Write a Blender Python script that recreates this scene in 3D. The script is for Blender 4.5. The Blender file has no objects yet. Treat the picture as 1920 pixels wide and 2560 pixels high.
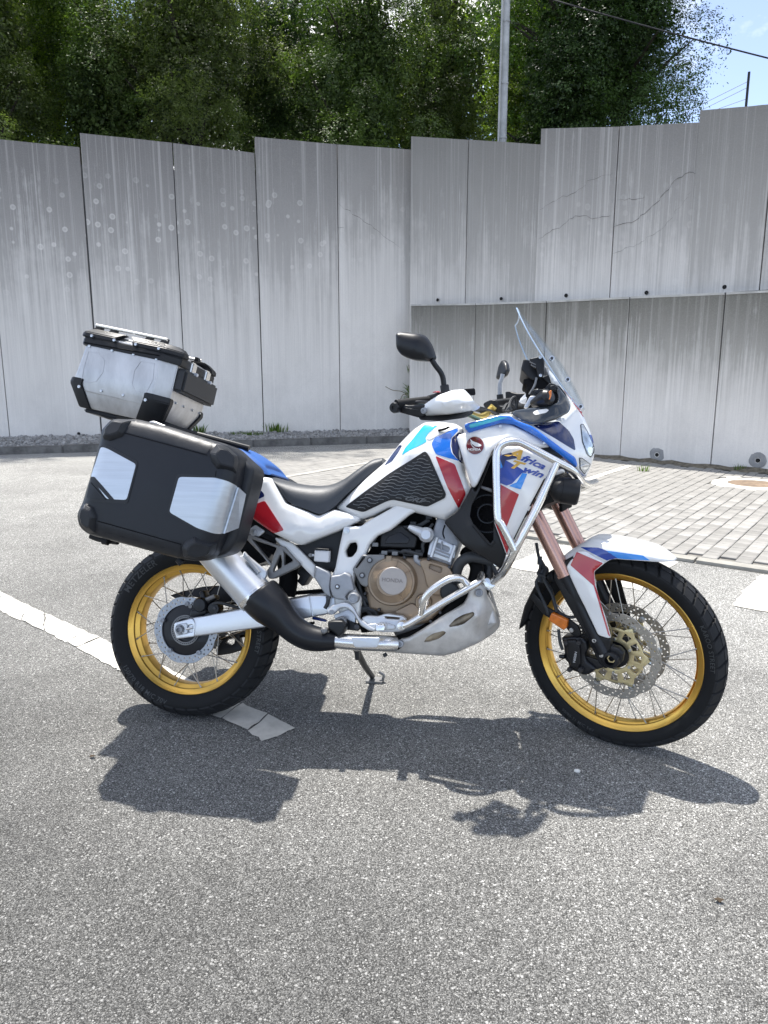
import bpy, bmesh, math, random
import numpy as np
from mathutils import Vector, Matrix
from mathutils.bvhtree import BVHTree
from mathutils.geometry import delaunay_2d_cdt
random.seed(7)
RNG = np.random.default_rng(7)
SC = bpy.context.scene
COL = SC.collection

# ------------------------------------------------------------------ camera
PITCH, YAW = 0.19524, 0.156862
CAMLOC = np.array([1.134, -2.441, 1.303])
FPX = 1824.0
fw = np.array([-math.sin(YAW)*math.cos(PITCH), math.cos(YAW)*math.cos(PITCH), -math.sin(PITCH)])
rt = np.array([math.cos(YAW), math.sin(YAW), 0.0])
up = np.cross(rt, fw)
cam = bpy.data.cameras.new('camera')
camo = bpy.data.objects.new('camera', cam)
COL.objects.link(camo)
camo.matrix_world = Matrix(((rt[0], up[0], -fw[0], CAMLOC[0]), (rt[1], up[1], -fw[1], CAMLOC[1]), (rt[2], up[2], -fw[2], CAMLOC[2]), (0, 0, 0, 1)))
cam.sensor_fit = 'VERTICAL'
cam.sensor_height = 36.0
cam.sensor_width = 27.0
cam.lens = FPX/2560*36.0
cam.clip_end = 2000
SC.camera = camo
SC.render.resolution_x, SC.render.resolution_y = 768, 1024

# ------------------------------------------------------------------ sky, sun, exposure
SUN = Vector((-0.21, 0.35, 1.0)).normalized()          # direction towards the sun
ELEV = math.asin(SUN.z)
world = bpy.data.worlds.new('World')
SC.world = world
world.use_nodes = True
wn = world.node_tree
bg = wn.nodes['Background']
sky = wn.nodes.new('ShaderNodeTexSky')
sky.sky_type = 'NISHITA'
sky.sun_disc = False
sky.sun_elevation = ELEV
sky.sun_rotation = math.atan2(SUN.x, SUN.y)
sky.air_density = 0.6
sky.dust_density = 0.1
sky.ozone_density = 3.0
wtc = wn.nodes.new('ShaderNodeTexCoord')
wmap = wn.nodes.new('ShaderNodeMapping')
wmap.inputs['Scale'].default_value = (1.0, 1.0, 1.6)
wmap.inputs['Location'].default_value = (5.3, 0.0, 0.0)
wnoise = wn.nodes.new('ShaderNodeTexNoise')
wnoise.inputs['Scale'].default_value = 2.3
wnoise.inputs['Detail'].default_value = 7
wnoise.inputs['Roughness'].default_value = 0.62
wr = wn.nodes.new('ShaderNodeValToRGB')
wr.color_ramp.elements[0].position = 0.48
wr.color_ramp.elements[1].position = 0.66
wmix = wn.nodes.new('ShaderNodeMixRGB')
wmix.inputs['Color2'].default_value = (6.6, 6.6, 6.6, 1)
wn.links.new(wtc.outputs['Generated'], wmap.inputs['Vector'])
wn.links.new(wmap.outputs['Vector'], wnoise.inputs['Vector'])
wn.links.new(wnoise.outputs['Fac'], wr.inputs['Fac'])
wn.links.new(wr.outputs['Color'], wmix.inputs['Fac'])
whs = wn.nodes.new('ShaderNodeHueSaturation')
whs.inputs['Saturation'].default_value = .76
wn.links.new(sky.outputs['Color'], whs.inputs['Color'])
wn.links.new(whs.outputs['Color'], wmix.inputs['Color1'])
wn.links.new(wmix.outputs['Color'], bg.inputs['Color'])
bg.inputs['Strength'].default_value = 0.105
sl = bpy.data.lights.new('sun', 'SUN')
sl.energy = 2.6
sl.angle = math.radians(0.8)
sl.color = (1.0, 0.955, 0.89)
so = bpy.data.objects.new('sun', sl)
so.rotation_euler = SUN.to_track_quat('Z', 'Y').to_euler()
so.location = (-3, 5, 14)
COL.objects.link(so)
vs = SC.view_settings
vs.view_transform = 'Standard'
vs.look = 'None'
vs.gamma = 1.0
vs.use_curve_mapping = False
vs.exposure = 1.65

# ------------------------------------------------------------------ measuring helpers
# the photograph's pixels are turned into points on planes that stand at their real place
LEAN, STEER, WB = 0.233976, -0.509503, 1.575
cl, sn = math.cos(-LEAN), math.sin(-LEAN)
LM = np.array([[1, 0, 0], [0, cl, -sn], [0, sn, cl]])
RK = math.radians(27.5)
AX = np.array([-math.sin(RK), 0, math.cos(RK)])
AP = np.array([WB+.113, 0, 0])
KX = np.array([[0, -AX[2], AX[1]], [AX[2], 0, -AX[0]], [-AX[1], AX[0], 0]])
def srot(a): return np.eye(3)+math.sin(a)*KX+(1-math.cos(a))*KX@KX
RS, RSi = srot(STEER), srot(-STEER)
def steer(P): return (np.asarray(P, float)-AP)@RS.T+AP
def unsteer(P): return (np.asarray(P, float)-AP)@RSi.T+AP
def raydir(px, py): return fw+rt*(px-960)/FPX-up*(py-1280)/FPX
def proj(P):
    d = np.asarray(P, float)-CAMLOC
    z = d@fw
    return 960+FPX*(d@rt)/z, 1280-FPX*(d@up)/z
def G(px, py, z=0.0):                     # on the ground
    d = raydir(px, py)
    return CAMLOC+d*(z-CAMLOC[2])/d[2]
ol = LM.T@CAMLOC
def U(px, py, y):                         # on the motorcycle's plane Y = y
    d = LM.T@raydir(px, py)
    return ol+d*(y-ol[1])/d[1]
osx = unsteer(ol)
def US(px, py, y):                        # on a plane of the turned front end, before turning
    d = RSi@(LM.T@raydir(px, py))
    return osx+d*(y-osx[1])/d[1]
ZM = {1: (150, 780, .33755), 2: (600, 960, .38577), 3: (940, 740, .36166), 4: (1100, 1040, .27728),
      5: (250, 1340, .36166), 6: (780, 1280, .3255), 7: (1280, 1300, .33755), 8: (600, 1280, .217), 0: (0, 0, 1)}
def zz(k, u, v):
    a, b, s = ZM[k]
    return a+s*u, b+s*v
def zl(k, pts): return [zz(k, *p[:2]) for p in pts]

# ------------------------------------------------------------------ mesh helpers
def link(o, parent=None):
    COL.objects.link(o)
    if parent is not None: o.parent = parent
    return o
def smooth(me, ang=35):
    me.polygons.foreach_set('use_smooth', [True]*len(me.polygons))
    me.set_sharp_from_angle(angle=math.radians(ang))
def mesh(name, V, F, m, parent=None, ang=35, org=None):
    V = np.asarray(V, float)
    if org is not None: V = V-org
    me = bpy.data.meshes.new(name)
    me.from_pydata(V.tolist(), [], [list(map(int, f)) for f in F])
    me.validate(); me.update()
    bm = bmesh.new(); bm.from_mesh(me)
    bmesh.ops.recalc_face_normals(bm, faces=bm.faces)
    bm.to_mesh(me); bm.free()
    if ang: smooth(me, ang)
    if m: me.materials.append(m)
    return link(bpy.data.objects.new(name, me), parent)
class B:
    """collects shapes of one object"""
    def __init__(s): s.V = []; s.F = []
    def add(s, V, F):
        n = len(s.V)
        s.V += [tuple(map(float, v)) for v in V]
        s.F += [tuple(int(i)+n for i in f) for f in F]
        return s
    def obj(s, name, m, parent=None, ang=35, org=None, fn=None):
        V = np.array(s.V)
        if fn is not None: V = fn(V)
        return mesh(name, V, s.F, m, parent, ang, org)
def box_vf(c, sx, sy, sz, R=None):
    v = np.array([[x, y, z] for x in (-1, 1) for y in (-1, 1) for z in (-1, 1)], float)*np.array([sx, sy, sz])/2
    if R is not None: v = v@np.asarray(R).T
    return v+np.asarray(c), [(0, 1, 3, 2), (4, 6, 7, 5), (0, 4, 5, 1), (2, 3, 7, 6), (0, 2, 6, 4), (1, 5, 7, 3)]
def basis(d):
    d = np.asarray(d, float); d = d/np.linalg.norm(d)
    a = np.array([0, 0, 1.]) if abs(d[2]) < .9 else np.array([1., 0, 0])
    u = np.cross(a, d); u /= np.linalg.norm(u)
    return d, u, np.cross(d, u)
def catmull(P, n):
    P = np.asarray(P, float)
    if len(P) < 3 or n < 2: return P
    Q = np.vstack([2*P[0]-P[1], P, 2*P[-1]-P[-2]])
    out = []
    for i in range(1, len(Q)-2):
        for t in np.arange(n)/n:
            a, b, c, d = Q[i-1:i+3]
            out.append(.5*((2*b)+(-a+c)*t+(2*a-5*b+4*c-d)*t*t+(-a+3*b-3*c+d)*t**3))
    out.append(P[-1])
    return np.array(out)
def tube_vf(P, r, n=10, sub=4, cap=True, flat=None):
    """tube through P, r a number or one per point; flat=(a,b) squashes the section"""
    P = np.asarray(P, float)
    rr = np.full(len(P), r, float) if np.isscalar(r) else np.asarray(r, float)
    Q = catmull(np.c_[P, rr], sub)
    P, rr = Q[:, :3], Q[:, 3]
    T = np.gradient(P, axis=0)
    d, u, v = basis(T[0])
    V = []; F = []
    for i in range(len(P)):
        t = T[i]/np.linalg.norm(T[i])
        u = u-t*(u@t); u /= np.linalg.norm(u); v = np.cross(t, u)
        for k in range(n):
            a = 2*math.pi*k/n
            fa, fb = flat or (1, 1)
            V.append(P[i]+rr[i]*(fa*math.cos(a)*u+fb*math.sin(a)*v))
    for i in range(len(P)-1):
        for k in range(n):
            k2 = (k+1) % n
            F.append((i*n+k, i*n+k2, (i+1)*n+k2, (i+1)*n+k))
    if cap:
        F.append(tuple(range(n))); F.append(tuple((len(P)-1)*n+k for k in range(n)))
    return V, F
def lathe_vf(prof, c, axis, n=32, close=False):
    """prof: (radius, distance along axis)"""
    d, u, v = basis(axis)
    V = []; F = []
    m = len(prof)
    for k in range(n):
        a = 2*math.pi*k/n
        e = math.cos(a)*u+math.sin(a)*v
        for r, h in prof: V.append(np.asarray(c)+e*r+d*h)
    for k in range(n):
        k2 = (k+1) % n
        for i in range(m if close else m-1):
            j = (i+1) % m
            F.append((k*m+i, k*m+j, k2*m+j, k2*m+i))
    return V, F
def in_poly(P, poly):
    P = np.atleast_2d(P); poly = np.asarray(poly)
    x, y = P[:, 0], P[:, 1]
    ins = np.zeros(len(P), bool)
    n = len(poly)
    for i in range(n):
        x1, y1 = poly[i]; x2, y2 = poly[(i+1) % n]
        c = ((y1 > y) != (y2 > y)) & (x < (x2-x1)*(y-y1)/(y2-y1+1e-12)+x1)
        ins ^= c
    return ins
def edge_dist(P, polys):
    P = np.atleast_2d(P)
    best = np.full(len(P), 1e9)
    for poly in polys:
        A = np.asarray(poly); Bq = np.roll(A, -1, 0)
        for a, b in zip(A, Bq):
            ab = b-a
            t = np.clip(((P-a)@ab)/(ab@ab+1e-15), 0, 1)
            best = np.minimum(best, np.linalg.norm(P-(a+t[:, None]*ab), axis=1))
    return best
def resample(poly, h):
    out = []
    n = len(poly)
    for i in range(n):
        a = np.asarray(poly[i], float); b = np.asarray(poly[(i+1) % n], float)
        k = max(1, int(np.linalg.norm(b-a)/h))
        for j in range(k): out.append(a+(b-a)*j/k)
    return np.array(out)
def round_poly(poly, r, n=3):
    """cut the corners of an outline into short arcs"""
    poly = [np.asarray(p, float) for p in poly]
    out = []
    N = len(poly)
    for i in range(N):
        p0, p, p1 = poly[i-1], poly[i], poly[(i+1) % N]
        a, b = p0-p, p1-p
        la, lb = np.linalg.norm(a), np.linalg.norm(b)
        d = min(r, la*.45, lb*.45)
        A, Bq = p+a/la*d, p+b/lb*d
        for t in np.linspace(0, 1, n+1):
            out.append((1-t)**2*A+2*t*(1-t)*p+t*t*Bq)
    return np.array(out)
def tri2d(outline, holes=(), h=.02, rings=()):
    """triangles of an outline with holes; returns points, triangles, number of rim points, rim loops"""
    loops = [resample(outline, h)]+[resample(q, h) for q in holes]
    pts = np.vstack(loops)
    edges = []; s = 0
    L = []
    for lp in loops:
        idx = list(range(s, s+len(lp))); L.append(idx)
        edges += [(idx[i], idx[(i+1) % len(idx)]) for i in range(len(idx))]
        s += len(lp)
    nb = s
    mn, mx = pts.min(0), pts.max(0)
    gx, gy = np.meshgrid(np.arange(mn[0]+h*.5, mx[0], h), np.arange(mn[1]+h*.5, mx[1], h))
    gp = np.c_[gx.ravel(), gy.ravel()]
    gp[:, 0] += (np.arange(len(gp)) % 2)*h*.11
    def inside(P):
        k = in_poly(P, loops[0])
        for q in loops[1:]: k &= ~in_poly(P, q)
        return k
    rmax = max(rings) if len(rings) else 0
    ex = []
    if len(gp):
        gp = gp[inside(gp)]
        if len(gp):
            gp = gp[edge_dist(gp, loops) > max(h*.4, rmax+h*.25)]
            ex.append(gp)
    for d in rings:
        for lp in loops:
            t = np.roll(lp, -1, 0)-np.roll(lp, 1, 0)
            nn = np.c_[-t[:, 1], t[:, 0]]; nn /= np.linalg.norm(nn, axis=1)[:, None]+1e-12
            for sgn in (1, -1):
                c = lp+nn*d*sgn
                k = inside(c)
                c = c[k]
                if len(c):
                    c = c[edge_dist(c, loops) > d*.93]
                    ex.append(c)
    allp = np.vstack([pts]+ex) if ex else pts
    r = delaunay_2d_cdt([Vector(p) for p in allp], edges, [], 0, 1e-7)
    ov = np.array([(v.x, v.y) for v in r[0]])
    F = [f for f in r[2]]
    cen = np.array([ov[list(f)].mean(0) for f in F])
    keep = inside(cen)
    F = [f for f, k in zip(F, keep) if k]
    return ov, F
def rim_edges(F):
    cnt = {}
    for f in F:
        for i in range(len(f)):
            a, b = f[i], f[(i+1) % len(f)]
            cnt[(a, b)] = cnt.get((a, b), 0)+1
    return [(a, b) for (a, b) in cnt if (b, a) not in cnt]
def rbf(C, y):
    C = np.asarray(C, float); y = np.asarray(y, float)
    n = len(C)
    D = np.linalg.norm(C[:, None]-C[None], axis=2)
    A = np.zeros((n+3, n+3))
    A[:n, :n] = D-np.eye(n)*1e-4
    A[:n, n] = A[n, :n] = 1
    A[:n, n+1:] = C; A[n+1:, :n] = C.T
    w = np.linalg.lstsq(A, np.r_[y, 0, 0, 0], rcond=None)[0]
    def f(P):
        P = np.atleast_2d(P)
        return np.linalg.norm(P[:, None]-C[None], axis=2)@w[:n]+w[n]+P@w[n+1:]
    return f
# ------------------------------------------------------------------ materials
def mat(name, col, rough=.5, metal=0.0, coat=0.0, var=0.0, vscale=8, bump=0.0, bscale=60, aniso=None, trans=0.0, spec=.5, col2=None, flake=0):
    m = bpy.data.materials.new(name); m.use_nodes = True
    nt = m.node_tree; b = nt.nodes['Principled BSDF']
    b.inputs['Base Color'].default_value = (*col, 1)
    b.inputs['Roughness'].default_value = rough
    b.inputs['Metallic'].default_value = metal
    b.inputs['Coat Weight'].default_value = coat
    b.inputs['Coat Roughness'].default_value = .04
    b.inputs['Specular IOR Level'].default_value = spec
    if trans: b.inputs['Transmission Weight'].default_value = trans
    tc = nt.nodes.new('ShaderNodeTexCoord')
    vec = tc.outputs['Object']
    if aniso:
        mp = nt.nodes.new('ShaderNodeMapping'); mp.inputs['Scale'].default_value = aniso
        nt.links.new(vec, mp.inputs['Vector']); vec = mp.outputs['Vector']
    if var or col2:
        n = nt.nodes.new('ShaderNodeTexNoise'); n.inputs['Scale'].default_value = vscale; n.inputs['Detail'].default_value = 6
        n.inputs['Roughness'].default_value = .65
        nt.links.new(vec, n.inputs['Vector'])
        rp = nt.nodes.new('ShaderNodeValToRGB')
        c2 = col2 or tuple(c*(1-var) for c in col)
        c1 = col if col2 else tuple(min(1, c*(1+var*.6)) for c in col)
        rp.color_ramp.elements[0].color = (*c2, 1); rp.color_ramp.elements[0].position = .34
        rp.color_ramp.elements[1].color = (*c1, 1); rp.color_ramp.elements[1].position = .66
        nt.links.new(n.outputs['Fac'], rp.inputs['Fac'])
        nt.links.new(rp.outputs['Color'], b.inputs['Base Color'])
        mr = nt.nodes.new('ShaderNodeMapRange')
        mr.inputs['To Min'].default_value = max(.02, rough*.8); mr.inputs['To Max'].default_value = min(1, rough*1.25)
        nt.links.new(n.outputs['Fac'], mr.inputs['Value']); nt.links.new(mr.outputs['Result'], b.inputs['Roughness'])
    if bump:
        n2 = nt.nodes.new('ShaderNodeTexNoise'); n2.inputs['Scale'].default_value = bscale; n2.inputs['Detail'].default_value = 4
        nt.links.new(vec, n2.inputs['Vector'])
        bp = nt.nodes.new('ShaderNodeBump'); bp.inputs['Strength'].default_value = bump; bp.inputs['Distance'].default_value = .002
        nt.links.new(n2.outputs['Fac'], bp.inputs['Height']); nt.links.new(bp.outputs['Normal'], b.inputs['Normal'])
    return m
# ------------------------------------------------------------------ ground
UD = np.array([.89, -.456, 0]); UD /= np.linalg.norm(UD)
VD = np.array([-UD[1], UD[0], 0])
def uv(u, v, z=0.0): return UD*u+VD*v+np.array([0, 0, z])
def structure(o): o['kind'] = 'structure'; return o
def thing(name, label, cat, loc=(0, 0, 0), group=None, R=None):
    o = bpy.data.objects.new(name, None); COL.objects.link(o)
    o.empty_display_size = .05
    o.location = loc
    if R is not None: o.rotation_euler = Matrix(R.tolist()).to_euler()
    return tag(o, label, cat, group)
def tag(o, label, cat, group=None):
    o['label'] = label; o['category'] = cat
    if group: o['group'] = group
    return o

def asphalt_mat():
    m = bpy.data.materials.new('asphalt'); m.use_nodes = True
    nt = m.node_tree; N = nt.nodes; L = nt.links; b = N['Principled BSDF']
    tc = N.new('ShaderNodeTexCoord')
    def vor(s, rnd=1.0):
        v = N.new('ShaderNodeTexVoronoi'); v.inputs['Scale'].default_value = s; v.inputs['Randomness'].default_value = rnd
        L.new(tc.outputs['Object'], v.inputs['Vector']); return v
    def noise(s, d=5, r=.6):
        v = N.new('ShaderNodeTexNoise'); v.inputs['Scale'].default_value = s; v.inputs['Detail'].default_value = d; v.inputs['Roughness'].default_value = r
        L.new(tc.outputs['Object'], v.inputs['Vector']); return v
    def ramp(src, st):
        r = N.new('ShaderNodeValToRGB'); e = r.color_ramp.elements
        while len(e) < len(st): e.new(.5)
        for q, (p, c) in zip(e, st): q.position = p; q.color = (*c, 1) if len(c) == 3 else c
        L.new(src, r.inputs['Fac']); return r.outputs['Color']
    def mixc(kind, f, a, c):
        x = N.new('ShaderNodeMixRGB'); x.blend_type = kind
        if isinstance(f, float): x.inputs['Fac'].default_value = f
        else: L.new(f, x.inputs['Fac'])
        L.new(a, x.inputs['Color1'])
        if isinstance(c, tuple): x.inputs['Color2'].default_value = (*c, 1)
        else: L.new(c, x.inputs['Color2'])
        return x.outputs['Color']
    v1 = vor(320); v2 = vor(110); v3 = vor(600)
    g = lambda a: (a, a*.998, a*.988)
    sep = N.new('ShaderNodeSeparateColor'); L.new(v1.outputs['Color'], sep.inputs['Color'])
    sep2 = N.new('ShaderNodeSeparateColor'); L.new(v2.outputs['Color'], sep2.inputs['Color'])
    sep3 = N.new('ShaderNodeSeparateColor'); L.new(v3.outputs['Color'], sep3.inputs['Color'])
    c1 = ramp(sep.outputs['Red'], [(0, g(.10)), (.3, g(.205)), (.65, g(.33)), (.9, g(.47)), (1, g(.78))])
    gap = ramp(v1.outputs['Distance'], [(.45, (0, 0, 0)), (.8, (1, 1, 1))])
    c1 = mixc('MULTIPLY', gap, c1, (.36, .36, .355))
    fine = ramp(sep3.outputs['Green'], [(0, g(.62)), (1, g(1.3))])
    c1 = mixc('MULTIPLY', .8, c1, fine)
    big = ramp(sep2.outputs['Green'], [(.915, (0, 0, 0)), (.925, (1, 1, 1))])
    bigd = ramp(v2.outputs['Distance'], [(.34, (1, 1, 1)), (.40, (0, 0, 0))])
    bigm = mixc('MULTIPLY', 1.0, big, bigd)
    c1 = mixc('MIX', bigm, c1, g(.66))
    n1 = noise(.9, 4); n2 = noise(5.5, 5, .7)
    pat = ramp(n1.outputs['Fac'], [(.3, g(.80)), (.62, g(1.1))])
    c1 = mixc('MULTIPLY', 1.0, c1, pat)
    pat2 = ramp(n2.outputs['Fac'], [(.27, g(.70)), (.42, g(1.0)), (.75, g(1.08))])
    c1 = mixc('MULTIPLY', .8, c1, pat2)
    # paler beyond the dashed line; grazing-view brightening with distance is painted into the colour
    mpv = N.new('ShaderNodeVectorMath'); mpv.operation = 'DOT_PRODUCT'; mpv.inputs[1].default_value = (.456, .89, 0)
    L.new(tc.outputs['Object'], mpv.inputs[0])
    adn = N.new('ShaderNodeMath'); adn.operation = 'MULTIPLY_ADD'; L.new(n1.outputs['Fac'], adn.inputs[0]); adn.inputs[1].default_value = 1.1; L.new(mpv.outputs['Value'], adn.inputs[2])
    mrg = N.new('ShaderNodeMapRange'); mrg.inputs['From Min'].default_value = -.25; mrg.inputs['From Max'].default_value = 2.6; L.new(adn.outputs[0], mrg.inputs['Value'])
    distance_tone = ramp(mrg.outputs['Result'], [(0, g(.50)), (.45, g(.86)), (1, g(1.25))])
    c1 = mixc('MULTIPLY', 1.0, c1, distance_tone)
    # a few dark drip stains
    n3 = noise(2.1, 3, .55)
    st = ramp(n3.outputs['Fac'], [(.24, g(.5)), (.34, g(1))])
    c1 = mixc('MULTIPLY', .8, c1, st)
    L.new(c1, b.inputs['Base Color'])
    b.inputs['Roughness'].default_value = .82
    b.inputs['Specular IOR Level'].default_value = .35
    bp = N.new('ShaderNodeBump'); bp.inputs['Strength'].default_value = .75; bp.inputs['Distance'].default_value = .005
    bp.invert = True
    L.new(v1.outputs['Distance'], bp.inputs['Height'])
    bp2 = N.new('ShaderNodeBump'); bp2.inputs['Strength'].default_value = .35; bp2.inputs['Distance'].default_value = .003
    L.new(v3.outputs['Distance'], bp2.inputs['Height']); L.new(bp.outputs['Normal'], bp2.inputs['Normal'])
    L.new(bp2.outputs['Normal'], b.inputs['Normal'])
    return m
M = {}
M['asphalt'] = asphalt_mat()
M['paint'] = mat('road_paint', (.57, .55, .495), .7, var=.16, vscale=14, bump=.5, bscale=90)
M['paver'] = mat('paver_concrete', (.272, .264, .247), .85, var=.22, vscale=5, bump=.5, bscale=120)
M['paver2'] = mat('paver_concrete_grey', (.235, .228, .213), .85, var=.2, vscale=6, bump=.5, bscale=120)
M['worn_paint'] = mat('worn_paint', (.40, .385, .35), .8, var=.3, vscale=9)
M['paver3'] = mat('paver_concrete_pale', (.325, .315, .295), .85, var=.2, vscale=6, bump=.5, bscale=120)
M['sand'] = mat('joint_sand', (.20, .19, .17), .95, var=.3, vscale=20)
M['kerb'] = mat('kerb_concrete', (.15, .145, .137), .9, var=.45, vscale=7, bump=.7, bscale=60)
M['strip'] = mat('edging_concrete', (.30, .29, .26), .85, var=.2, vscale=8, bump=.5, bscale=70)
M['earth'] = mat('earth', (.07, .055, .035), .95, var=.4, vscale=3, bump=.6, bscale=12)

def quad_sheet(name, pts, m, z=0.0):
    return structure(mesh(name, [(p[0], p[1], z) for p in pts], [tuple(range(len(pts)))], m, ang=None))
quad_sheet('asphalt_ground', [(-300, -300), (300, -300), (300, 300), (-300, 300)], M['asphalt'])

# walls: base lines on the ground
LA, LB = np.array([-7.235, 8.778]), np.array([-.595, 11.417])       # tall left wall
RA, RB = np.array([2.545, 8.647]), np.array([4.461, 7.233])         # low right wall
def plane(A, Bq, off=0.0):
    d = (Bq-A)/np.linalg.norm(Bq-A)
    n = np.array([d[1], -d[0]])                                      # towards the camera
    return A+n*off, d, n
PL = plane(LA, LB); PR = plane(RA, RB); PU = plane(RA, RB, -.22)
def on_wall(pl, px, py):
    A, d, n = pl
    r = raydir(px, py)
    t = ((A-CAMLOC[:2])@n)/(r[:2]@n)
    p = CAMLOC+r*t
    return (p[:2]-A)@d, p[2]
def wall_pt(pl, s, off=0.0): return pl[0]+pl[1]*s+pl[2]*off

# paving
pav = quad_sheet('pavement', [uv(-5.2, 3.57), uv(4.5, 3.57), uv(4.5, 9.5), uv(-5.2, 13)], M['sand'], .004)
PW, PLn = .106, .168
def paver_mesh(k):
    w, l, c, t = PW/2-.0028, PLn/2-.0028, .006, .016
    z = t
    o = [(-w, -l), (w-.0, -l), (w, -l*.28), (w+.0, l*.28), (w, l), (-w, l), (-w, l*.28), (-w, -l*.28)]
    jz = [RNG.uniform(-.0015, .0015) for _ in range(4)]
    V = [(x, y, .0) for x, y in o]+[(x, y, z-c*.6) for x, y in o]+[(x-c*np.sign(x), y-c*np.sign(y)*(abs(y) > l*.9), z) for x, y in o]
    n = 8
    F = [(i, (i+1) % n, n+(i+1) % n, n+i) for i in range(n)]+[(n+i, n+(i+1) % n, 2*n+(i+1) % n, 2*n+i) for i in range(n)]+[tuple(range(2*n, 3*n))]
    me = bpy.data.meshes.new('paver'); me.from_pydata(V, [], F); me.update()
    me.materials.append(M[('paver', 'paver2', 'paver3')[k]])
    return me
pmesh = [paver_mesh(k) for k in range(3)]
cells = []
iv = 0
for i in range(-48, 42):
    for j in range(0, 56):
        u = i*PW; v = 3.60+PLn*(j+.5)+(PLn/2 if i % 2 else 0)
        p = uv(u, v)
        # stay in front of walls and kerb
        if ((p[:2]-RA)@PR[2]) < .16 or ((p[:2]-np.array([-6.383, 7.593]))@np.array([.43, -.903])) < .12: continue
        px, py = proj(p)
        if not (-150 < px < 2420 and 1000 < py < 1520): continue
        d = np.linalg.norm(p-CAMLOC)
        cells.append((d+(40 if not 1300 < px < 1930 else 0), u, v))
cells.sort()
mh_c = G(1884, 1213)
cells = [c for c in cells if np.linalg.norm(uv(c[1], c[2])[:2]-mh_c[:2]) > .46]
angz = math.atan2(UD[1], UD[0])
rest = B()
for k, (d, u, v) in enumerate(cells):
    p = uv(u, v, .004+random.uniform(-.002, .002))
    tx, ty, rz = random.gauss(0, .006), random.gauss(0, .006), angz+random.gauss(0, .008)
    if k < 300:
        o = bpy.data.objects.new('paver', pmesh[random.choice((0, 0, 1, 2))])
        link(o, pav); o.location = p; o.rotation_euler = (tx, ty, rz)
    else:
        me = pmesh[0]
        R = np.array(Matrix.Rotation(rz, 3, 'Z')@Matrix.Rotation(tx, 3, 'X')@Matrix.Rotation(ty, 3, 'Y'))
        rest.add([R@np.array(vv.co)+p for vv in me.vertices], [tuple(f.vertices) for f in me.polygons])
ro = rest.obj('paver_field', M['paver'], pav, ang=None)
ro['kind'] = 'stuff'

def ragged(pts, h=.05, amp=.012, z=.0):
    q = resample([np.array(p[:2]) for p in pts], h)
    q = q+RNG.normal(0, amp, q.shape)
    return [(a, b) for a, b in q]
def marking(name, polys, m, z, parent=None):
    b = B()
    for i, p in enumerate(polys): b.add([(x, y, z+.0012*(i % 2)) for x, y in p], [tuple(range(len(p)))])
    return structure(b.obj(name, m, None, ang=None))
# concrete edging along the paving, as single lengths
strip = structure(mesh('edging_strip', [uv(-5.2, 3.455, .004), uv(4.6, 3.455, .004), uv(4.6, 3.575, .004), uv(-5.2, 3.575, .004)], [(0, 1, 2, 3)], M['sand'], ang=None))
for i in range(-5, 5):
    V, F = box_vf((0, 0, 0), .985, .105, .03)
    o = mesh('edging_stone', V, F, M['strip'], strip, ang=None)
    o.location = uv(i+.5, 3.515+random.gauss(0, .002), .008); o.rotation_euler = (random.gauss(0, .002), 0, angz+random.gauss(0, .003))
# zebra bars
for a, bq, nm in ((0, .895, 0), (1.39, 2.28, 1), (2.78, 3.67, 2)):
    mk = marking('road_marking', [ragged([uv(a, 2.62+.01*nm), uv(bq, 2.61), uv(bq+.01, 3.42), uv(a+.02, 3.41)], .045, .007)], M['paint'], .004)
# long white line in cracked pieces
top = [(-420, 1286), (-200, 1387), (0, 1479), (69, 1513), (113, 1533), (214, 1579), (249, 1594), (350, 1640), (560, 1739), (602, 1759), (671, 1786), (742, 1822)]
bot = [(-420, 1322), (-200, 1431), (0, 1530), (52, 1553), (110, 1579), (165, 1608), (190, 1620), (292, 1675), (530, 1793), (553, 1799), (617, 1830), (655, 1858)]
polys = []
for i in range(len(top)-1):
    q = [np.array(G(*top[i])), np.array(G(*bot[i])), np.array(G(*bot[i+1])), np.array(G(*top[i+1]))]
    c = sum(q)/4
    q = [x+(c-x)/np.linalg.norm(c-x)*(.0045 if i > 1 else 0) for x in q]
    polys.append(ragged(q, .03, .0028))
marking('road_marking', polys, M['paint'], .004)
# parking bay lines on the paving
for u0, v0, v1 in ((-.93, 3.6, 8.05), (-3.93, 3.6, 9.6), (2.1, 3.6, 5.9)):
    marking('road_marking', [ragged([uv(u0-.05, v0), uv(u0+.05, v0), uv(u0+.05, v1), uv(u0-.05, v1)], .08, .004)], M['worn_paint'] if u0 < -2 else M['paint'], .0235)
# manhole with painted ring
b = B(); b.add(*lathe_vf([(.27, 0), (.27, .02), (.43, .02), (.45, 0)], mh_c, (0, 0, 1), 40))
mh = thing('manhole', 'round rusty manhole cover inside a thick white painted ring, in the paving', 'manhole', mh_c)
M['rust'] = mat('rusty_iron', (.22, .16, .11), .85, var=.35, vscale=12, bump=.6, bscale=40)
b.obj('painted_ring', M['paint'], mh, org=mh_c)
b = B(); b.add(*lathe_vf([(0.001, .016), (.19, .016), (.2, .019), (.262, .019), (.266, .0)], mh_c, (0, 0, 1), 36))
b.obj('cover', M['rust'], mh, org=mh_c)
# white patch of paint spilt beside the manhole
marking('paint_patch', [ragged([G(1812, 1197), G(1842, 1195), G(1858, 1200), G(1834, 1204), G(1815, 1203)], .05, .012)], M['paint'], .0245)

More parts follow.
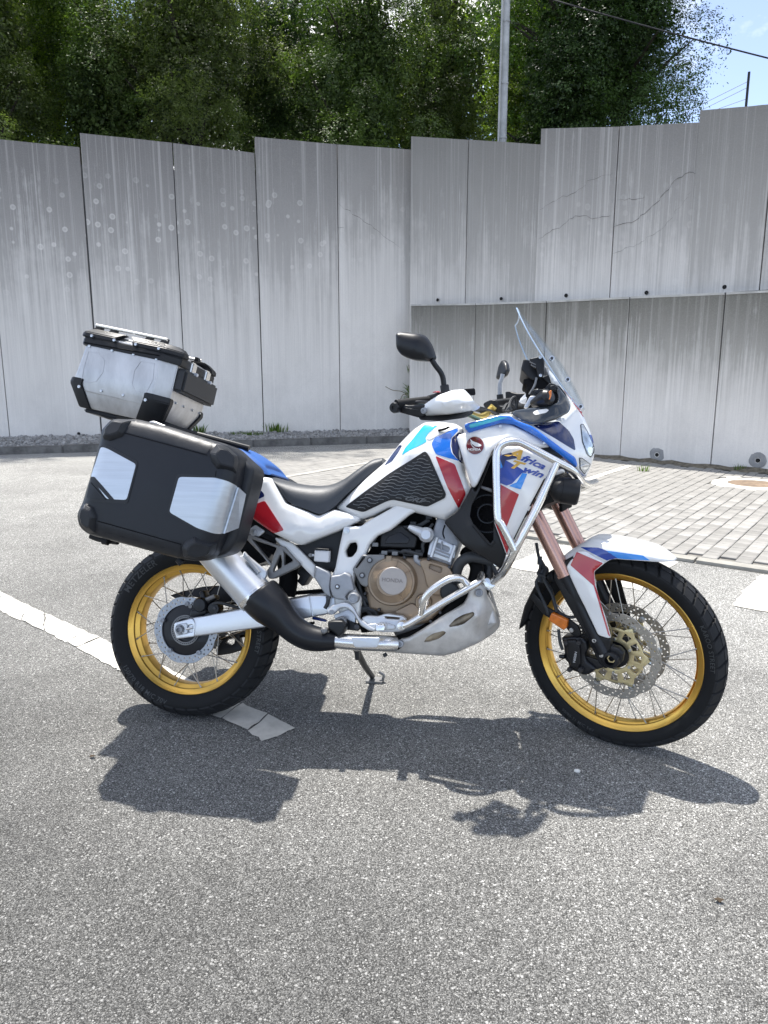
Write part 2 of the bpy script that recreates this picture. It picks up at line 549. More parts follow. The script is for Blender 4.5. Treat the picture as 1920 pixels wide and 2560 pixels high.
# ------------------------------------------------------------------ kerb and gravel bed
K0 = np.array([-6.383, 7.593]); KD = np.array([-.836, 10.235])-K0; KD /= np.linalg.norm(KD); KN = np.array([KD[1], -KD[0]])
kerb = structure(mesh('kerb', [(*(K0-KD*5-KN*.02), .003), (*(K0+KD*6.6-KN*.02), .003), (*(K0+KD*6.6-KN*.13), .003), (*(K0-KD*5-KN*.13), .003)], [(0, 1, 2, 3)], M['kerb'], ang=None))
ak = math.atan2(KD[1], KD[0])
for i in range(12):
    V, F = box_vf((0, 0, 0), .975, .14, .16)
    o = mesh('kerb_stone', V, F, M['kerb'], kerb, ang=None)
    bm = bmesh.new(); bm.from_mesh(o.data)
    bmesh.ops.bevel(bm, geom=[e for e in bm.edges], offset=.018, segments=2, affect='EDGES'); bm.to_mesh(o.data); bm.free(); smooth(o.data, 40)
    c = K0+KD*(-4.5+i*.98)-KN*.07
    o.location = (*c, .042+random.gauss(0, .003)); o.rotation_euler = (0, random.gauss(0, .003), ak+random.gauss(0, .004))
# bed behind the kerb
LAx = wall_pt(PL, -4.5, 0); LBx = wall_pt(PL, 7.2, 0)
bed = structure(mesh('gravel_bed', [(*(K0-KD*5-KN*.12), .085), (*(K0+KD*6.8-KN*.12), .085), (*LBx, .13), (*LAx, .13)], [(0, 1, 2, 3)], M['sand'], ang=None))
M['gravel'] = mat('gravel', (.30, .295, .285), .85, var=.5, vscale=9, bump=.5, bscale=80)
ico = bmesh.new(); bmesh.ops.create_icosphere(ico, subdivisions=1, radius=1)
iv_ = np.array([v.co[:] for v in ico.verts]); if_ = np.array([[v.index for v in f.verts] for f in ico.faces]); ico.free()
n = 9000
s1 = RNG.uniform(-2.5, 6.9, n); w1 = RNG.uniform(0, 1, n)**1.0
kp = (K0-KN*.15)[None]+KD[None]*s1[:, None]
den = KD*0
# point on wall straight behind the kerb point
tw = ((PL[0]-kp)@PL[2])/((-KN)@PL[2])
pos = kp+(-KN)[None]*(tw*w1)[:, None]
sz = RNG.gamma(5, .0042, n).clip(.01, .045)
rv = RNG.normal(size=(n, 3, 3)); rq = np.linalg.qr(rv)[0]
sc = RNG.uniform(.6, 1.2, (n, 1, 3))
V = np.einsum('nij,nvj->nvi', rq, iv_[None]*sc*(1+RNG.normal(0, .12, (n, 12, 1))))*sz[:, None, None]
V[:, :, :2] += pos[:, None, :]
V[:, :, 2] += (.09+.045*w1+sz*.3)[:, None]
F = (if_[None]+12*np.arange(n)[:, None, None]).reshape(-1, 3)
me = bpy.data.meshes.new('gravel'); me.from_pydata(V.reshape(-1, 3).tolist(), [], F.tolist()); me.update()
me.materials.append(M['gravel'])
o = link(bpy.data.objects.new('gravel', me)); o['kind'] = 'stuff'

# ------------------------------------------------------------------ concrete walls
def concrete(name, base, dirt, spots=0.0, streak=1.0, seed=0.0, deep=2.2):
    m = bpy.data.materials.new(name); m.use_nodes = True
    nt = m.node_tree; N = nt.nodes; L = nt.links; b = N['Principled BSDF']
    uvn = N.new('ShaderNodeUVMap')
    def mp(sx, sy):
        q = N.new('ShaderNodeMapping'); q.inputs['Scale'].default_value = (sx, sy, 1); q.inputs['Location'].default_value = (seed, seed*.37, seed)
        L.new(uvn.outputs['UV'], q.inputs['Vector']); return q.outputs['Vector']
    def noise(vec, s=1, d=5, r=.6):
        v = N.new('ShaderNodeTexNoise'); v.inputs['Scale'].default_value = s; v.inputs['Detail'].default_value = d; v.inputs['Roughness'].default_value = r
        L.new(vec, v.inputs['Vector']); return v.outputs['Fac']
    def ramp(src, st):
        r = N.new('ShaderNodeValToRGB'); e = r.color_ramp.elements
        while len(e) < len(st): e.new(.5)
        for q, (p, c) in zip(e, st): q.position = p; q.color = (c, c, c, 1)
        L.new(src, r.inputs['Fac']); return r.outputs['Color']
    def math_(op, a, c):
        x = N.new('ShaderNodeMath'); x.operation = op; x.use_clamp = True
        for i, q in enumerate((a, c)):
            if isinstance(q, (int, float)): x.inputs[i].default_value = q
            else: L.new(q, x.inputs[i])
        return x.outputs[0]
    def mixc(f, a, c):
        x = N.new('ShaderNodeMixRGB')
        if isinstance(f, float): x.inputs['Fac'].default_value = f
        else: L.new(f, x.inputs['Fac'])
        for i, q in enumerate((a, c)):
            s = x.inputs['Color1' if i == 0 else 'Color2']
            if isinstance(q, tuple): s.default_value = (*q, 1)
            else: L.new(q, s)
        return x.outputs['Color']
    sep = N.new('ShaderNodeSeparateXYZ'); L.new(uvn.outputs['UV'], sep.inputs['Vector'])
    v = sep.outputs['Y']                                             # metres below the top edge
    s1 = noise(mp(9, .2), 1, 6, .7); s2 = noise(mp(42, .5), 1, 4, .6); s3 = noise(mp(6, .3), 1, 5, .65)
    blot = noise(mp(1.6, .9), 1, 7, .72); fine = noise(mp(60, 60), 1, 3, .6); mid = noise(mp(9, 7), 1, 5, .7)
    # dirt running down from the top: near the edge it covers everything, lower down only the darkest runs stay
    fall = N.new('ShaderNodeMapRange'); L.new(v, fall.inputs['Value']); fall.inputs['From Max'].default_value = deep; fall.inputs['To Min'].default_value = 1; fall.inputs['To Max'].default_value = 0
    fl = math_('POWER', fall.outputs['Result'], .8)
    dv = math_('ADD', math_('MULTIPLY', s1, .30), math_('MULTIPLY', s2, .23))
    dv = math_('ADD', dv, math_('MULTIPLY', s3, .17))
    dv = math_('ADD', dv, math_('MULTIPLY', blot, .40))
    dv = math_('ADD', dv, math_('MULTIPLY', fl, .34))
    d1 = math_('MULTIPLY', ramp(dv, [(.60, 0), (.71, .5), (.80, 1)]), math_('ADD', math_('MULTIPLY', fl, .9), .06))
    # pale runs of lime
    lime = math_('MULTIPLY', ramp(noise(mp(20, .12), 1, 5, .7), [(.52, 0), (.68, 1)]), .24*streak)
    # faint grey runs all the way down
    low = math_('MULTIPLY', ramp(noise(mp(26, .16), 1, 5, .75), [(.5, 0), (.72, 1)]), .13*streak)
    c = mixc(ramp(blot, [(.3, 0), (.7, 1)]), tuple(q*.86 for q in base), tuple(min(1, q*1.08) for q in base))
    c = mixc(low, c, tuple(q*.55 for q in base))
    c = mixc(math_('MULTIPLY', d1, .92), c, dirt)
    c = mixc(math_('MULTIPLY', lime, 1.0), c, tuple(min(1, q*1.22) for q in base))
    if spots:
        vo = N.new('ShaderNodeTexVoronoi'); vo.inputs['Scale'].default_value = 5.2; L.new(mp(1, 1), vo.inputs['Vector'])
        disc = ramp(vo.outputs['Distance'], [(.0, .55), (.11, .45), (.17, .95), (.23, .85), (.27, 0)])
        sc2 = N.new('ShaderNodeSeparateColor'); L.new(vo.outputs['Color'], sc2.inputs['Color'])
        pick = ramp(sc2.outputs['Red'], [(.42, 0), (.47, 1)])
        band = ramp(math_('MULTIPLY', v, .25), [(.1, 0), (.28, 1), (.5, 1), (.62, 0)])
        sp = math_('MULTIPLY', math_('MULTIPLY', disc, pick), math_('MULTIPLY', band, spots))
        c = mixc(sp, c, tuple(min(1, q*1.12) for q in base))
    L.new(mixc(math_('MULTIPLY', ramp(fine, [(.3, 1), (.55, 0)]), .16), c, tuple(q*.6 for q in base)), b.inputs['Base Color'])
    b.inputs['Roughness'].default_value = .86
    b.inputs['Specular IOR Level'].default_value = .3
    bp = N.new('ShaderNodeBump'); bp.inputs['Strength'].default_value = .3; bp.inputs['Distance'].default_value = .004
    L.new(fine, bp.inputs['Height']); bp2 = N.new('ShaderNodeBump'); bp2.inputs['Strength'].default_value = .3; bp2.inputs['Distance'].default_value = .01
    L.new(mid, bp2.inputs['Height']); L.new(bp.outputs['Normal'], bp2.inputs['Normal']); L.new(bp2.outputs['Normal'], b.inputs['Normal'])
    return m
CB = (.78, .748, .705)
M['crack'] = mat('crack', (.11, .105, .10), .95)
M['joint'] = mat('wall_joint', (.12, .12, .12), .95, var=.4, vscale=3)
M['hole'] = mat('drain_hole', (.01, .01, .01), .9)
M['grout'] = mat('grout', (.30, .30, .30), .9, var=.2)
CM = [concrete('concrete_spotted', CB, (.115, .108, .105), .42, seed=3.1, deep=4.6), concrete('concrete_streaked', CB, (.125, .118, .112), .3, seed=11.7, deep=4.4),
      concrete('concrete_plain', CB, (.16, .152, .142), .12, seed=23.3, deep=3.4), concrete('concrete_worn', tuple(q*.97 for q in CB), (.16, .153, .14), 0, streak=.75, seed=37.9, deep=4.2),
      concrete('concrete_mossy', tuple(q*.97 for q in CB), (.095, .092, .072), 0, streak=.8, seed=51.3, deep=1.9)]
def panel(pl, tl, tr, m, parent, org, off=0.0, zb=-.1, th=.16, gap=.0075):
    s0, z0 = on_wall(pl, *tl); s1, z1 = on_wall(pl, *tr)
    s0 += gap; s1 -= gap
    zt = max(z0, z1)
    bm = bmesh.new()
    n = 6
    P = []
    for i in range(n+1):
        t = i/n; s = s0+(s1-s0)*t; z = z0+(z1-z0)*t+(random.gauss(0, .0015) if 0 < i < n else 0)
        for o_, zq in ((off, zb), (off, z), (off-th, z), (off-th, zb)):
            x = wall_pt(pl, s, o_); P.append((bm.verts.new((x[0]-org[0], x[1]-org[1], zq-org[2])), s, z-zq))
    uvl = bm.loops.layers.uv.new('UVMap')
    vd = {v: (s, d) for v, s, d in P}
    fs = []
    for i in range(n):
        a = i*4
        for k in range(4):
            fs.append(bm.faces.new([P[a+k][0], P[a+(k+1) % 4][0], P[a+4+(k+1) % 4][0], P[a+4+k][0]]))
    fs.append(bm.faces.new([P[k][0] for k in range(4)])); fs.append(bm.faces.new([P[n*4+k][0] for k in range(4)]))
    for f in fs:
        for l in f.loops: l[uvl].uv = vd[l.vert]
    bmesh.ops.recalc_face_normals(bm, faces=bm.faces)
    me = bpy.data.meshes.new('concrete_panel'); bm.to_mesh(me); bm.free()
    me.materials.append(m)
    return link(bpy.data.objects.new('concrete_panel', me), parent)
def wall_fill(name, pl, sa, sb, zt, parent, org, off):
    """the dark concrete seen in the joints"""
    V = []
    for s in (sa, sb):
        for o_ in (off, off-.08):
            for zq in (-.1, zt):
                x = wall_pt(pl, s, o_); V.append((x[0], x[1], zq))
    return mesh(name, V, [(0, 1, 3, 2), (4, 6, 7, 5), (0, 4, 5, 1), (2, 3, 7, 6), (0, 2, 6, 4), (1, 5, 7, 3)], M['joint'], parent, None, org=org)
def drain(pl, px, py, parent, org, off, ring=False):
    s, z = on_wall(pl, px, py)
    x = wall_pt(pl, s, off); c = np.array([x[0], x[1], z]); ax = np.array([pl[2][0], pl[2][1], 0])
    b = B(); b.add(*lathe_vf([(.001, .003), (.025, .003), (.027, .001), (.027, -.01)], c, ax, 14))
    h = b.obj('drain_hole', M['hole'], parent, org=org)
    if ring:
        prof = [(.036, .002), (.09, .003), (.098, .0)]
        V, F = lathe_vf(prof, c, ax, 18)
        V = [c+(np.array(v)-c)*(1+random.uniform(-.12, .14) if np.linalg.norm(np.array(v)-c) > .06 else 1) for v in V]
        b = B(); b.add(V, F); b.obj('grout_collar', M['grout'], parent, org=org)
def crack(pl, pts, parent, org, off, w=.005):
    P = []
    for i in range(len(pts)-1):
        a = np.array(pts[i], float); c = np.array(pts[i+1], float)
        k = max(2, int(np.linalg.norm(c-a)/9))
        for j in range(k): P.append(a+(c-a)*j/k+RNG.normal(0, 2.0, 2)*(j > 0))
    P.append(np.array(pts[-1], float))
    V = []; F = []
    for i, p in enumerate(P):
        s, z = on_wall(pl, *p)
        ww = w*random.uniform(.35, 1.2)*(.3 if i in (0, len(P)-1) else 1)
        for dz in (-ww/2, ww/2):
            x = wall_pt(pl, s, off+.0025); V.append((x[0], x[1], z+dz))
        if i: F.append((2*i-2, 2*i, 2*i+1, 2*i-1))
    return mesh('crack', V, F, M['crack'], parent, None, org=org)
def o3(pl, s): x = wall_pt(pl, s); return np.array([x[0], x[1], 0])
# tall left wall
org = o3(PL, 3.5)
wl_ = thing('concrete_wall', 'tall grey wall of streaked concrete panels behind the gravel strip, left of the inside corner', 'concrete wall', org)
J = [(-420, 318), (-50, 343), (199, 367), (431, 358), (637, 383), (842, 362), (1028, 375)]
for tl, tr, m, off in (((-420, 300), (-240, 322), 0, 0), ((-240, 320), (-50, 343), 0, 0), ((-50, 343), (199, 368), 0, 0), ((199, 333), (431, 357.5), 0, .015), ((431, 358), (637, 383), 1, .012), ((636, 343), (842, 362), 1, .03), ((842, 362), (1030, 375), 2, .024)):
    panel(PL, tl, tr, CM[m], wl_, org, off)
sL0 = on_wall(PL, -420, 300)[0]; sL1 = on_wall(PL, 1034, 375)[0]
wall_fill('joint_backing', PL, sL0, sL1, 4.55, wl_, org, -.03)
drain(PL, 197, 1084, wl_, org, .016)
crack(PL, [(842, 508), (905, 550), (950, 582), (1000, 620)], wl_, org, .0245, .006)
crack(PL, [(842, 570), (860, 569)], wl_, org, .0245, .006)
# upper right wall
org = o3(PU, 0)
wu = thing('concrete_wall', 'upper grey wall of cracked concrete panels rising behind the low wall on the right', 'concrete wall', org)
for tl, tr, m, off in (((1027, 341), (1171, 349), 3, .0), ((1171, 349), (1355, 361), 3, -.006), ((1354, 323), (1550, 317), 2, .02), ((1550, 317), (1753, 306), 2, .014), ((1752, 278), (1945, 261), 3, .035), ((1945, 261), (2180, 240), 3, .03), ((2180, 215), (2450, 190), 2, .04), ((2450, 190), (2760, 160), 3, .036)):
    panel(PU, tl, tr, CM[m], wu, org, off)
sU0 = on_wall(PU, 1030, 341)[0]; sU1 = on_wall(PU, 2750, 160)[0]
wall_fill('joint_backing', PU, sU0, sU1, min(on_wall(PU, *q)[1] for q in ((1171, 349), (1355, 361), (1753, 306), (1945, 261), (2180, 240)))-.06, wu, org, -.03)
for px, py in ((1097, 755), (1256, 752), (1418, 744), (1619, 737), (1814, 723)): drain(PU, px, py-5, wu, org, .038)
crack(PU, [(1350, 597), (1395, 572), (1440, 540), (1500, 545), (1530, 538)], wu, org, .023)
crack(PU, [(1533, 570), (1590, 552), (1640, 510), (1690, 450), (1725, 431), (1742, 436)], wu, org, .017, .008)
crack(PU, [(1352, 525), (1400, 497), (1440, 482), (1480, 450), (1535, 433)], wu, org, .023, .004)
crack(PU, [(1545, 500), (1600, 497), (1615, 492), (1612, 520)], wu, org, .017, .004)
crack(PU, [(1530, 636), (1600, 610), (1660, 570), (1700, 520), (1730, 480)], wu, org, .017, .003)
# low right wall
org = o3(PR, 0)
wr_ = thing('concrete_wall', 'low front wall of concrete panels with dark mossy streaks along its top edge, at the paving', 'concrete wall', org)
JL = [(1026, 765), (1190, 763), (1367, 757), (1575, 747), (1814, 737), (2120, 722), (2480, 704), (2900, 683)]
for i in range(7):
    panel(PR, JL[i], JL[i+1], CM[4], wr_, org, (0, .006, .002, .008, .003, .006, .001)[i], th=.13)
sR0 = on_wall(PR, *JL[0])[0]; sR1 = on_wall(PR, *JL[-1])[0]; zl0 = on_wall(PR, *JL[2])[1]
wall_fill('joint_backing', PR, sR0, sR1, zl0-.03, wr_, org, -.02)
M['coping'] = mat('coping_concrete', (.5, .49, .46), .85, var=.25, vscale=4, bump=.4)
for i in range(7):                                                   # pale lip along the top
    s0, z0 = on_wall(PR, *JL[i]); s1, z1 = on_wall(PR, *JL[i+1])
    V = []
    for s, z in ((s0+.012, z0), (s1-.012, z1)):
        for o_, dz in ((.014, .001), (.014, .028), (-.13, .028), (-.13, .001)):
            x = wall_pt(PR, s, o_); V.append((x[0], x[1], z+dz))
    mesh('coping_stone', V, [(0, 1, 2, 3), (4, 7, 6, 5), (0, 4, 5, 1), (1, 5, 6, 2), (2, 6, 7, 3), (3, 7, 4, 0)], M['coping'], wr_, None, org=org)
# back filling of the narrow ledge between the two walls
V = []
for s in (sR0-.1, sR1):
    for o_, zq in ((-.128, 0), (-.128, zl0-.02), (-.26, zl0-.02), (-.26, 0)):
        x = wall_pt(PR, s, o_); V.append((x[0], x[1], zq))
mesh('ledge', V, [(0, 1, 2, 3), (4, 7, 6, 5), (0, 4, 5, 1), (1, 5, 6, 2), (2, 6, 7, 3), (3, 7, 4, 0)], M['coping'], wr_, None, org=org)
for px, py in ((1643, 1137), (1895, 1151)): drain(PR, px, py, wr_, org, .009, True)
# scuffs by the drain
for i in range(4): crack(PR, [(1681+i*1, 1105+i*6), (1692+i*2, 1112+i*6)], wr_, org, .0035, .006)
for i in range(5): crack(PR, [(1696+i*6, 1112+i*3), (1708+i*6, 1127+i*3)], wr_, org, .0035, .005)
# soil and leaf litter at the foot of the low wall
V = []; F = []
ns = 60
for i in range(ns+1):
    s = sR0+(sR1-sR0)*i/ns
    wq = .10+.05*math.sin(i*1.7)+random.uniform(-.03, .03)
    for o_, zq in ((.012, .055+random.uniform(-.012, .02)), (wq*.6, .035+random.uniform(-.006, .008)), (wq+.03, .015)):
        x = wall_pt(PR, s, o_); V.append((x[0], x[1], zq))
    if i:
        a = (i-1)*3
        F += [(a, a+3, a+4, a+1), (a+1, a+4, a+5, a+2)]
M['litter'] = mat('leaf_litter', (.15, .13, .095), .95, var=.6, vscale=22, bump=.8, bscale=60)
structure(mesh('soil_strip', V, F, M['litter'], None, 60))
# raised ground behind the walls
e0 = wall_pt(PL, -9, -.17); e1 = wall_pt(PL, 7.3, -.17); e2 = wall_pt(PU, -4.2, -.17); e3 = wall_pt(PU, 9, -.17)
structure(mesh('embankment', [(*e0, 3.2), (*e1, 3.2), (*e3, 1.6), (40, 14, 1.6), (60, 60, 2.0), (-50, 60, 3.0), (-40, 14, 3.2)], [(0, 1, 2, 3, 4, 5, 6)], M['earth'], ang=None))
# ------------------------------------------------------------------ trees
def leaf_mat(name, c_dark, c_light, rough=.5, transl=.3):
    m = bpy.data.materials.new(name); m.use_nodes = True
    nt = m.node_tree; N = nt.nodes; L = nt.links; b = N['Principled BSDF']; out = N['Material Output']
    at = N.new('ShaderNodeAttribute'); at.attribute_name = 'tone'
    r = N.new('ShaderNodeValToRGB'); r.color_ramp.elements[0].color = (*c_dark, 1); r.color_ramp.elements[1].color = (*c_light, 1)
    L.new(at.outputs['Fac'], r.inputs['Fac']); L.new(r.outputs['Color'], b.inputs['Base Color'])
    b.inputs['Roughness'].default_value = rough; b.inputs['Specular IOR Level'].default_value = .35
    t = N.new('ShaderNodeBsdfTranslucent')
    g = N.new('ShaderNodeMixRGB'); g.blend_type = 'MULTIPLY'; g.inputs['Fac'].default_value = 1; g.inputs['Color2'].default_value = (1.55, 1.9, .65, 1)
    L.new(r.outputs['Color'], g.inputs['Color1']); L.new(g.outputs['Color'], t.inputs['Color'])
    mx = N.new('ShaderNodeMixShader'); mx.inputs['Fac'].default_value = transl
    L.new(b.outputs['BSDF'], mx.inputs[1]); L.new(t.outputs['BSDF'], mx.inputs[2]); L.new(mx.outputs['Shader'], out.inputs['Surface'])
    return m
M['leaf_olive'] = leaf_mat('olive_leaves', (.022, .034, .011), (.20, .235, .095), .5, .5)
M['leaf_dark'] = leaf_mat('dark_leaves', (.010, .024, .007), (.085, .14, .044), .45, .32)
M['leaf_mid'] = leaf_mat('green_leaves', (.016, .034, .009), (.14, .195, .062), .5, .38)
M['leaf_yellow'] = leaf_mat('yellow_green_leaves', (.030, .055, .008), (.21, .27, .045), .5, .55)
M['bark'] = mat('bark', (.035, .028, .022), .95, var=.5, vscale=9, bump=.9, bscale=25)
def leaves(name, C, Nn, S, tone, m, parent, org):
    """rhombic leaves: centres, normals, sizes"""
    n = len(C)
    a = RNG.normal(size=(n, 3)); u = np.cross(Nn, a); u /= np.linalg.norm(u, axis=1)[:, None]+1e-9
    v = np.cross(Nn, u); v /= np.linalg.norm(v, axis=1)[:, None]+1e-9
    l = S[:, None]; w = l*RNG.uniform(.38, .6, (n, 1))
    P = np.stack([C-u*l, C-v*w+Nn*l*.12, C+u*l, C+v*w+Nn*l*.12], 1).reshape(-1, 3)-org
    me = bpy.data.meshes.new(name)
    me.vertices.add(4*n); me.vertices.foreach_set('co', P.astype(np.float32).ravel())
    me.loops.add(4*n); me.loops.foreach_set('vertex_index', np.arange(4*n, dtype=np.int32))
    me.polygons.add(n); me.polygons.foreach_set('loop_start', np.arange(0, 4*n, 4, dtype=np.int32)); me.polygons.foreach_set('loop_total', np.full(n, 4, np.int32))
    me.update(calc_edges=True)
    at = me.attributes.new('tone', 'FLOAT', 'FACE'); at.data.foreach_set('value', tone.astype(np.float32))
    me.materials.append(m)
    return link(bpy.data.objects.new(name, me), parent)
def at_px(px, dist):
    d = raydir(px, 919); d = d/np.linalg.norm(d[:2])
    return CAMLOC[:2]+d[:2]*dist
def tree(px, dist, rx, zc, rz, m, label, ncl, nl, leaf, droop=.3, clump=.55, seed=0, z0=3.2, fill=.62, coned=True, group='tall trees behind the concrete walls'):
    rg = np.random.default_rng(100+seed)
    ncl = int(ncl*.34); clump = .66; leaf = leaf*.54
    c2 = at_px(px, dist)
    org = np.array([c2[0], c2[1], z0])
    t = thing('tree', label, 'tree', org, group)
    # trunk and limbs
    b = B()
    pts = [(c2[0]+rg.normal(0, .06), c2[1]+rg.normal(0, .06), z) for z in np.linspace(z0-.4, zc+rz*.75, 7)]
    b.add(*tube_vf(pts, np.linspace(.24, .05, 7), 8, 2))
    b.obj('trunk', M['bark'], t, org=org)
    cc = np.array([c2[0], c2[1], zc])
    d = rg.normal(size=(ncl, 3)); d /= np.linalg.norm(d, axis=1)[:, None]
    ph = rg.uniform(0, 6.28, 6)
    lob = 1+.16*np.sin(3*np.arctan2(d[:, 1], d[:, 0])+ph[0]+2*d[:, 2])+.13*np.sin(5*d[:, 2]+ph[1]+2*np.arctan2(d[:, 1], d[:, 0]))
    d[:, 2] = np.sort(d[:, 2])[rg.permutation(ncl)]
    cone = (1.28-.62*(d[:, 2]+1)/2) if coned else np.ones(ncl)
    rad = np.where(rg.uniform(size=ncl) < fill, rg.uniform(.68, 1.14, ncl), rg.uniform(.25, .85, ncl))*lob
    cl_ = cc+d*rad[:, None]*np.c_[rx*cone, rx*cone, np.full(ncl, rz)]
    cl_ = cl_[cl_[:, 2] > z0+.5]
    for k in rg.choice(len(cl_), min(22, len(cl_)), False):
        b = B()
        e = cl_[k]; zb = np.clip(e[2]-rg.uniform(.5, 1.6), z0+.4, zc+rz*.7)
        mid = np.array([c2[0], c2[1], zb])*.45+e*.55+np.array([0, 0, rg.uniform(-.15, .2)])
        b.add(*tube_vf([(c2[0], c2[1], zb), mid, e], [.07, .04, .012], 6, 3)); b.obj('limb', M['bark'], t, org=org)
    C = []; Nn = []; T = []; S = []
    for c in cl_:
        r = clump*rg.uniform(.55, 1.3)
        n = int(nl*8.5*rg.uniform(.7, 1.3)*(r/clump)**1.6)
        # sprigs of leaves over the outside of the clump
        ns_ = max(6, n//26); n = ns_*26
        sp = rg.normal(size=(ns_, 3)); sp /= np.linalg.norm(sp, axis=1)[:, None]
        sp[:, 2] = np.where(rg.uniform(size=ns_) < .62, np.abs(sp[:, 2]), sp[:, 2])
        kq = rg.uniform(.45, 1.12, ns_)**.5
        tn = rg.normal(0, .17, ns_)
        p = np.repeat(sp, 26, 0); tone_s = np.repeat(tn, 26)
        q = np.repeat(sp*kq[:, None]*r*np.array([1, 1, .85]), 26, 0)+rg.normal(0, .062, (n, 3))*np.array([1, 1, .75])
        tail = rg.uniform(size=n) < .25
        q[tail, 2] -= rg.uniform(0, 1.6, tail.sum())*r*droop*2
        out_ = (c-cc)/(np.linalg.norm(c-cc)+1e-6)
        nn = p*.75+np.array([0, 0, .55])+rg.normal(0, .3, (n, 3))
        C.append(c+q); Nn.append(nn/np.linalg.norm(nn, axis=1)[:, None])
        T.append(np.clip(rg.normal(.5, .24)+tone_s+rg.normal(0, .12, n), .03, 1)); S.append(leaf*.92*rg.uniform(.6, 1.3, n))
    # shaded inner foliage
    n = 14000
    p = rg.normal(size=(n, 3)); p /= np.linalg.norm(p, axis=1)[:, None]
    q = cc+p*(rg.uniform(0, 1, n)**.6*.52)[:, None]*np.array([rx*1.05, rx*1.05, rz])
    q = q[q[:, 2] > z0+.3]; n = len(q)
    nn = rg.normal(size=(n, 3)); C.append(q); Nn.append(nn/np.linalg.norm(nn, axis=1)[:, None]); T.append(np.clip(rg.normal(.5, .25, n), .03, 1)); S.append(rg.uniform(.04, .075, n))
    C = np.concatenate(C); Nn = np.concatenate(Nn); T = np.concatenate(T); S = np.concatenate(S)
    leaves('crown', C, Nn, S, T, m, t, org)
    return t
TREES = [
    (0, 17.3, 2.1, 7.1, 3.7, 'leaf_olive', 'olive green tree at the far left edge, its crown spilling over the wall', 260, 150, .055),
    (175, 19.6, 1.7, 8.3, 3.6, 'leaf_yellow', 'bright yellow green tree in the gap behind the first two trees on the left', 240, 140, .062),
    (320, 17.4, 1.55, 6.6, 3.2, 'leaf_mid', 'bushy mid green tree behind the second step of the left wall', 210, 150, .055),
    (500, 16.8, 2.0, 7.6, 4.2, 'leaf_olive', 'tall pale olive tree with hanging sprays, left of the centre of the wall', 330, 170, .047),
    (715, 18.6, 2.0, 7.3, 4.2, 'leaf_dark', 'dark shaded tree right of the tall pale olive one', 300, 150, .052),
    (895, 17.0, 1.8, 7.1, 3.9, 'leaf_mid', 'green tree with light sprays behind the wall corner', 270, 160, .048),
    (1085, 18.6, 2.0, 7.6, 4.2, 'leaf_olive', 'dull olive tree directly left of the pole', 270, 150, .05),
    (1275, 20.6, 1.6, 8.6, 4.0, 'leaf_yellow', 'thin leaved light tree behind the pole, sky showing through it', 120, 120, .055),
    (1390, 17.3, 1.7, 7.3, 3.9, 'leaf_dark', 'glossy dark green tree just right of the pole', 270, 160, .058),
    (1510, 18.0, 1.75, 8.7, 4.3, 'leaf_dark', 'big dark green tree on the right with open sky beside it', 290, 160, .056),
]
for i, a in enumerate(TREES):
    tree(a[0], a[1], a[2], a[3], a[4], M[a[5]], a[6], a[7], a[8], a[9], seed=i, coned=i < 8)
# the wood behind, one mass of dark crowns
n = 34000
xs = RNG.uniform(-500, 1430, n); ds = RNG.uniform(28, 31, n)
d = np.array([raydir(x, 919)[:2] for x in xs]); d /= np.linalg.norm(d, axis=1)[:, None]
zt = 12.2+1.2*np.sin(xs*.011)+.9*np.sin(xs*.029+1)
C = np.c_[CAMLOC[:2]+d*ds[:, None], 3.6+(zt-3.6)*RNG.uniform(0, 1, n)**.85*1.3]
nn = RNG.normal(size=(n, 3))*.6+np.array([0, -.2, .6]); nn /= np.linalg.norm(nn, axis=1)[:, None]
wood = leaves('far_wood', C, nn, RNG.uniform(.10, .24, n), np.clip(RNG.normal(.45, .2, n), 0, 1), M['leaf_dark'], None, np.zeros(3))
wood['kind'] = 'stuff'

# ------------------------------------------------------------------ pole, wires, mast
M['galv'] = mat('weathered_pole', (.42, .43, .43), .6, var=.3, vscale=3)
M['wire'] = mat('black_cable', (.02, .02, .022), .6)
p0 = (lambda r: CAMLOC+r/np.linalg.norm(r[:2])*15.2)(raydir(1259, 250)); pc = np.array([p0[0], p0[1], 3.3])
pole = thing('utility_pole', 'slim grey utility pole with bands standing behind the wall, before the trees', 'utility pole', pc)
htop = 10.9
b = B(); b.add(*tube_vf([(p0[0], p0[1], 3.0), (p0[0], p0[1], htop)], [.082, .06], 8, 1)); b.obj('shaft', M['galv'], pole, org=pc)
for z in (5.6, 6.55, 7.6, 8.4, 9.25, 9.55):
    r = .084-.023*(z-3)/8
    b = B(); b.add(*lathe_vf([(r-.005, -.02), (r+.008, -.018), (r+.008, .018), (r-.005, .02)], (p0[0], p0[1], z), (0, 0, 1), 12)); b.obj('band', M['galv'], pole, org=pc)
b = B(); b.add(*box_vf((p0[0]-.075, p0[1]-.075, 6.4), .035, .03, 5.4)); b.obj('cable_duct', M['galv'], pole, org=pc)
b = B()
for k in range(5):
    a = k*1.25; b.add(*tube_vf([(p0[0], p0[1], 9.9), (p0[0]+.5*math.cos(a), p0[1]-.3*abs(math.sin(a)), 9.78), (p0[0]+.9*math.cos(a), p0[1]-.2, 9.9)], .012, 5, 3))
b.obj('cable_loops', M['wire'], pole, org=pc)
def wire(name, A, Bq, r, sag, label):
    A = np.array(A); Bq = np.array(Bq)
    P = [A+(Bq-A)*t-np.array([0, 0, sag*4*t*(1-t)]) for t in np.linspace(0, 1, 17)]
    b = B(); b.add(*tube_vf(P, r, 6, 1)); o = b.obj(name, M['wire'], None); tag(o, label, 'cable'); return o
def sky_pt(px, py, dist):
    r = raydir(px, py); r = r/np.linalg.norm(r[:2]); return CAMLOC+r*dist
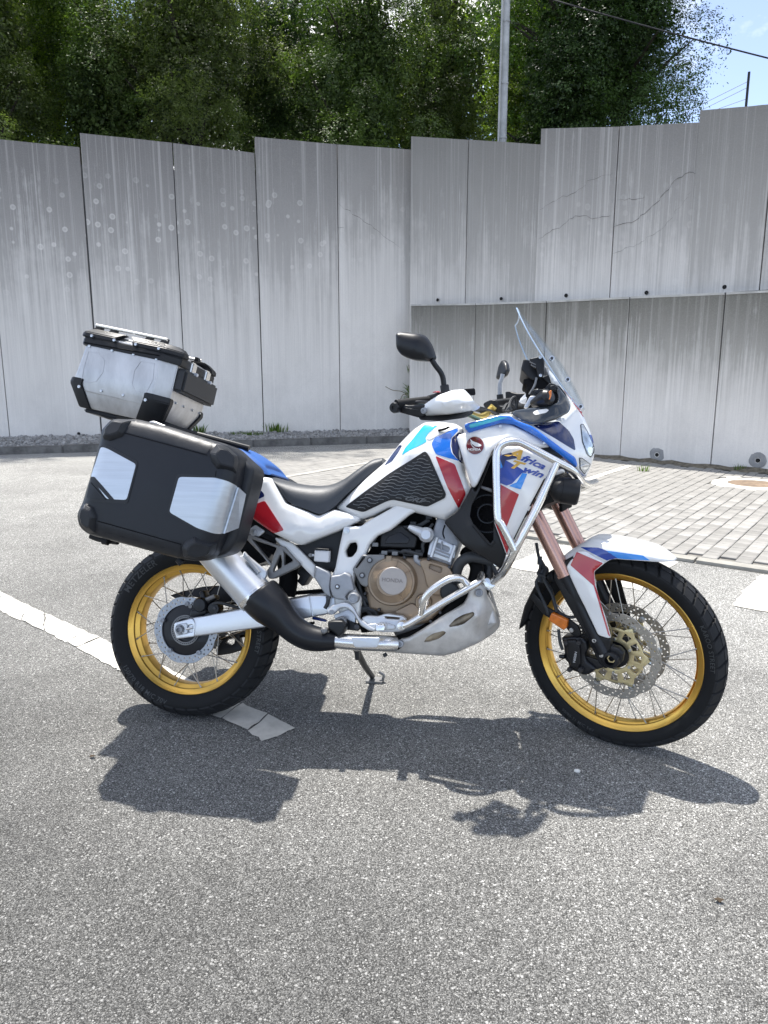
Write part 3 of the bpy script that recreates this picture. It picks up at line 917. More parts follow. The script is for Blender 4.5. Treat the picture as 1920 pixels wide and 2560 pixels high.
e = sky_pt(2300, 236, 15.5)
wire('overhead_cable', sky_pt(1263, -36, 15.2), e, .013, .06, 'thick dark cable running from the pole across the right hand tree and the open sky')
pm = sky_pt(1867, 225, 24)
mast = thing('thin_mast', 'thin dark mast against the sky above the right end of the wall', 'mast', (pm[0], pm[1], 3.5))
zt = sky_pt(1870, 180, 24)[2]
b = B(); b.add(*tube_vf([(pm[0], pm[1], 3.0), (pm[0]+.02, pm[1], zt)], .035, 8, 1)); b.obj('shaft', M['wire'], mast, org=np.array([pm[0], pm[1], 3.5]))
for k, (a, bq) in enumerate((((1867, 205), (1700, 288)), ((1866, 220), (1704, 300)), ((1864, 248), (1700, 306)))):
    bb = B(); bb.add(*tube_vf([sky_pt(*a, 24), sky_pt(*bq, 24.5)], .007, 5, 1)); bb.obj('stay_wire', M['wire'], mast, org=np.array([pm[0], pm[1], 3.5]))

# ------------------------------------------------------------------ weeds
M['grass'] = leaf_mat('grass_blades', (.05, .09, .02), (.13, .19, .045), .5, .35)
M['straw'] = mat('dry_stem', (.20, .16, .08), .9)
def blades(base, n, h, spread, lean=.5, rg=RNG):
    V = []; F = []
    for _ in range(n):
        a = rg.uniform(0, 6.28); r = spread*math.sqrt(rg.uniform()); p = np.array(base)+np.array([r*math.cos(a), r*math.sin(a)*.6, 0])
        hh = h*rg.uniform(.45, 1.1); d = np.array([math.cos(a), math.sin(a), 0])*rg.uniform(.1, lean)*hh
        w = np.array([-math.sin(a), math.cos(a), 0])*hh*.045+np.array([.002, 0, 0])
        q = [p, p+d*.35+np.array([0, 0, hh*.55]), p+d+np.array([0, 0, hh*.9])]
        s = len(V)
        V += [q[0]-w, q[0]+w, q[1]-w*.8, q[1]+w*.8, q[2]]
        F += [(s, s+1, s+3, s+2), (s+2, s+3, s+4)]
    return V, F
def tonemesh(o):
    at = o.data.attributes.new('tone', 'FLOAT', 'FACE'); at.data.foreach_set('value', np.clip(RNG.normal(.55, .25, len(o.data.polygons)), 0, 1).astype(np.float32)); return o
for k, (px, py, n, h, sp, lab) in enumerate(((617, 1091, 420, .11, .34, 'dense low clump of bright grass on the gravel behind the seat'), (690, 1086, 110, .26, .26, 'loose taller grass on the gravel, right of the dense clump'),
                               (498, 1090, 60, .26, .12, 'sparse grass blades on the gravel beside the metal top case'), (827, 1080, 26, .24, .1, 'few single grass blades on the gravel under the wall joint'))):
    p = G(px, py, .1)
    b = B(); b.add(*blades(p, n, h, sp)); o = tonemesh(b.obj('grass_tuft', M['grass'], None, ang=None, org=p)); o.location = p
    tag(o, lab, 'grass tuft', 'grass tufts on the gravel')
# weed rooted in the wall corner
s, z = on_wall(PL, 1022, 985); x = wall_pt(PL, s, .04); p = np.array([x[0], x[1], z])
wd = thing('wall_weed', 'green weed with long drooping stalks growing from the joint in the wall corner', 'weed', p)
def wp(px, py, o_=.12): s, z = on_wall(PL, px, py); x = wall_pt(PL, s, o_); return np.array([x[0], x[1], z])
b = B()
for st in ([(1022, 990), (1000, 978), (978, 975), (960, 966)], [(1022, 985), (1030, 965), (1036, 945)], [(1020, 992), (1005, 985), (997, 998)], [(1022, 985), (1020, 930), (1018, 912)]):
    b.add(*tube_vf([wp(*q) for q in st], .006, 5, 3))
b.obj('stalk', M['straw'], wd, org=p)
V = []; F = []
for st in ([(1022, 990), (997, 975)], [(1022, 985), (1035, 950)], [(1020, 990), (996, 1000)], [(1020, 985), (1005, 968)], [(1024, 988), (1032, 978)], [(1020, 935), (1014, 918)], [(1020, 930), (1026, 915)], [(1020, 990), (1008, 1002)], [(1021, 980), (1012, 960)]):
    for _ in range(5):
        a = wp(*st[0])+RNG.normal(0, .02, 3); c = wp(*st[1])+RNG.normal(0, .045, 3); w = np.array([PL[1][0], PL[1][1], .3])*.006
        m_ = (a+c)/2+np.array([0, 0, .03]); s = len(V); V += [a-w*.4, a+w*.4, m_-w, m_+w, c]; F += [(s, s+1, s+3, s+2), (s+2, s+3, s+4)]
tonemesh(mesh('leaf_blades', V, F, M['grass'], wd, None, org=p))
# small weeds at the foot of the low wall, dry leaves and chips on the asphalt
for px, py, n, lab in ((1608, 1178, 26, 'small yellowish weed in the paving joints before the low wall'), (1848, 1176, 30, 'small weed against the foot of the low wall near the manhole'), (1688, 1158, 10, 'single upright grass stalk at the foot of the low wall')):
    p = G(px, py, .02); b = B(); b.add(*blades(p, n, .1 if n > 10 else .2, .07)); o = tonemesh(b.obj('weed', M['grass'], None, ang=None, org=p)); o.location = p; tag(o, lab, 'weed')
M['dryleaf'] = mat('dry_leaf', (.05, .035, .02), .9)
M['chip'] = mat('white_stone', (.75, .74, .7), .7)
for px, py, lab in ((217, 1187, 'dark dry leaf on the asphalt left of the black side case'), (231, 1892, 'dark dry leaf on the asphalt in front of the rear wheel'), (1797, 2252, 'dark dry leaf on the asphalt near the right edge')):
    p = G(px, py, .004); r = np.random.default_rng(int(px))
    b = B(); a0 = r.uniform(0, 3); V = [p+np.array([math.cos(a+a0)*.013*(1 if k % 2 else .55), math.sin(a+a0)*.008, .002+.002*(k % 3)]) for k, a in enumerate(np.linspace(0, 6.28, 9)[:-1])]
    b.add(V, [tuple(range(8))]); o = b.obj('dry_leaf', M['dryleaf'], None, ang=None, org=p); o.location = p; tag(o, lab, 'leaf')
p = G(1443, 1927, .006); o = mesh('pebble', iv_*np.array([.012, .009, .007]), if_, M['chip'], None, 60); o.location = p; tag(o, 'small white pebble on the asphalt inside the motorcycle shadow', 'pebble')
p = G(888, 1078, .13); b = B()
V = [p+np.array([math.cos(a)*.13*RNG.uniform(.6, 1.1), math.sin(a)*.07, .03+RNG.uniform(0, .05)]) for a in np.linspace(0, 6.28, 13)[:-1]]+[p+np.array([0, 0, .10])]
b.add(V, [(k, (k+1) % 12, 12) for k in range(12)]); o = b.obj('plastic_scrap', M['chip'], None, ang=None, org=p); o.location = p; tag(o, 'crumpled white plastic scrap on the gravel at the wall', 'litter')
# ------------------------------------------------------------------ motorcycle: tools
M['white'] = mat('white_gloss_paint', (.80, .80, .79), .14, coat=.6)
M['blue'] = mat('blue_paint', (.015, .155, .62), .2, coat=.7)
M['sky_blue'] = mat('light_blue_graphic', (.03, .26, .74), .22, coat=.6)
M['navy'] = mat('navy_graphic', (.010, .018, .085), .22, coat=.7)
M['royal'] = mat('royal_blue_graphic', (.016, .055, .33), .22, coat=.7)
M['red'] = mat('red_graphic', (.42, .012, .022), .22, coat=.7)
M['black'] = mat('black_plastic', (.011, .0115, .013), .42, spec=.36, var=.15, vscale=30, bump=.12, bscale=400)
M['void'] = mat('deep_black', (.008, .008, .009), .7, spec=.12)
M['satin'] = mat('black_satin_metal', (.009, .010, .013), .36, spec=.4)
M['rubber'] = mat('tyre_rubber', (.010, .0105, .0115), .68, spec=.25, var=.3, vscale=18, bump=.15, bscale=150)
M['tread'] = mat('tread_rubber', (.016, .017, .019), .66, spec=.3, var=.35, vscale=25, bump=.2, bscale=120)
M['letters'] = mat('raised_rubber_letters', (.034, .036, .038), .55)
M['gold'] = mat('gold_anodised', (.78, .47, .10), .30, metal=.85, var=.08, vscale=6)
M['gold_pale'] = mat('pale_gold_alloy', (.72, .62, .36), .35, metal=.8)
M['steel'] = mat('stainless_tube', (.80, .79, .77), .25, metal=.95)
M['spoke'] = mat('spoke_steel', (.42, .395, .35), .34, metal=.8)
M['alu'] = mat('satin_aluminium', (.74, .76, .79), .36, metal=.85, var=.05, vscale=10)
M['silver'] = mat('silver_paint', (.60, .62, .65), .34, metal=.5, var=.05, vscale=20)
M['cast'] = mat('grey_cast_metal', (.34, .355, .38), .5, metal=.4, var=.12, vscale=25, bump=.15, bscale=200)
M['cast_dark'] = mat('dark_cast_metal', (.22, .22, .22), .48, metal=.5, var=.15, vscale=20, bump=.15, bscale=200)
M['skid'] = mat('worn_aluminium', (.64, .62, .59), .46, metal=.45, var=.26, vscale=9, bump=.22, bscale=60)
M['bronze'] = mat('bronze_engine_paint', (.31, .235, .165), .42, metal=.55, var=.1, vscale=14)
M['bronze_light'] = mat('bronze_grey_cover', (.40, .36, .33), .42, metal=.5, var=.06, vscale=30)
M['copper'] = mat('copper_fork_tube', (.56, .335, .27), .24, metal=.8)
M['disc'] = mat('brake_disc_steel', (.44, .42, .38), .36, metal=.8, var=.12, vscale=30)
M['disc2'] = mat('brake_disc_grey', (.36, .38, .41), .4, metal=.7, var=.12, vscale=30)
M['bolt'] = mat('zinc_bolt', (.62, .64, .66), .3, metal=.9)
M['bolt_dark'] = mat('dark_bolt', (.06, .06, .065), .4, metal=.6)
M['seat'] = mat('seat_vinyl', (.045, .050, .058), .46, var=.1, vscale=40, bump=.35, bscale=500)
M['seat_blue'] = mat('blue_seat_vinyl', (.028, .11, .36), .5, bump=.3, bscale=500)
M['sky_sheen'] = mat('blue_with_sky_sheen', (.02, .46, .60), .2, coat=.7)  # blue paint with the sky's reflection put into the colour
M['amber'] = mat('amber_lens', (.72, .19, .02), .22, coat=.5, var=.2, vscale=60)
def clear_mat():
    m = bpy.data.materials.new('clear_plastic'); m.use_nodes = True
    nt = m.node_tree; N = nt.nodes; L = nt.links
    t = N.new('ShaderNodeBsdfTransparent'); t.inputs['Color'].default_value = (.93, .955, .975, 1)
    g = N.new('ShaderNodeBsdfGlossy'); g.inputs['Roughness'].default_value = .03
    f = N.new('ShaderNodeLayerWeight'); f.inputs['Blend'].default_value = .25
    q = N.new('ShaderNodeMath'); q.operation = 'POWER'; q.inputs[1].default_value = 2.5; L.new(f.outputs['Facing'], q.inputs[0])
    q2 = N.new('ShaderNodeMath'); q2.operation = 'MULTIPLY_ADD'; q2.inputs[1].default_value = .35; q2.inputs[2].default_value = .04; L.new(q.outputs[0], q2.inputs[0])
    x = N.new('ShaderNodeMixShader'); L.new(q2.outputs[0], x.inputs['Fac']); L.new(t.outputs['BSDF'], x.inputs[1]); L.new(g.outputs['BSDF'], x.inputs[2])
    L.new(x.outputs['Shader'], N['Material Output'].inputs['Surface'])
    return m
M['clear'] = clear_mat()
M['smoke'] = mat('smoked_plastic', (.030, .036, .042), .08, coat=.6)
M['lens'] = mat('headlamp_lens', (.55, .58, .6), .06, metal=.55, coat=.8, var=.5, vscale=30)
M['hose'] = mat('rubber_hose', (.030, .033, .037), .5)
M['reservoir'] = mat('translucent_reservoir', (.66, .67, .69), .35)
M['engrave'] = mat('engraved_lettering', (.24, .215, .2), .5, metal=.4)
M['yellow_metal'] = mat('gold_handlebar', (.75, .56, .16), .32, metal=.8)
M['pad_line'] = mat('grip_pad_ridge', (.12, .125, .13), .3)  # ridge glints are put into this paler colour

RT = LM                                                              # the lean of the parked machine
bike = thing('motorcycle', 'white, blue and red adventure motorcycle with gold wire wheels leaning on its side stand', 'motorcycle', (0, 0, 0), None, RT)

def xz_of(px, py, y, st=False):
    P = US(px, py, y) if st else U(px, py, y)
    return np.array([P[0], P[2]])
def xz_fit(pts, f, st=False, y0=-.15):
    out = []
    for p in pts:
        y = float(f(xz_of(p[0], p[1], y0, st))[0])
        for _ in range(24):
            q = xz_of(p[0], p[1], y, st); y = .6*y+.4*float(f(q)[0])
        out.append(xz_of(p[0], p[1], y, st))
    return np.array(out)
def curve_plate(outline, holes, half, bevel, res=2):
    cu = bpy.data.curves.new('c', 'CURVE'); cu.dimensions = '2D'; cu.fill_mode = 'BOTH'
    cu.extrude = max(half-bevel, 0); cu.bevel_depth = bevel; cu.bevel_resolution = res; cu.offset = -bevel
    for lp in [outline]+list(holes):
        s = cu.splines.new('POLY'); s.points.add(len(lp)-1); s.use_cyclic_u = True
        for q, p in zip(s.points, lp): q.co = (p[0], p[1], 0, 1)
    o = bpy.data.objects.new('c', cu); COL.objects.link(o)
    dg = bpy.context.evaluated_depsgraph_get(); dg.update()
    me = bpy.data.meshes.new_from_object(o.evaluated_get(dg), depsgraph=dg)
    V = np.array([v.co[:] for v in me.vertices]); F = [tuple(p.vertices) for p in me.polygons]
    bpy.data.objects.remove(o); bpy.data.curves.remove(cu); bpy.data.meshes.remove(me)
    return V, F
def weld(o, d=1e-4):
    bm = bmesh.new(); bm.from_mesh(o.data); bmesh.ops.remove_doubles(bm, verts=bm.verts, dist=d)
    bmesh.ops.recalc_face_normals(bm, faces=bm.faces); bm.to_mesh(o.data); bm.free(); smooth(o.data, 38); return o
def plate(name, parent, m, k, pts, y, t, holes=(), st=False, bevel=.0025, rnd=.006, org=None):
    """flat plate: outer face at Y=y, thickness t inwards"""
    oc = [xz_of(*p, y, st) for p in zl(k, pts)]
    hc = [[xz_of(*p, y, st) for p in zl(k, h)] for h in holes]
    if rnd: oc = round_poly(oc, rnd); hc = [round_poly(h, rnd) for h in hc]
    V, F = curve_plate(oc, hc, t/2, bevel)
    P = np.c_[V[:, 0], y+t/2+V[:, 2], V[:, 1]]
    if st: P = steer(P)
    return weld(mesh(name, P, F, m, parent, org=org))
def mirror(o, name=None):
    """the same part on the other side of the machine"""
    V = np.array([v.co[:] for v in o.data.vertices])*np.array([1, -1, 1])
    F = [tuple(reversed(p.vertices)) for p in o.data.polygons]
    return mesh(name or o.name.split('.')[0], V, F, o.data.materials[0], o.parent)
PF = {}
def panel(name, parent, m, k, pts, ctrl, t=.004, r=.01, h=.014, solid=False, holes=(), st=False, rnd=.008, org=None, ang=40, flip=False):
    """curved shell: ctrl gives the depth Y at some photo points; edges roll inwards with radius r"""
    cx = np.array([xz_of(*zz(k, c[0], c[1]), c[2], st) for c in ctrl])
    f0 = rbf(cx, [c[2] for c in ctrl]) if len(ctrl) > 2 else (lambda P, y=ctrl[0][2]: np.full(len(np.atleast_2d(P)), y))
    ym = float(np.mean([c[2] for c in ctrl]))
    oc = xz_fit(zl(k, pts), lambda q: f0(q)+r, st, ym)
    hc = [xz_fit(zl(k, q), lambda q: f0(q)+.5*r, st, ym) for q in holes]
    if rnd: oc = round_poly(oc, rnd); hc = [round_poly(q, rnd*.6) for q in hc]
    rings = [r*.06, r*.22, r*.55, r] if r > .004 else []
    P2, F = tri2d(oc, hc, h, rings)
    d = edge_dist(P2, [oc])
    roll = np.where(d < r, r-np.sqrt(np.clip(r*r-(r-np.minimum(d, r))**2, 0, None)), 0)
    base = f0(P2)
    yf = base+roll
    n = len(P2)
    front = np.c_[P2[:, 0], yf, P2[:, 1]]
    if solid: back = front*np.array([1, -1, 1])
    else: back = np.c_[P2[:, 0], np.maximum(base+r, yf)+t, P2[:, 1]]
    V = np.vstack([front, back])
    FF = list(F)+[tuple(n+i for i in reversed(q)) for q in F]
    for a, b_ in rim_edges(F): FF.append((b_, a, n+a, n+b_))
    if st: V = steer(V)
    o = mesh(name, V, FF, m, parent, ang, org)
    PF[o.name] = (f0, st)
    return o
def saddle(name, parent, m, k, st_pts, w, e=1.0, n=9, st=False, close=True, low_y=None, org=None, ang=40, sub=3):
    """body spanning both sides: stations of (top pixel at Y=0, low pixel at Y=-w)"""
    R = []
    ww = w if hasattr(w, '__len__') else [w]*len(st_pts)
    for (tp, lp), wi in zip(st_pts, ww):
        T = xz_of(*zz(k, *tp), 0, st); Lq = xz_of(*zz(k, *lp), -wi, st); R.append([T[0], T[1], Lq[0], Lq[1], wi])
    R = catmull(np.array(R), sub) if sub > 1 else np.array(R)
    V = []; F = []
    m_ = 2*n-1
    for T0, T1, L0, L1, wi in R:
        for j in range(m_):
            a = j/(m_-1)*math.pi
            s = math.sin(a)**e; c = math.copysign(abs(math.cos(a))**e, math.cos(a))
            V.append((L0+(T0-L0)*s, -wi*c, L1+(T1-L1)*s))
    for i in range(len(R)-1):
        for j in range(m_-1):
            F.append((i*m_+j, i*m_+j+1, (i+1)*m_+j+1, (i+1)*m_+j))
        if close: F.append((i*m_, (i+1)*m_, (i+1)*m_+m_-1, i*m_+m_-1))
    if close:
        F.append(tuple(range(m_))); F.append(tuple((len(R)-1)*m_+j for j in range(m_)))
    V = np.array(V)
    if st: V = steer(V)
    o = mesh(name, V, F, m, parent, ang, org)
    if not close:
        md = o.modifiers.new('thickness', 'SOLIDIFY'); md.thickness = .004; md.offset = 0
    return o
ORGS = {}
def bvh_of(objs):
    V = []; F = []
    for o in objs:
        s = len(V); og = ORGS.get(o.name, np.zeros(3))
        V += [np.array(v.co[:])+og for v in o.data.vertices]
        F += [tuple(i+s for i in p.vertices) for p in o.data.polygons]
    return BVHTree.FromPolygons([Vector(v) for v in V], F)
def hit(bv, px, py):
    d = Vector(LM.T@raydir(px, py)).normalized()
    return bv.ray_cast(Vector(ol), d)
def decal(name, parent, m, k, pts, objs, h=.0009, rnd=5, res=7.0, holes=(), org=None, px_pts=None, ang=40):
    """thin sheet laid on the surface of other parts"""
    bv = bvh_of(objs) if not isinstance(objs, BVHTree) else objs
    oc = np.array(px_pts if px_pts is not None else zl(k, pts), float)
    if rnd: oc = round_poly(oc, rnd)
    P2, F = tri2d(oc, [np.array(zl(k, q), float) for q in holes], res, [1.2])
    return lay(name, parent, m, P2, F, bv, h, org, ang)
def lay(name, parent, m, P2, F, bv, h, org=None, ang=40):
    V = np.zeros((len(P2), 3)); Nn = np.zeros((len(P2), 3)); ok = np.zeros(len(P2), bool)
    for i, p in enumerate(P2):
        loc, no, _, dist = hit(bv, *p)
        if loc is not None:
            if no.dot(Vector(ol)-loc) < 0: no = -no
            V[i] = loc; Nn[i] = no; ok[i] = True
    # drop triangles that tear across a step
    FF = []
    for f in F:
        if all(ok[i] for i in f):
            q = V[list(f)]
            if max(np.ptp(q[:, 1]), 0) < .05: FF.append(f)
    n = len(P2)
    top = V+Nn*h; bot = V-Nn*.0015
    A = np.vstack([top, bot])
    G_ = list(FF)
    for a, b_ in rim_edges(FF): G_.append((b_, a, n+a, n+b_))
    used = sorted({i for f in G_ for i in f}); mp = {i: j for j, i in enumerate(used)}
    o = mesh(name, A[used], [tuple(mp[i] for i in f) for f in G_], m, parent, ang, org)
    if org is not None: ORGS[o.name] = org
    return o
def glyphs(s, shear=0.0, bold=0.0, spacing=1.0):
    cu = bpy.data.curves.new('t', 'FONT'); cu.body = s; cu.shear = shear; cu.offset = bold; cu.space_character = spacing; cu.fill_mode = 'FRONT'; cu.resolution_u = 3
    o = bpy.data.objects.new('t', cu); COL.objects.link(o)
    dg = bpy.context.evaluated_depsgraph_get(); dg.update()
    me = bpy.data.meshes.new_from_object(o.evaluated_get(dg), depsgraph=dg)
    bm = bmesh.new(); bm.from_mesh(me); bmesh.ops.triangulate(bm, faces=bm.faces); bm.to_mesh(me); bm.free()
    V = np.array([v.co[:2] for v in me.vertices]); F = [tuple(p.vertices) for p in me.polygons]
    bpy.data.objects.remove(o); bpy.data.curves.remove(cu); bpy.data.meshes.remove(me)
    V = V-np.array([V[:, 0].min(), 0])
    return V/np.array([1, 1]), F
def text_on(name, parent, m, s, k, p0, p1, height, objs, h=.0016, shear=0.0, bold=.02, down=None, org=None):
    """writing laid on a surface from photo point p0 to p1 (zoom pixels); height in zoom pixels"""
    V, F = glyphs(s, shear, bold)
    w = V[:, 0].max(); hh = .72
    a = np.array(p0, float); b_ = np.array(p1, float)
    e = (b_-a); nrm = np.array([e[1], -e[0]])/np.linalg.norm(e) if down is None else -np.array(down, float)
    P = a+V[:, :1]/w*e+V[:, 1:]/hh*height*nrm
    P = np.array([zz(k, *q) for q in P])
    bv = bvh_of(objs) if not isinstance(objs, BVHTree) else objs
    return lay(name, parent, m, P, F, bv, h, org)
def bolt(parent, k, u, v, y, r=.006, m='bolt', st=False, d=.004, name='bolt', org=None, hexa=True):
    q = xz_of(*zz(k, u, v), y, st)
    b = B()
    V, F = lathe_vf([(.0005, -d), (r*.45, -d), (r*.5, -d-.0005), (r*.95, -d), (r, -d*.6), (r, .004)], (q[0], y, q[1]), (0, 1, 0), 12)
    b.add(V, F)
    return b.obj(name, M[m], parent, fn=steer if st else None, org=org)
def tube(name, parent, m, k, pts, r, st=False, n=10, sub=4, org=None, flat=None):
    """pts: (u, v, y)"""
    P = []
    for p in pts:
        q = xz_of(*zz(k, p[0], p[1]), p[2], st); P.append((q[0], p[2], q[1]))
    b = B(); b.add(*tube_vf(P, r, n, sub, True, flat))
    return b.obj(name, m, parent, fn=steer if st else None, org=org)
def lathe_at(name, parent, m, k, u, v, y, prof, st=False, n=32, org=None):
    q = xz_of(*zz(k, u, v), y, st)
    b = B(); b.add(*lathe_vf(prof, (q[0], y, q[1]), (0, 1, 0), n))
    return b.obj(name, m, parent, fn=steer if st else None, org=org)
def P3(k, u, v, y, st=False):
    q = xz_of(*zz(k, u, v), y, st); p = np.array([q[0], y, q[1]])
    return steer(p) if st else p

# ------------------------------------------------------------------ wheels (axle along Y, centre at the origin)
def wheel(name, loc, R3, R, W, rimR, rimW, wall_r, nsp, hubR, nblk, front):
    hb = B()
    hw = .052 if front else .075
    hb.add(*lathe_vf([(.001, -hw-.012), (.022, -hw-.012), (.022, -hw), (hubR*.8, -hw+.004), (hubR*.8, -hw+.016), (.028, -hw+.03), (.026, 0), (.028, hw-.03), (hubR*.8, hw-.016), (hubR*.8, hw-.004), (.022, hw), (.022, hw+.012), (.001, hw+.012)], (0, 0, 0), (0, 1, 0), 32))
    w = hb.obj(name, M['satin'], bike)
    Mx = np.eye(4); Mx[:3, :3] = R3; Mx[:3, 3] = loc
    w.matrix_local = Matrix(Mx.tolist())
    r2 = rimW/2
    b = B()
    pr = [(rimR, -r2), (rimR-.003, -r2-.002), (rimR-.007, -r2+.001), (rimR-.010, -r2+.004), (rimR-.020, -r2+.009), (rimR-.022, -r2+.015), (rimR-.0155, -r2+.019), (rimR-.016, -r2+.024), (rimR-.024, -r2+.028), (wall_r, -r2*.45), (wall_r-.002, -r2*.3), (wall_r-.002, r2*.3), (wall_r, r2*.45)]
    inner = pr+[(a, -y) for a, y in reversed(pr[:9])]
    outer = [(rimR-.006, r2-.006), (rimR-.008, 0), (rimR-.006, -r2+.006)]
    b.add(*lathe_vf(inner+outer, (0, 0, 0), (0, 1, 0), 96, True)); b.obj('rim', M['gold'], w, 24)
    # tyre carcass
    cr = R-.008
    sw = W/2
    def tread_pt(s, r):                                              # s in -1..1 across the crown
        a = s*1.08
        return np.array([r-(1-math.cos(a))*W*.40, sw*.985*math.sin(a)/math.sin(1.08)])
    prof = [(rimR-.004, -r2+.004), (rimR+.002, -r2-.003)]
    hgt = R-rimR
    for t in (.2, .4, .58):
        prof.append((rimR+hgt*t*.9, -(r2+.004+(sw-r2-.004)*math.sin(t/.58*math.pi/2))))
    for s in np.linspace(-1, 1, 13): prof.append(tuple(tread_pt(s, cr)))
    prof += [(a, -y) for a, y in reversed(prof[:5])]
    b = B(); b.add(*lathe_vf(prof, (0, 0, 0), (0, 1, 0), 110)); ty = b.obj('tyre', M['rubber'], w, 50)
    # tread blocks
    b = B()
    rows = [(-1.0, -.44, .34), (-.40, -.04, .2), (.0, .38, -.2), (.42, 1.0, -.34)] if front else [(-1.0, -.52, .42), (-.47, -.02, .26), (.02, .47, -.26), (.52, 1.0, -.42)]
    for i in range(nblk):
        p0 = 2*math.pi*i/nblk; dp = 2*math.pi/nblk
        for ri, (s0, s1, sk) in enumerate(rows):
            ofs = (.5 if ri in (1, 3) else 0)*dp+(.22*dp if ri == 0 else 0)
            g = .09 if ri in (0, 3) else .12
            cs = []
            for lev, ins in ((-.003, 0), (.0085, .05)):
                for s, pp in ((s0, g), ((s0+s1)/2, g), (s1, g), (s1, 1-g*.6), ((s0+s1)/2, 1-g*.6), (s0, 1-g*.6)):
                    sc_ = s0+(s1-s0)*(.5+((s-s0)/(s1-s0)-.5)*(1-ins*2))
                    pq = .5+(pp-.5)*(1-ins*2)
                    # the carved angle
                    phi = p0+ofs+(pq+sk*((s-s0)/(s1-s0))*(1 if s0 < 0 else 1))*dp
                    r_, y_ = tread_pt(sc_, cr+(lev if lev < 0 else lev*(1-.35*abs(sc_)**6)))
                    if abs(sc_) > .9 and lev > 0: y_ *= 1.008
                    cs.append((r_*math.cos(phi), y_, r_*math.sin(phi)))
            F = [(0, 1, 2, 3, 4, 5), (6, 7, 8, 9, 10, 11)]+[(j, (j+1) % 6, 6+(j+1) % 6, 6+j) for j in range(6)]
            b.add(cs, F)
    tr = b.obj('tread', M['tread'], w, 25); tr['kind'] = 'stuff'
    # sidewall writing on the right hand side
    def arc_text(s, a0, size, rad, flip=False):
        V, F = glyphs(s, 0, .015, 1.08)
        wd = V[:, 0].max()
        P = []
        for x, y in V:
            rr = rad+(y-.35)*size
            a = a0-x*size/rad if not flip else a0+x*size/rad
            if flip: rr = rad-(y-.35)*size
            t = (rr-rimR)/(hgt*.9)
            yy = -(r2+.004+(sw-r2-.004)*math.sin(min(t, .58)/.58*math.pi/2))-.0012
            P.append((rr*math.cos(a), yy, rr*math.sin(a)))
        mesh('sidewall_lettering', P, F, M['letters'], w, None)
    if front:
        arc_text('KAROO STREET', math.radians(28), .021, rimR+hgt*.42)
        arc_text('90/90-21 M/C 54V', math.radians(232), .016, rimR+hgt*.4, True)
    else:
        arc_text('METZELER', math.radians(152), .034, rimR+hgt*.42)
        arc_text('150/70 R18 M/C 70V', math.radians(212), .024, rimR+hgt*.42, True)
        arc_text('KAROO STREET', math.radians(22), .024, rimR+hgt*.42)
    # spokes: four kinds, each a mesh shared by its copies
    rr = rimR-.0175
    protos = {}
    for side in (-1, 1):
        for lead in (-1, 1):
            ah = lead*math.radians(62 if front else 58); ar = 0
            A = (rr*math.cos(ar), side*(r2-.018), rr*math.sin(ar))
            Bq = (hubR*math.cos(ah), side*(hw-.010-.006*(lead > 0)), hubR*math.sin(ah))
            bb = B(); bb.add(*tube_vf([A, Bq], .0019, 6, 1))
            d = (np.array(Bq)-np.array(A)); d /= np.linalg.norm(d)
            bb.add(*tube_vf([np.array(A)-d*.004, np.array(A)+d*.014], .0032, 6, 1))
            me = bpy.data.meshes.new('spoke'); me.from_pydata(bb.V, [], bb.F); me.update(); smooth(me, 50); me.materials.append(M['spoke'])
            protos[(side, lead)] = me
    for i in range(nsp):
        side = -1 if i % 2 else 1
        lead = 1 if (i//2) % 2 else -1
        o = bpy.data.objects.new('spoke', protos[(side, lead)]); link(o, w)
        pair = (i//4)*4+1.5
        ang_ = 2*math.pi*(i+(.25*(1 if lead < 0 else -1)))/nsp
        o.rotation_euler = (0, -ang_, 0)
    return w
def disc_mesh(name, parent, m, R, ri, y, t, nw, wave, rows, hr, ph=0.0):
    n = nw*10
    oc = [((R-wave*(.5-.5*math.cos(nw*a))**3)*np.array([math.cos(a), math.sin(a)])) for a in np.linspace(0, 2*math.pi, n+1)[:-1]+ph]
    ic = [(ri*np.array([math.cos(a), math.sin(a)])) for a in np.linspace(0, 2*math.pi, 49)[:-1]]
    holes = [ic]
    for rad, num, of in rows:
        for i in range(num):
            a = 2*math.pi*(i+of)/num
            c = rad*np.array([math.cos(a), math.sin(a)])
            holes.append([c+hr*np.array([math.cos(q), math.sin(q)]) for q in np.linspace(0, 2*math.pi, 9)[:-1]])
    V, F = curve_plate(oc, holes, t/2, .0005, 0)
    return weld(mesh(name, np.c_[V[:, 0], y+V[:, 2], V[:, 1]], F, m, parent), 2e-5)
def rot_plate(name, parent, m, oc, holes, y, t, bevel=.001):
    V, F = curve_plate(oc, holes, t/2, bevel, 1)
    return weld(mesh(name, np.c_[V[:, 0], y+V[:, 2], V[:, 1]], F, m, parent), 2e-5)
def ring(r, n=40, c=(0, 0), ph=0): return [np.array(c)+r*np.array([math.cos(a), math.sin(a)]) for a in np.linspace(0, 2*math.pi, n+1)[:-1]+ph]
rw = wheel('rear_wheel', (0, 0, .333), np.eye(3), .333, .150, .2455, .118, .212, 32, .075, 40, False)
FR = RS
fwh = wheel('front_wheel', steer([WB, 0, .347]), FR, .347, .096, .283, .070, .2555, 36, .058, 46, True)
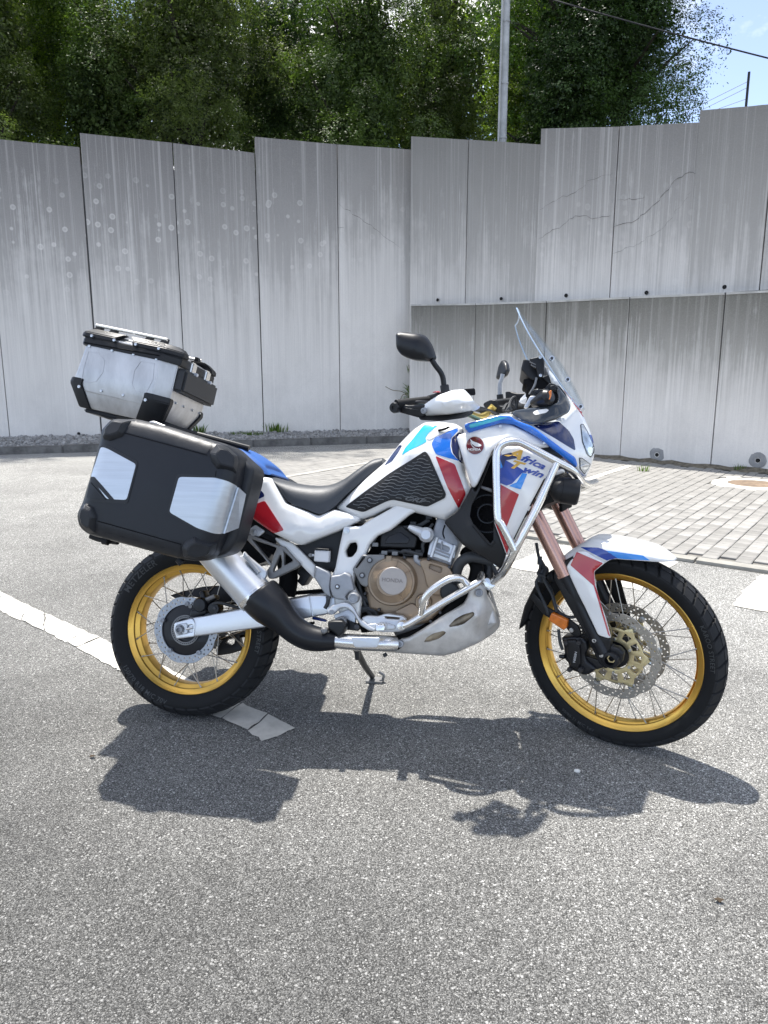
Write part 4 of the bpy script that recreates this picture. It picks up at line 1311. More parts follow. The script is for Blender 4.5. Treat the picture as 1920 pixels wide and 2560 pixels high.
# rear disc with carrier, sensor ring and axle hardware
disc_mesh('brake_disc', rw, M['disc2'], .1245, .094, -.082, .006, 10, .004, [(.114, 30, 0), (.1035, 30, .5)], .003)
star = [((.094+.006*(1 if i % 8 == 0 else 0))*np.array([math.cos(a), math.sin(a)])) for i, a in enumerate(np.linspace(0, 2*math.pi, 41)[:-1])]
rot_plate('disc_carrier', rw, M['satin'], [p*1.0 for p in ring(.0945)], [ring(.03)], -.076, .007)
disc_mesh('sensor_ring', rw, M['cast_dark'], .056, .044, -.087, .003, 24, .0, [(.05, 40, 0)], .0022)
for i in range(5):
    a = 2*math.pi*i/5+.3
    b = B(); c = (.098*math.cos(a), -.086, .098*math.sin(a)); b.add(*lathe_vf([(.0005, -.004), (.004, -.004), (.0045, -.006), (.0085, -.005), (.009, .006)], c, (0, 1, 0), 12)); b.obj('disc_bolt', M['cast'], rw)
# chain side
disc_mesh('sprocket', rw, M['cast_dark'], .105, .07, .088, .006, 42, .008, [(.085, 10, 0)], .008)

# front discs, gold carriers
for sgn, nm in ((-1, 'near'), (1, 'far')):
    y = sgn*.055
    disc_mesh('brake_disc', fwh, M['disc'], .1545, .122, y, .005, 10, .006, [(.147, 30, 0), (.1375, 30, .33), (.129, 30, .66)], .0035)
    oc = []
    for i in range(60):
        a = 2*math.pi*i/60
        oc.append((.098+.022*max(0, math.cos(6*a))**3)*np.array([math.cos(a), math.sin(a)]))
    hs = [ring(.05)]+[[(.078+dr)*np.array([math.cos(2*math.pi*i/12+da), math.sin(2*math.pi*i/12+da)]) for dr, da in ((-.013, -.13), (.012, -.16), (.014, .13), (-.012, .16))] for i in range(12)]
    rot_plate('disc_carrier', fwh, M['gold_pale'], oc, hs, y-sgn*.001, .008)
    for i in range(6):
        a = 2*math.pi*i/6
        b = B(); b.add(*lathe_vf([(.0005, -.006), (.005, -.006), (.0055, -.0075), (.011, -.006), (.0115, .006)], (.119*math.cos(a), y, .119*math.sin(a)), (0, -sgn*-1, 0), 14)); b.obj('disc_bobbin', M['bolt'], fwh)
        a += .5
        b = B(); b.add(*lathe_vf([(.0005, -.008), (.0045, -.008), (.005, .004)], (.06*math.cos(a), y-.002 if sgn < 0 else y+.002, .06*math.sin(a)), (0, 1, 0), 10)); b.obj('disc_bolt', M['bolt'], fwh)

# ------------------------------------------------------------------ swingarm, chain, rear brake
sa = plate('swingarm', bike, M['alu'], 5, [(513, 600), (640, 566), (980, 503), (1130, 475), (1440, 412), (1555, 408), (1640, 420), (1640, 520), (1560, 545), (1470, 560), (1130, 632), (650, 697), (528, 712)], -.138, .045, bevel=.006)
mirror(sa)
plate('weld_seam', sa, M['alu'], 5, [(1440, 414), (1449, 412), (1476, 556), (1466, 560)], -.1405, .01, bevel=.002, rnd=.001)
plate('axle_block', sa, M['alu'], 5, [(512, 602), (640, 568), (655, 600), (650, 697), (528, 712), (508, 650)], -.144, .012, holes=[[(600, 622), (640, 612), (640, 664), (600, 668)]], bevel=.003)
plate('axle_plate', sa, M['silver'], 5, [(522, 610), (592, 600), (600, 612), (604, 676), (534, 690), (524, 680)], -.150, .008)
b = B(); q = U(449, 1574, -.152); b.add(*lathe_vf([(.0005, -.001), (.007, -.001), (.008, -.012), (.013, -.010), (.0135, .002), (.019, .002), (.02, .008)], (q[0], -.152, q[2]), (0, 1, 0), 18)); b.obj('axle_nut', M['cast'], sa)
tube('adjuster_screw', sa, M['bolt'], 5, [(595, 645, -.147), (642, 632, -.147)], .0045)
tube('chain', bike, M['void'], 5, [(720, 470, .085), (1100, 420, .085), (1350, 396, .085), (1550, 378, .085)], .012, n=6, flat=(1.0, .5))
b = B()
for i in range(26):
    t = i/25; u, v = 1300+250*t, 398-20*t
    q = P3(5, u, v-3+(i % 2)*5, .083); b.add(*box_vf(q, .011, .014, .013))
o = b.obj('chain_link', M['satin'], bike); o['kind'] = 'stuff'
tube('chain', bike, M['void'], 5, [(720, 720, .085), (1000, 690, .085), (1240, 640, .085), (1480, 600, .085)], .012, n=6, flat=(1.0, .5))
plate('chain_guard', bike, M['black'], 5, [(484, 410), (560, 385), (700, 352), (830, 344), (900, 360), (1000, 400), (1000, 480), (860, 470), (760, 440), (640, 420), (520, 432)], .055, .035)
plate('chain_guide', bike, M['black'], 5, [(800, 790), (830, 740), (905, 670), (985, 655), (1010, 680), (960, 690), (985, 790), (900, 815), (810, 828)], .06, .03, holes=[[(860, 740), (890, 705), (930, 690), (930, 740), (900, 760)]])
# rear caliper on its hanger
cal = plate('rear_brake_caliper', bike, M['satin'], 5, [(610, 560), (625, 512), (660, 505), (655, 450), (690, 430), (680, 385), (715, 378), (725, 420), (790, 410), (800, 440), (760, 460), (735, 500), (730, 540), (640, 565)], -.125, .05, bevel=.008)
lathe_at('caliper_piston', cal, M['satin'], 5, 695, 475, -.13, [(.001, -.016), (.022, -.014), (.027, -.006), (.027, .02)])
lathe_at('caliper_boss', cal, M['satin'], 5, 790, 500, -.122, [(.001, -.012), (.02, -.010), (.024, 0), (.024, .03)])
bolt(cal, 5, 793, 500, -.134, .006, 'bolt_dark'); bolt(cal, 5, 626, 485, -.11, .008, 'cast_dark')
tube('brake_hose', bike, M['hose'], 5, [(780, 470, -.13), (830, 462, -.135), (900, 480, -.13), (960, 495, -.12), (1100, 520, -.10)], .006)
tube('bleed_nipple', cal, M['cast_dark'], 5, [(735, 440, -.125), (795, 415, -.125)], .008)

# ------------------------------------------------------------------ silencer
def axis_pts(k, pts, n=18, sub=4):
    P = []; R = []
    for u, v, y, r in pts:
        q = xz_of(*zz(k, u, v), y); P.append((q[0], y, q[1])); R.append(r)
    return tube_vf(P, np.array(R), n, sub)
b = B(); b.add(*axis_pts(5, [(560, -170, -.185, .063), (815, 125, -.19, .0655), (1070, 408, -.195, .067), (1082, 424, -.195, .066)], 28, 2)); sil = b.obj('silencer', M['alu'], bike)
b = B(); b.add(*axis_pts(5, [(1063, 402, -.195, .0685), (1082, 424, -.195, .0685)], 28, 1)); b.obj('clamp_band', M['steel'], sil)
bolt(sil, 5, 1040, 430, -.262, .004, 'bolt_dark')
b = B(); b.add(*axis_pts(8, [(205, 930, -.195, .071), (245, 978, -.195, .0745), (365, 1100, -.198, .070), (520, 1252, -.20, .052), (655, 1372, -.20, .0475), (800, 1445, -.20, .0455), (960, 1472, -.20, .040), (1108, 1482, -.2, .031)], 14, 3)); hs = b.obj('heat_shield', M['satin'], bike, 28)
b = B(); b.add(*axis_pts(6, [(150, 985, -.2, .0265), (330, 1000, -.195, .0275), (560, 1010, -.185, .0275), (640, 1015, -.17, .0275)], 18, 3)); ex = b.obj('exhaust_pipe', M['steel'], bike)
plate('heat_plate', ex, M['silver'], 6, [(300, 962), (525, 965), (505, 1030), (490, 1042), (340, 1042), (322, 1030)], -.2255, .004, bevel=.0015)
# hanger bracket of the silencer
hg_ = plate('silencer_hanger', bike, M['silver'], 8, [(0, 640), (20, 520), (40, 450), (80, 500), (200, 600), (300, 680), (300, 740), (240, 830), (180, 740), (120, 660), (60, 650)], -.205, .02, bevel=.004)
tube('hanger_rib', hg_, M['cast'], 8, [(75, 520, -.215), (215, 700, -.215)], .008)
bolt(hg_, 8, 160, 695, -.215, .006, 'cast_dark'); bolt(hg_, 8, 205, 800, -.215, .006, 'cast_dark')

# ------------------------------------------------------------------ frame, sub frame, brackets
fr = plate('main_frame', bike, M['white'], 6, [(240, 112), (372, 108), (445, 60), (640, -50), (830, -120), (830, -20), (745, 22), (600, 140), (500, 183), (440, 250), (405, 335), (335, 430), (315, 560), (345, 620), (375, 660), (360, 830), (240, 840), (165, 700), (150, 480), (172, 440), (213, 230)], -.158, .05, holes=[[(250, 300), (285, 240), (335, 232), (346, 262), (340, 300), (305, 345), (262, 348)]], bevel=.011)
mirror(fr)
bolt(fr, 6, 266, 142, -.158, .011); bolt(fr, 6, 266, 142, -.162, .006)
plate('frame_shade_box', bike, M['void'], 6, [(20, 60), (330, 20), (360, 320), (300, 440), (160, 470), (20, 330)], -.10, .2)  # added black box that fills the frame opening with shade
su = plate('sub_frame', bike, M['white'], 8, [(400, 290), (600, 358), (640, 395), (868, 620), (858, 775), (640, 555), (480, 400), (405, 325)], -.140, .03, bevel=.006)
mirror(su)
tube('frame_tube', bike, M['void'], 8, [(-100, 240, -.10), (200, 330, -.10), (480, 480, -.10), (700, 640, -.1)], .02)
pb = plate('passenger_peg_bracket', bike, M['cast_dark'], 8, [(18, 232), (130, 268), (425, 385), (500, 400), (640, 555), (690, 598), (670, 640), (390, 772), (330, 770), (296, 690), (350, 610), (330, 590), (20, 262)], -.165, .03,
           holes=[[(128, 308), (205, 340), (418, 412), (405, 450), (378, 500), (352, 600)], [(462, 488), (480, 560), (474, 640), (382, 690), (378, 672)], [(498, 440), (520, 470), (612, 560), (504, 618), (505, 500)]], bevel=.005)
pt_ = plate('bracket_tab', bike, M['silver'], 8, [(50, 240), (175, 148), (285, 220), (215, 285)], -.155, .012)
lathe_at('tab_bush', pt_, M['cast'], 8, 158, 235, -.158, [(.001, -.006), (.009, -.006), (.013, -.005), (.014, .01)]); bolt(pt_, 8, 155, 232, -.165, .006)
c1 = plate('frame_cover', bike, M['cast'], 8, [(866, 618), (1020, 690), (1042, 740), (1030, 880), (1050, 985), (985, 960), (855, 765)], -.188, .03, bevel=.006)
c2 = plate('frame_cover', bike, M['cast'], 8, [(1045, 738), (1150, 724), (1205, 694), (1272, 732), (1312, 905), (1255, 920), (1208, 985), (1240, 1018), (1112, 1010), (1062, 972), (1034, 880)], -.196, .03, bevel=.006)
bolt(c2, 8, 1122, 860, -.196, .0085, 'bolt_dark'); bolt(c2, 8, 1122, 860, -.2, .005, 'bolt')
pv = lathe_at('pivot_cap', bike, M['cast'], 8, 1306, 992, -.198, [(.001, -.006), (.011, -.006), (.0125, -.009), (.0165, -.009), (.018, -.006), (.0195, 0), (.0195, .02)])
# rear master cylinder reservoir
rs_ = plate('brake_reservoir', bike, M['reservoir'], 6, [(18, 290), (130, 294), (126, 388), (12, 380)], -.172, .035, bevel=.005)
plate('reservoir_cap', rs_, M['black'], 6, [(20, 276), (132, 284), (131, 298), (17, 292)], -.176, .042, bevel=.002, rnd=.002)
plate('reservoir_tab', rs_, M['silver'], 6, [(-15, 322), (15, 322), (15, 342), (-15, 342)], -.165, .01); bolt(rs_, 6, -12, 332, -.166, .007, 'cast_dark')
plate('splash_panel', bike, M['black'], 8, [(600, 370), (690, 380), (1180, 200), (1110, 640), (1030, 700), (870, 620)], -.115, .02)
plate('mud_guard', bike, M['black'], 8, [(640, 560), (820, 720), (720, 860), (655, 800), (690, 740), (600, 660)], -.02, .08)
shock = tube('shock_absorber', bike, M['void'], 8, [(520, 520, -.02), (560, 760, -.02), (530, 960, -.02)], .035)

# ------------------------------------------------------------------ engine
en = plate('engine_case', bike, M['bronze'], 6, [(400, 600), (440, 745), (535, 775), (600, 860), (720, 890), (900, 850), (1010, 740), (1080, 620), (1095, 465), (1040, 400), (880, 352), (700, 345), (560, 332), (480, 380), (420, 480)], -.135, .26, bevel=.012)
lo = plate('sump', bike, M['cast_dark'], 6, [(560, 770), (1010, 700), (1010, 900), (800, 960), (640, 960)], -.10, .2, bevel=.01)
cc_ = lathe_at('clutch_cover', bike, M['bronze'], 6, 622, 530, -.135, [(.001, -.062), (.048, -.062), (.050, -.060), (.052, -.058), (.073, -.046), (.074, -.042), (.080, -.042), (.084, -.036), (.085, -.01), (.087, 0)], n=56)
lathe_at('clutch_cap', cc_, M['bronze_light'], 6, 622, 530, -.197, [(.001, -.004), (.0455, -.004), (.048, -.002), (.049, .004)], n=48)
for a in (35, 80, 190, 250, 300):                                    # ribs of the cover
    q = xz_of(*zz(6, 622, 530), -.19); c, s = math.cos(math.radians(a)), math.sin(math.radians(a))
    b = B(); b.add(*tube_vf([(q[0]+.05*c, -.1945, q[1]+.05*s), (q[0]+.075*c, -.180, q[1]+.075*s)], .0018, 6, 1)); b.obj('rib', M['bronze'], cc_)
for u, v in ((712, 348), (895, 360), (1055, 422), (410, 626), (515, 750), (985, 770), (912, 838)):
    lathe_at('case_bolt', en, M['bolt_dark'], 6, u, v, -.14, [(.001, -.010), (.0045, -.010), (.0055, -.008), (.006, .004)], n=12)
b = B()
q = xz_of(*zz(6, 600, 368), -.15); b.add(*box_vf((q[0], -.158, q[1]), .018, .05, .028)); b.obj('case_lug', M['bronze'], en)
pump = lathe_at('water_pump_cover', bike, M['bronze'], 6, 858, 690, -.14, [(.001, -.022), (.02, -.022), (.022, -.018), (.026, -.018), (.029, -.012), (.03, .01)], n=30)
lathe_at('pump_cap', pump, M['bronze_light'], 6, 858, 690, -.165, [(.001, -.003), (.017, -.003), (.019, 0), (.019, .004)], n=24)
plate('case_web', en, M['bronze'], 6, [(820, 380), (870, 365), (1050, 420), (1085, 480), (1040, 640), (930, 640), (880, 560), (860, 470)], -.150, .02, holes=[[(905, 400), (1000, 430), (990, 470), (895, 430)]], bevel=.004)
plate('case_web', en, M['bronze'], 6, [(640, 760), (760, 700), (900, 760), (860, 830), (700, 860), (650, 830)], -.150, .02, bevel=.004)
# cylinder and head, leaning forward
cy = plate('cylinder', bike, M['cast'], 6, [(895, 262), (960, 40), (1020, 40), (1135, 232), (1072, 420), (885, 352)], -.125, .25, bevel=.008)
hd = plate('cylinder_plate', cy, M['silver'], 6, [(905, 245), (945, 188), (1108, 262), (1095, 360), (1060, 350), (1062, 390), (885, 330)], -.134, .012, holes=[[(960, 235), (1060, 275), (1050, 310), (950, 270)]], bevel=.003)
tube('cylinder_rib', cy, M['silver'], 6, [(960, 195, -.14), (915, 345, -.14)], .006); tube('cylinder_rib', cy, M['silver'], 6, [(1100, 258, -.14), (1055, 385, -.14)], .006)
for a, bq in (((945, 285), (1060, 330)), ((940, 310), (1050, 352)), ((1000, 225), (992, 290))):
    tube('cylinder_rib', cy, M['cast'], 6, [(*a, -.139), (*bq, -.139)], .003)
tube('head_seam', cy, M['void'], 6, [(1020, 100, -.126), (1005, 160, -.126), (1018, 205, -.126)], .0025)
st_ = tube('cam_sensor', bike, M['silver'], 6, [(742, 112, -.15), (760, 122, -.15), (830, 152, -.15), (905, 185, -.145)], [.008, .011, .018, .021], n=14, sub=2)
lathe_at('sensor_flange', st_, M['silver'], 6, 880, 175, -.14, [(.001, -.03), (.016, -.03), (.026, -.02), (.026, .03)])
fl = lathe_at('oil_filter', bike, M['satin'], 6, 1062, 610, -.16, [(.001, -.03), (.028, -.03), (.034, -.024), (.034, .05)], n=20)
text_bv = None
ab = plate('air_box', bike, M['black'], 6, [(518, 272), (528, 165), (560, 150), (690, 98), (720, 130), (812, 192), (790, 282)], -.13, .2, bevel=.006)
plate('air_box_recess', ab, M['satin'], 6, [(555, 242), (585, 185), (675, 152), (752, 205), (735, 246)], -.133, .006, bevel=.0025)
plate('engine_shade_block', bike, M['void'], 6, [(340, 440), (480, 240), (560, 60), (900, -60), (960, 120), (890, 380), (560, 400), (420, 470), (400, 700), (640, 900), (380, 930), (300, 700)], -.05, .1)  # added black filler standing in for the shade behind the engine
for P_ in ([(690, 310), (720, 300), (850, 330)], [(800, 330), (800, 370), (840, 400), (850, 410)]):
    tube('coolant_pipe', bike, M['cast'] if len(P_) > 3 else M['hose'], 6, [(u, v, -.14) for u, v in P_], .009 if len(P_) > 3 else .007)
for P_, r_ in (([(880, 210), (850, 250), (840, 320), (700, 330)], .006), ([(640, 120), (800, 110), (900, 60)], .007), ([(700, 150), (860, 150), (930, 90)], .005), ([(520, 330), (600, 300), (690, 310), (760, 290)], .006), ([(340, 480), (380, 620), (430, 760), (500, 820)], .007), ([(380, 640), (450, 700), (500, 800)], .009), ([(360, 760), (420, 740), (480, 760)], .012)):
    tube('cable', bike, M['hose'], 6, [(u, v, -.12) for u, v in P_], r_)
for u, v in ((560, 312), (640, 318), (820, 305), (780, 90), (900, 40), (490, 250)):
    q = P3(6, u, v, -.125); b = B(); b.add(*box_vf(q, .02, .03, .013)); b.obj('connector', M['cast_dark'] if u < 700 else M['black'], bike)
eb = plate('engine_bracket', bike, M['cast_dark'], 6, [(308, 440), (385, 328), (555, 328), (562, 368), (500, 392), (455, 440), (438, 560), (415, 580), (372, 560)], -.172, .025, holes=[[(335, 425), (388, 345), (408, 345), (342, 432)]], bevel=.005)
bolt(eb, 6, 443, 370, -.173, .0105, 'bolt_dark'); bolt(eb, 6, 385, 487, -.173, .0105, 'bolt_dark'); bolt(eb, 6, 443, 370, -.177, .006, 'cast'); bolt(eb, 6, 385, 487, -.177, .006, 'cast')
# radiator hose looping down to the head
tube('radiator_hose', bike, M['hose'], 6, [(1100, 540, -.12), (1112, 450, -.13), (1150, 380, -.14), (1230, 345, -.15), (1380, 372, -.15)], .019, n=16)
tube('header_pipe', bike, M['void'], 6, [(1180, 300, -.06), (1260, 400, -.10), (1250, 520, -.10), (1180, 640, -.1), (900, 900, -.11), (640, 1010, -.15)], .024, n=14)
tube('header_pipe', bike, M['satin'], 6, [(1240, 360, -.0), (1330, 420, -.02), (1340, 520, -.02), (1240, 700, -.04), (900, 930, -.06)], .024, n=14)
for P_ in ([(1330, 370), (1360, 420), (1350, 480)], [(1380, 380), (1400, 440), (1420, 480)]): tube('cable', bike, M['hose'], 6, [(u, v, -.10) for u, v in P_], .008)
plate('mount_tab', bike, M['steel'], 6, [(1385, 392), (1440, 400), (1475, 428), (1400, 420)], -.13, .006); plate('mount_tab', bike, M['steel'], 6, [(1300, 520), (1350, 500), (1412, 570), (1370, 600), (1330, 580)], -.14, .01)
# footpeg hanger and brake pedal
pe = plate('brake_pedal', bike, M['silver'], 6, [(108, 762), (160, 712), (240, 693), (292, 704), (325, 742), (365, 820), (445, 878), (490, 898), (480, 918), (430, 910), (370, 872), (312, 775), (262, 738), (215, 742), (165, 790), (125, 790)], -.205, .02, bevel=.006)
bolt(pe, 6, 153, 768, -.206, .0095, 'cast')
hgp = plate('peg_hanger', bike, M['silver'], 6, [(378, 812), (425, 796), (505, 802), (552, 785), (690, 796), (724, 822), (718, 905), (680, 920), (560, 926), (440, 912), (395, 868)], -.19, .03, holes=[[(552, 802), (580, 799), (672, 812), (670, 826), (570, 820)]], bevel=.006)
plate('peg_step', hgp, M['silver'], 6, [(420, 860), (560, 850), (640, 872), (640, 905), (440, 912)], -.2, .015, bevel=.004)
pg = plate('foot_peg', bike, M['steel'], 6, [(486, 868), (500, 862), (510, 870), (522, 862), (534, 870), (546, 862), (560, 880), (556, 912), (490, 914)], -.265, .07, bevel=.002, rnd=.001)
hp = plate('heel_guard', bike, M['silver'], 6, [(165, 790), (280, 745), (335, 790), (330, 880), (180, 840)], -.165, .02)
pr_ = plate('passenger_peg', bike, M['black'], 6, [(118, 842), (160, 834), (236, 836), (262, 870), (240, 930), (200, 968), (170, 930), (120, 908)], -.23, .06, bevel=.008)
tube('peg_spring', pr_, M['cast_dark'], 6, [(190, 830, -.2), (225, 815, -.2), (250, 830, -.2), (258, 900, -.2)], .007)
lathe_at('peg_tip', pr_, M['cast_dark'], 6, 93, 910, -.24, [(.001, -.01), (.006, -.01), (.011, -.006), (.011, .02)])
plate('pedal_block', bike, M['black'], 6, [(250, 820), (360, 870), (360, 915), (260, 905)], -.18, .03); bolt(bike, 6, 345, 882, -.2, .009, 'bolt_dark')
tube('brake_switch', bike, M['hose'], 6, [(125, 650, -.17), (120, 700, -.17), (100, 740, -.17)], .007); lathe_at('brake_joint', bike, M['bolt_dark'], 6, 125, 655, -.18, [(.001, -.006), (.008, -.006), (.009, .006)])
plate('link_plate', bike, M['royal'], 6, [(0, 800), (110, 830), (110, 846), (0, 826)], -.1, .02)
# skid plate
M['tan_steel'] = mat('heat_tinted_steel', (.42, .34, .24), .45, metal=.6, var=.4, vscale=25)
sk = panel('skid_plate', bike, M['skid'], 6, [(538, 1060), (618, 975), (740, 962), (860, 890), (1000, 798), (1165, 700), (1195, 640), (1215, 580), (1290, 540), (1332, 570), (1350, 655), (1395, 740), (1445, 830), (1442, 880), (1400, 930), (1290, 1000), (1110, 1080), (1010, 1106), (700, 1085), (540, 1075)],
           [(540, 1065, -.135), (680, 1000, -.168), (700, 1085, -.15), (900, 930, -.175), (1000, 820, -.165), (1200, 680, -.165), (1290, 560, -.165), (1100, 900, -.182), (1270, 800, -.178), (1330, 620, -.15), (1290, 1000, -.14), (1010, 1100, -.14), (1395, 760, -.09), (1440, 850, -.04), (1380, 920, -.07), (1200, 960, -.165)],
           t=.004, r=.014, h=.012, holes=[[(1052, 872), (1100, 820), (1160, 786), (1240, 764), (1250, 782), (1240, 800), (1170, 858), (1120, 874), (1060, 882)], [(858, 998), (885, 960), (930, 932), (1010, 910), (1032, 922), (1020, 940), (975, 972), (900, 996)]])
mirror(sk)
plate('skid_liner', bike, M['skid'], 6, [(620, 1040), (860, 900), (1200, 700), (1330, 640), (1400, 760), (1430, 860), (1280, 980), (1010, 1080), (700, 1070)], -.10, .2, bevel=.02)
b = B(); b.add(*axis_pts(6, [(820, 990, -.12, .03), (950, 940, -.125, .03), (1080, 860, -.125, .03), (1240, 780, -.12, .03)], 12, 2)); b.obj('collector_pipe', M['tan_steel'], bike)
for u, v in ((676, 1010), (1284, 622)):
    lathe_at('skid_bolt', sk, M['cast'], 6, u, v, -.172, [(.001, -.006), (.006, -.006), (.007, -.01), (.012, -.009), (.0135, -.004), (.0135, .006)], n=16)
tube('skid_strap', sk, M['steel'], 6, [(1335, 590, -.14), (1370, 610, -.13), (1400, 700, -.1), (1432, 800, -.06)], .008, flat=(1, .4))
# side stand on the far side
sg = np.array(G(930, 1703)); sl_ = LM.T@sg
q0 = P3(6, 335, 1040, .13)
b = B(); b.add(*tube_vf([q0, q0+(sl_-q0)*.5, sl_+np.array([0, 0, .02])], [.014, .013, .012], 12, 2)); sd = b.obj('side_stand', M['satin'], bike)
Rg = LM.T
b = B(); b.add(*box_vf(sl_+Rg@np.array([.012, 0, .006]), .07, .05, .009, Rg)); b.add(*tube_vf([sl_+Rg@np.array([.045, .0, .006]), sl_+Rg@np.array([.05, .0, .03]), sl_+Rg@np.array([.03, 0, .045])], .006, 8, 3)); b.obj('stand_foot', M['cast_dark'], sd)
tube('stand_spring', sd, M['bolt_dark'], 6, [(345, 1065, .11), (350, 1130, .12)], .010)
tube('drain_tube', bike, M['hose'], 6, [(555, 1085, 0), (568, 1110, 0)], .008)
# ------------------------------------------------------------------ bodywork
def mirror_st(o):
    V = unsteer(np.array([v.co[:] for v in o.data.vertices]))*np.array([1, -1, 1])
    return mesh(o.name.split('.')[0], steer(V), [tuple(reversed(p.vertices)) for p in o.data.polygons], o.data.materials[0], o.parent)
# tail
tail = panel('tail_panel', bike, M['white'], 2, [(-60, 560), (40, 560), (105, 590), (205, 610), (300, 772), (510, 852), (618, 812), (776, 862), (780, 884), (640, 952), (402, 1046), (365, 1036), (222, 970), (60, 858), (-60, 790)],
             [(-60, 600, -.14), (100, 600, -.145), (60, 840, -.165), (300, 780, -.16), (510, 860, -.155), (770, 870, -.15), (390, 1030, -.165), (250, 950, -.175), (400, 940, -.18), (620, 900, -.165)], r=.022, solid=True)
decal('tail_graphic', tail, M['red'], 2, [(66, 792), (162, 757), (286, 948), (222, 966), (60, 850)], [tail], h=.003)
decal('tail_graphic', tail, M['navy'], 2, [(40, 790), (60, 772), (160, 728), (152, 705), (80, 640), (40, 640)], [tail])
decal('tail_graphic', tail, M['royal'], 2, [(40, 640), (82, 632), (142, 700), (60, 742)], [tail], h=.0014)
plate('tail_under', bike, M['black'], 2, [(-40, 820), (60, 862), (225, 978), (240, 1000), (60, 930), (-40, 880)], -.13, .26)
st_main = saddle('seat', bike, M['seat'], 2, [((95, 565), (110, 600)), ((200, 595), (215, 622)), ((350, 638), (310, 760)), ((480, 662), (430, 812)), ((600, 660), (520, 842)), ((700, 620), (600, 802)), ((800, 548), (690, 715)), ((880, 495), (800, 622)), ((935, 486), (925, 515))],
                 [.10, .12, .145, .15, .15, .14, .125, .105, .08], e=.62, n=10, sub=4)
st_rear = saddle('passenger_seat', bike, M['seat_blue'], 2, [((-300, 400), (-300, 520)), ((-100, 400), (-100, 520)), ((0, 418), (0, 520)), ((70, 430), (60, 540)), ((150, 480), (130, 575)), ((205, 528), (188, 588)), ((212, 556), (204, 580))], [.13, .14, .14, .14, .135, .125, .11], e=.5, n=9, sub=3)
# grab rail / rack under the top case
tube('luggage_rack', bike, M['black'], 1, [(1400, 1010, -.10), (1100, 930, -.12), (700, 825, -.13), (430, 770, -.12)], .011)
tube('luggage_rack', bike, M['black'], 1, [(1400, 1010, .10), (1100, 930, .12), (700, 825, .13), (430, 770, .12)], .011)
plate('rack_plate', bike, M['black'], 1, [(185, 706), (340, 745), (780, 810), (960, 880), (940, 905), (700, 850), (350, 790), (210, 735)], -.12, .24, bevel=.004)
# tank
tank = panel('fuel_tank', bike, M['white'], 2, [(620, 805), (700, 722), (800, 628), (942, 505), (1000, 432), (1042, 380), (1130, 292), (1195, 250), (1290, 243), (1400, 258), (1450, 290), (1430, 350), (1450, 560), (1510, 690), (1470, 742), (1418, 822), (1335, 882), (1130, 833), (1010, 802), (965, 802), (860, 855), (788, 880)],
             [(620, 805, -.125), (785, 870, -.145), (942, 515, -.115), (1042, 390, -.13), (1195, 262, -.135), (1400, 265, -.15), (1100, 450, -.175), (1000, 650, -.17), (1250, 600, -.20), (1330, 860, -.175), (1470, 700, -.205), (1415, 450, -.20), (860, 740, -.165), (1130, 820, -.17)], r=.034, solid=True, h=.012)
decal('tank_graphic', tank, M['sky_sheen'], 2, [(1048, 462), (1070, 415), (1112, 368), (1192, 266), (1290, 262), (1222, 318), (1200, 352), (1212, 372), (1180, 392), (1100, 430)], [tank])  # blue sticker coloured as if reflecting the sky
decal('tank_graphic', tank, M['navy'], 2, [(936, 530), (990, 452), (1035, 396), (1052, 398), (1028, 440), (985, 500)], [tank], rnd=3)
decal('tank_graphic', tank, M['blue'], 2, [(1242, 385), (1262, 350), (1400, 285), (1416, 300), (1368, 350), (1362, 400), (1372, 450), (1420, 500), (1270, 456), (1246, 405)], [tank])
decal('tank_graphic', tank, M['navy'], 2, [(1372, 352), (1420, 310), (1440, 330), (1428, 400), (1448, 520), (1424, 506), (1378, 446), (1368, 400)], [tank])
decal('tank_graphic', tank, M['red'], 2, [(1266, 466), (1392, 520), (1464, 712), (1416, 808), (1340, 660)], [tank])
decal('filler_recess', tank, M['silver'], 2, [(1205, 358), (1228, 318), (1300, 268), (1400, 268), (1420, 282), (1290, 330), (1230, 365)], [tank], h=.0016)
tube('tank_vent', tank, M['void'], 2, [(1285, 302, -.16), (1330, 290, -.165), (1360, 275, -.165)], .004)
pad = decal('knee_pad', tank, M['black'], 2, [(682, 796), (960, 590), (1202, 436), (1228, 468), (1335, 712), (1330, 738), (1216, 794), (990, 748), (950, 760), (802, 830)], [tank], h=.004, rnd=7)
padpoly = np.array(zl(2, [(712, 794), (960, 606), (1198, 455), (1216, 480), (1318, 706), (1312, 728), (1212, 778), (994, 734), (945, 746), (806, 812)]))
bvp = bvh_of([pad])
RP = []; RF = []
for j in range(-4, 24):
    base = 420+j*22.5
    pts = []
    for x in np.arange(680, 1345, 6.0):
        ph = ((x+j*13) % 92)/92
        jog = 9*(np.clip((ph-.30)/.12, 0, 1)-np.clip((ph-.80)/.12, 0, 1))
        pts.append((x, base+(x-1000)*.115+jog))
    pts = np.array([zz(2, *p) for p in pts]); ok = in_poly(pts, padpoly)
    for a in range(len(pts)-1):
        if ok[a] and ok[a+1]:
            s = len(RP); w = np.array([0, .8])
            RP += [pts[a]-w, pts[a]+w, pts[a+1]+w, pts[a+1]-w]; RF.append((s, s+1, s+2, s+3))
r_ = lay('pad_ridges', pad, M['pad_line'], np.array(RP), RF, bvp, .0022); r_['kind'] = 'stuff'
text_on('pad_lettering', pad, M['pad_line'], 'CRF', 2, (1070, 752), (1205, 775), 26, bvp, h=.003, shear=.4)

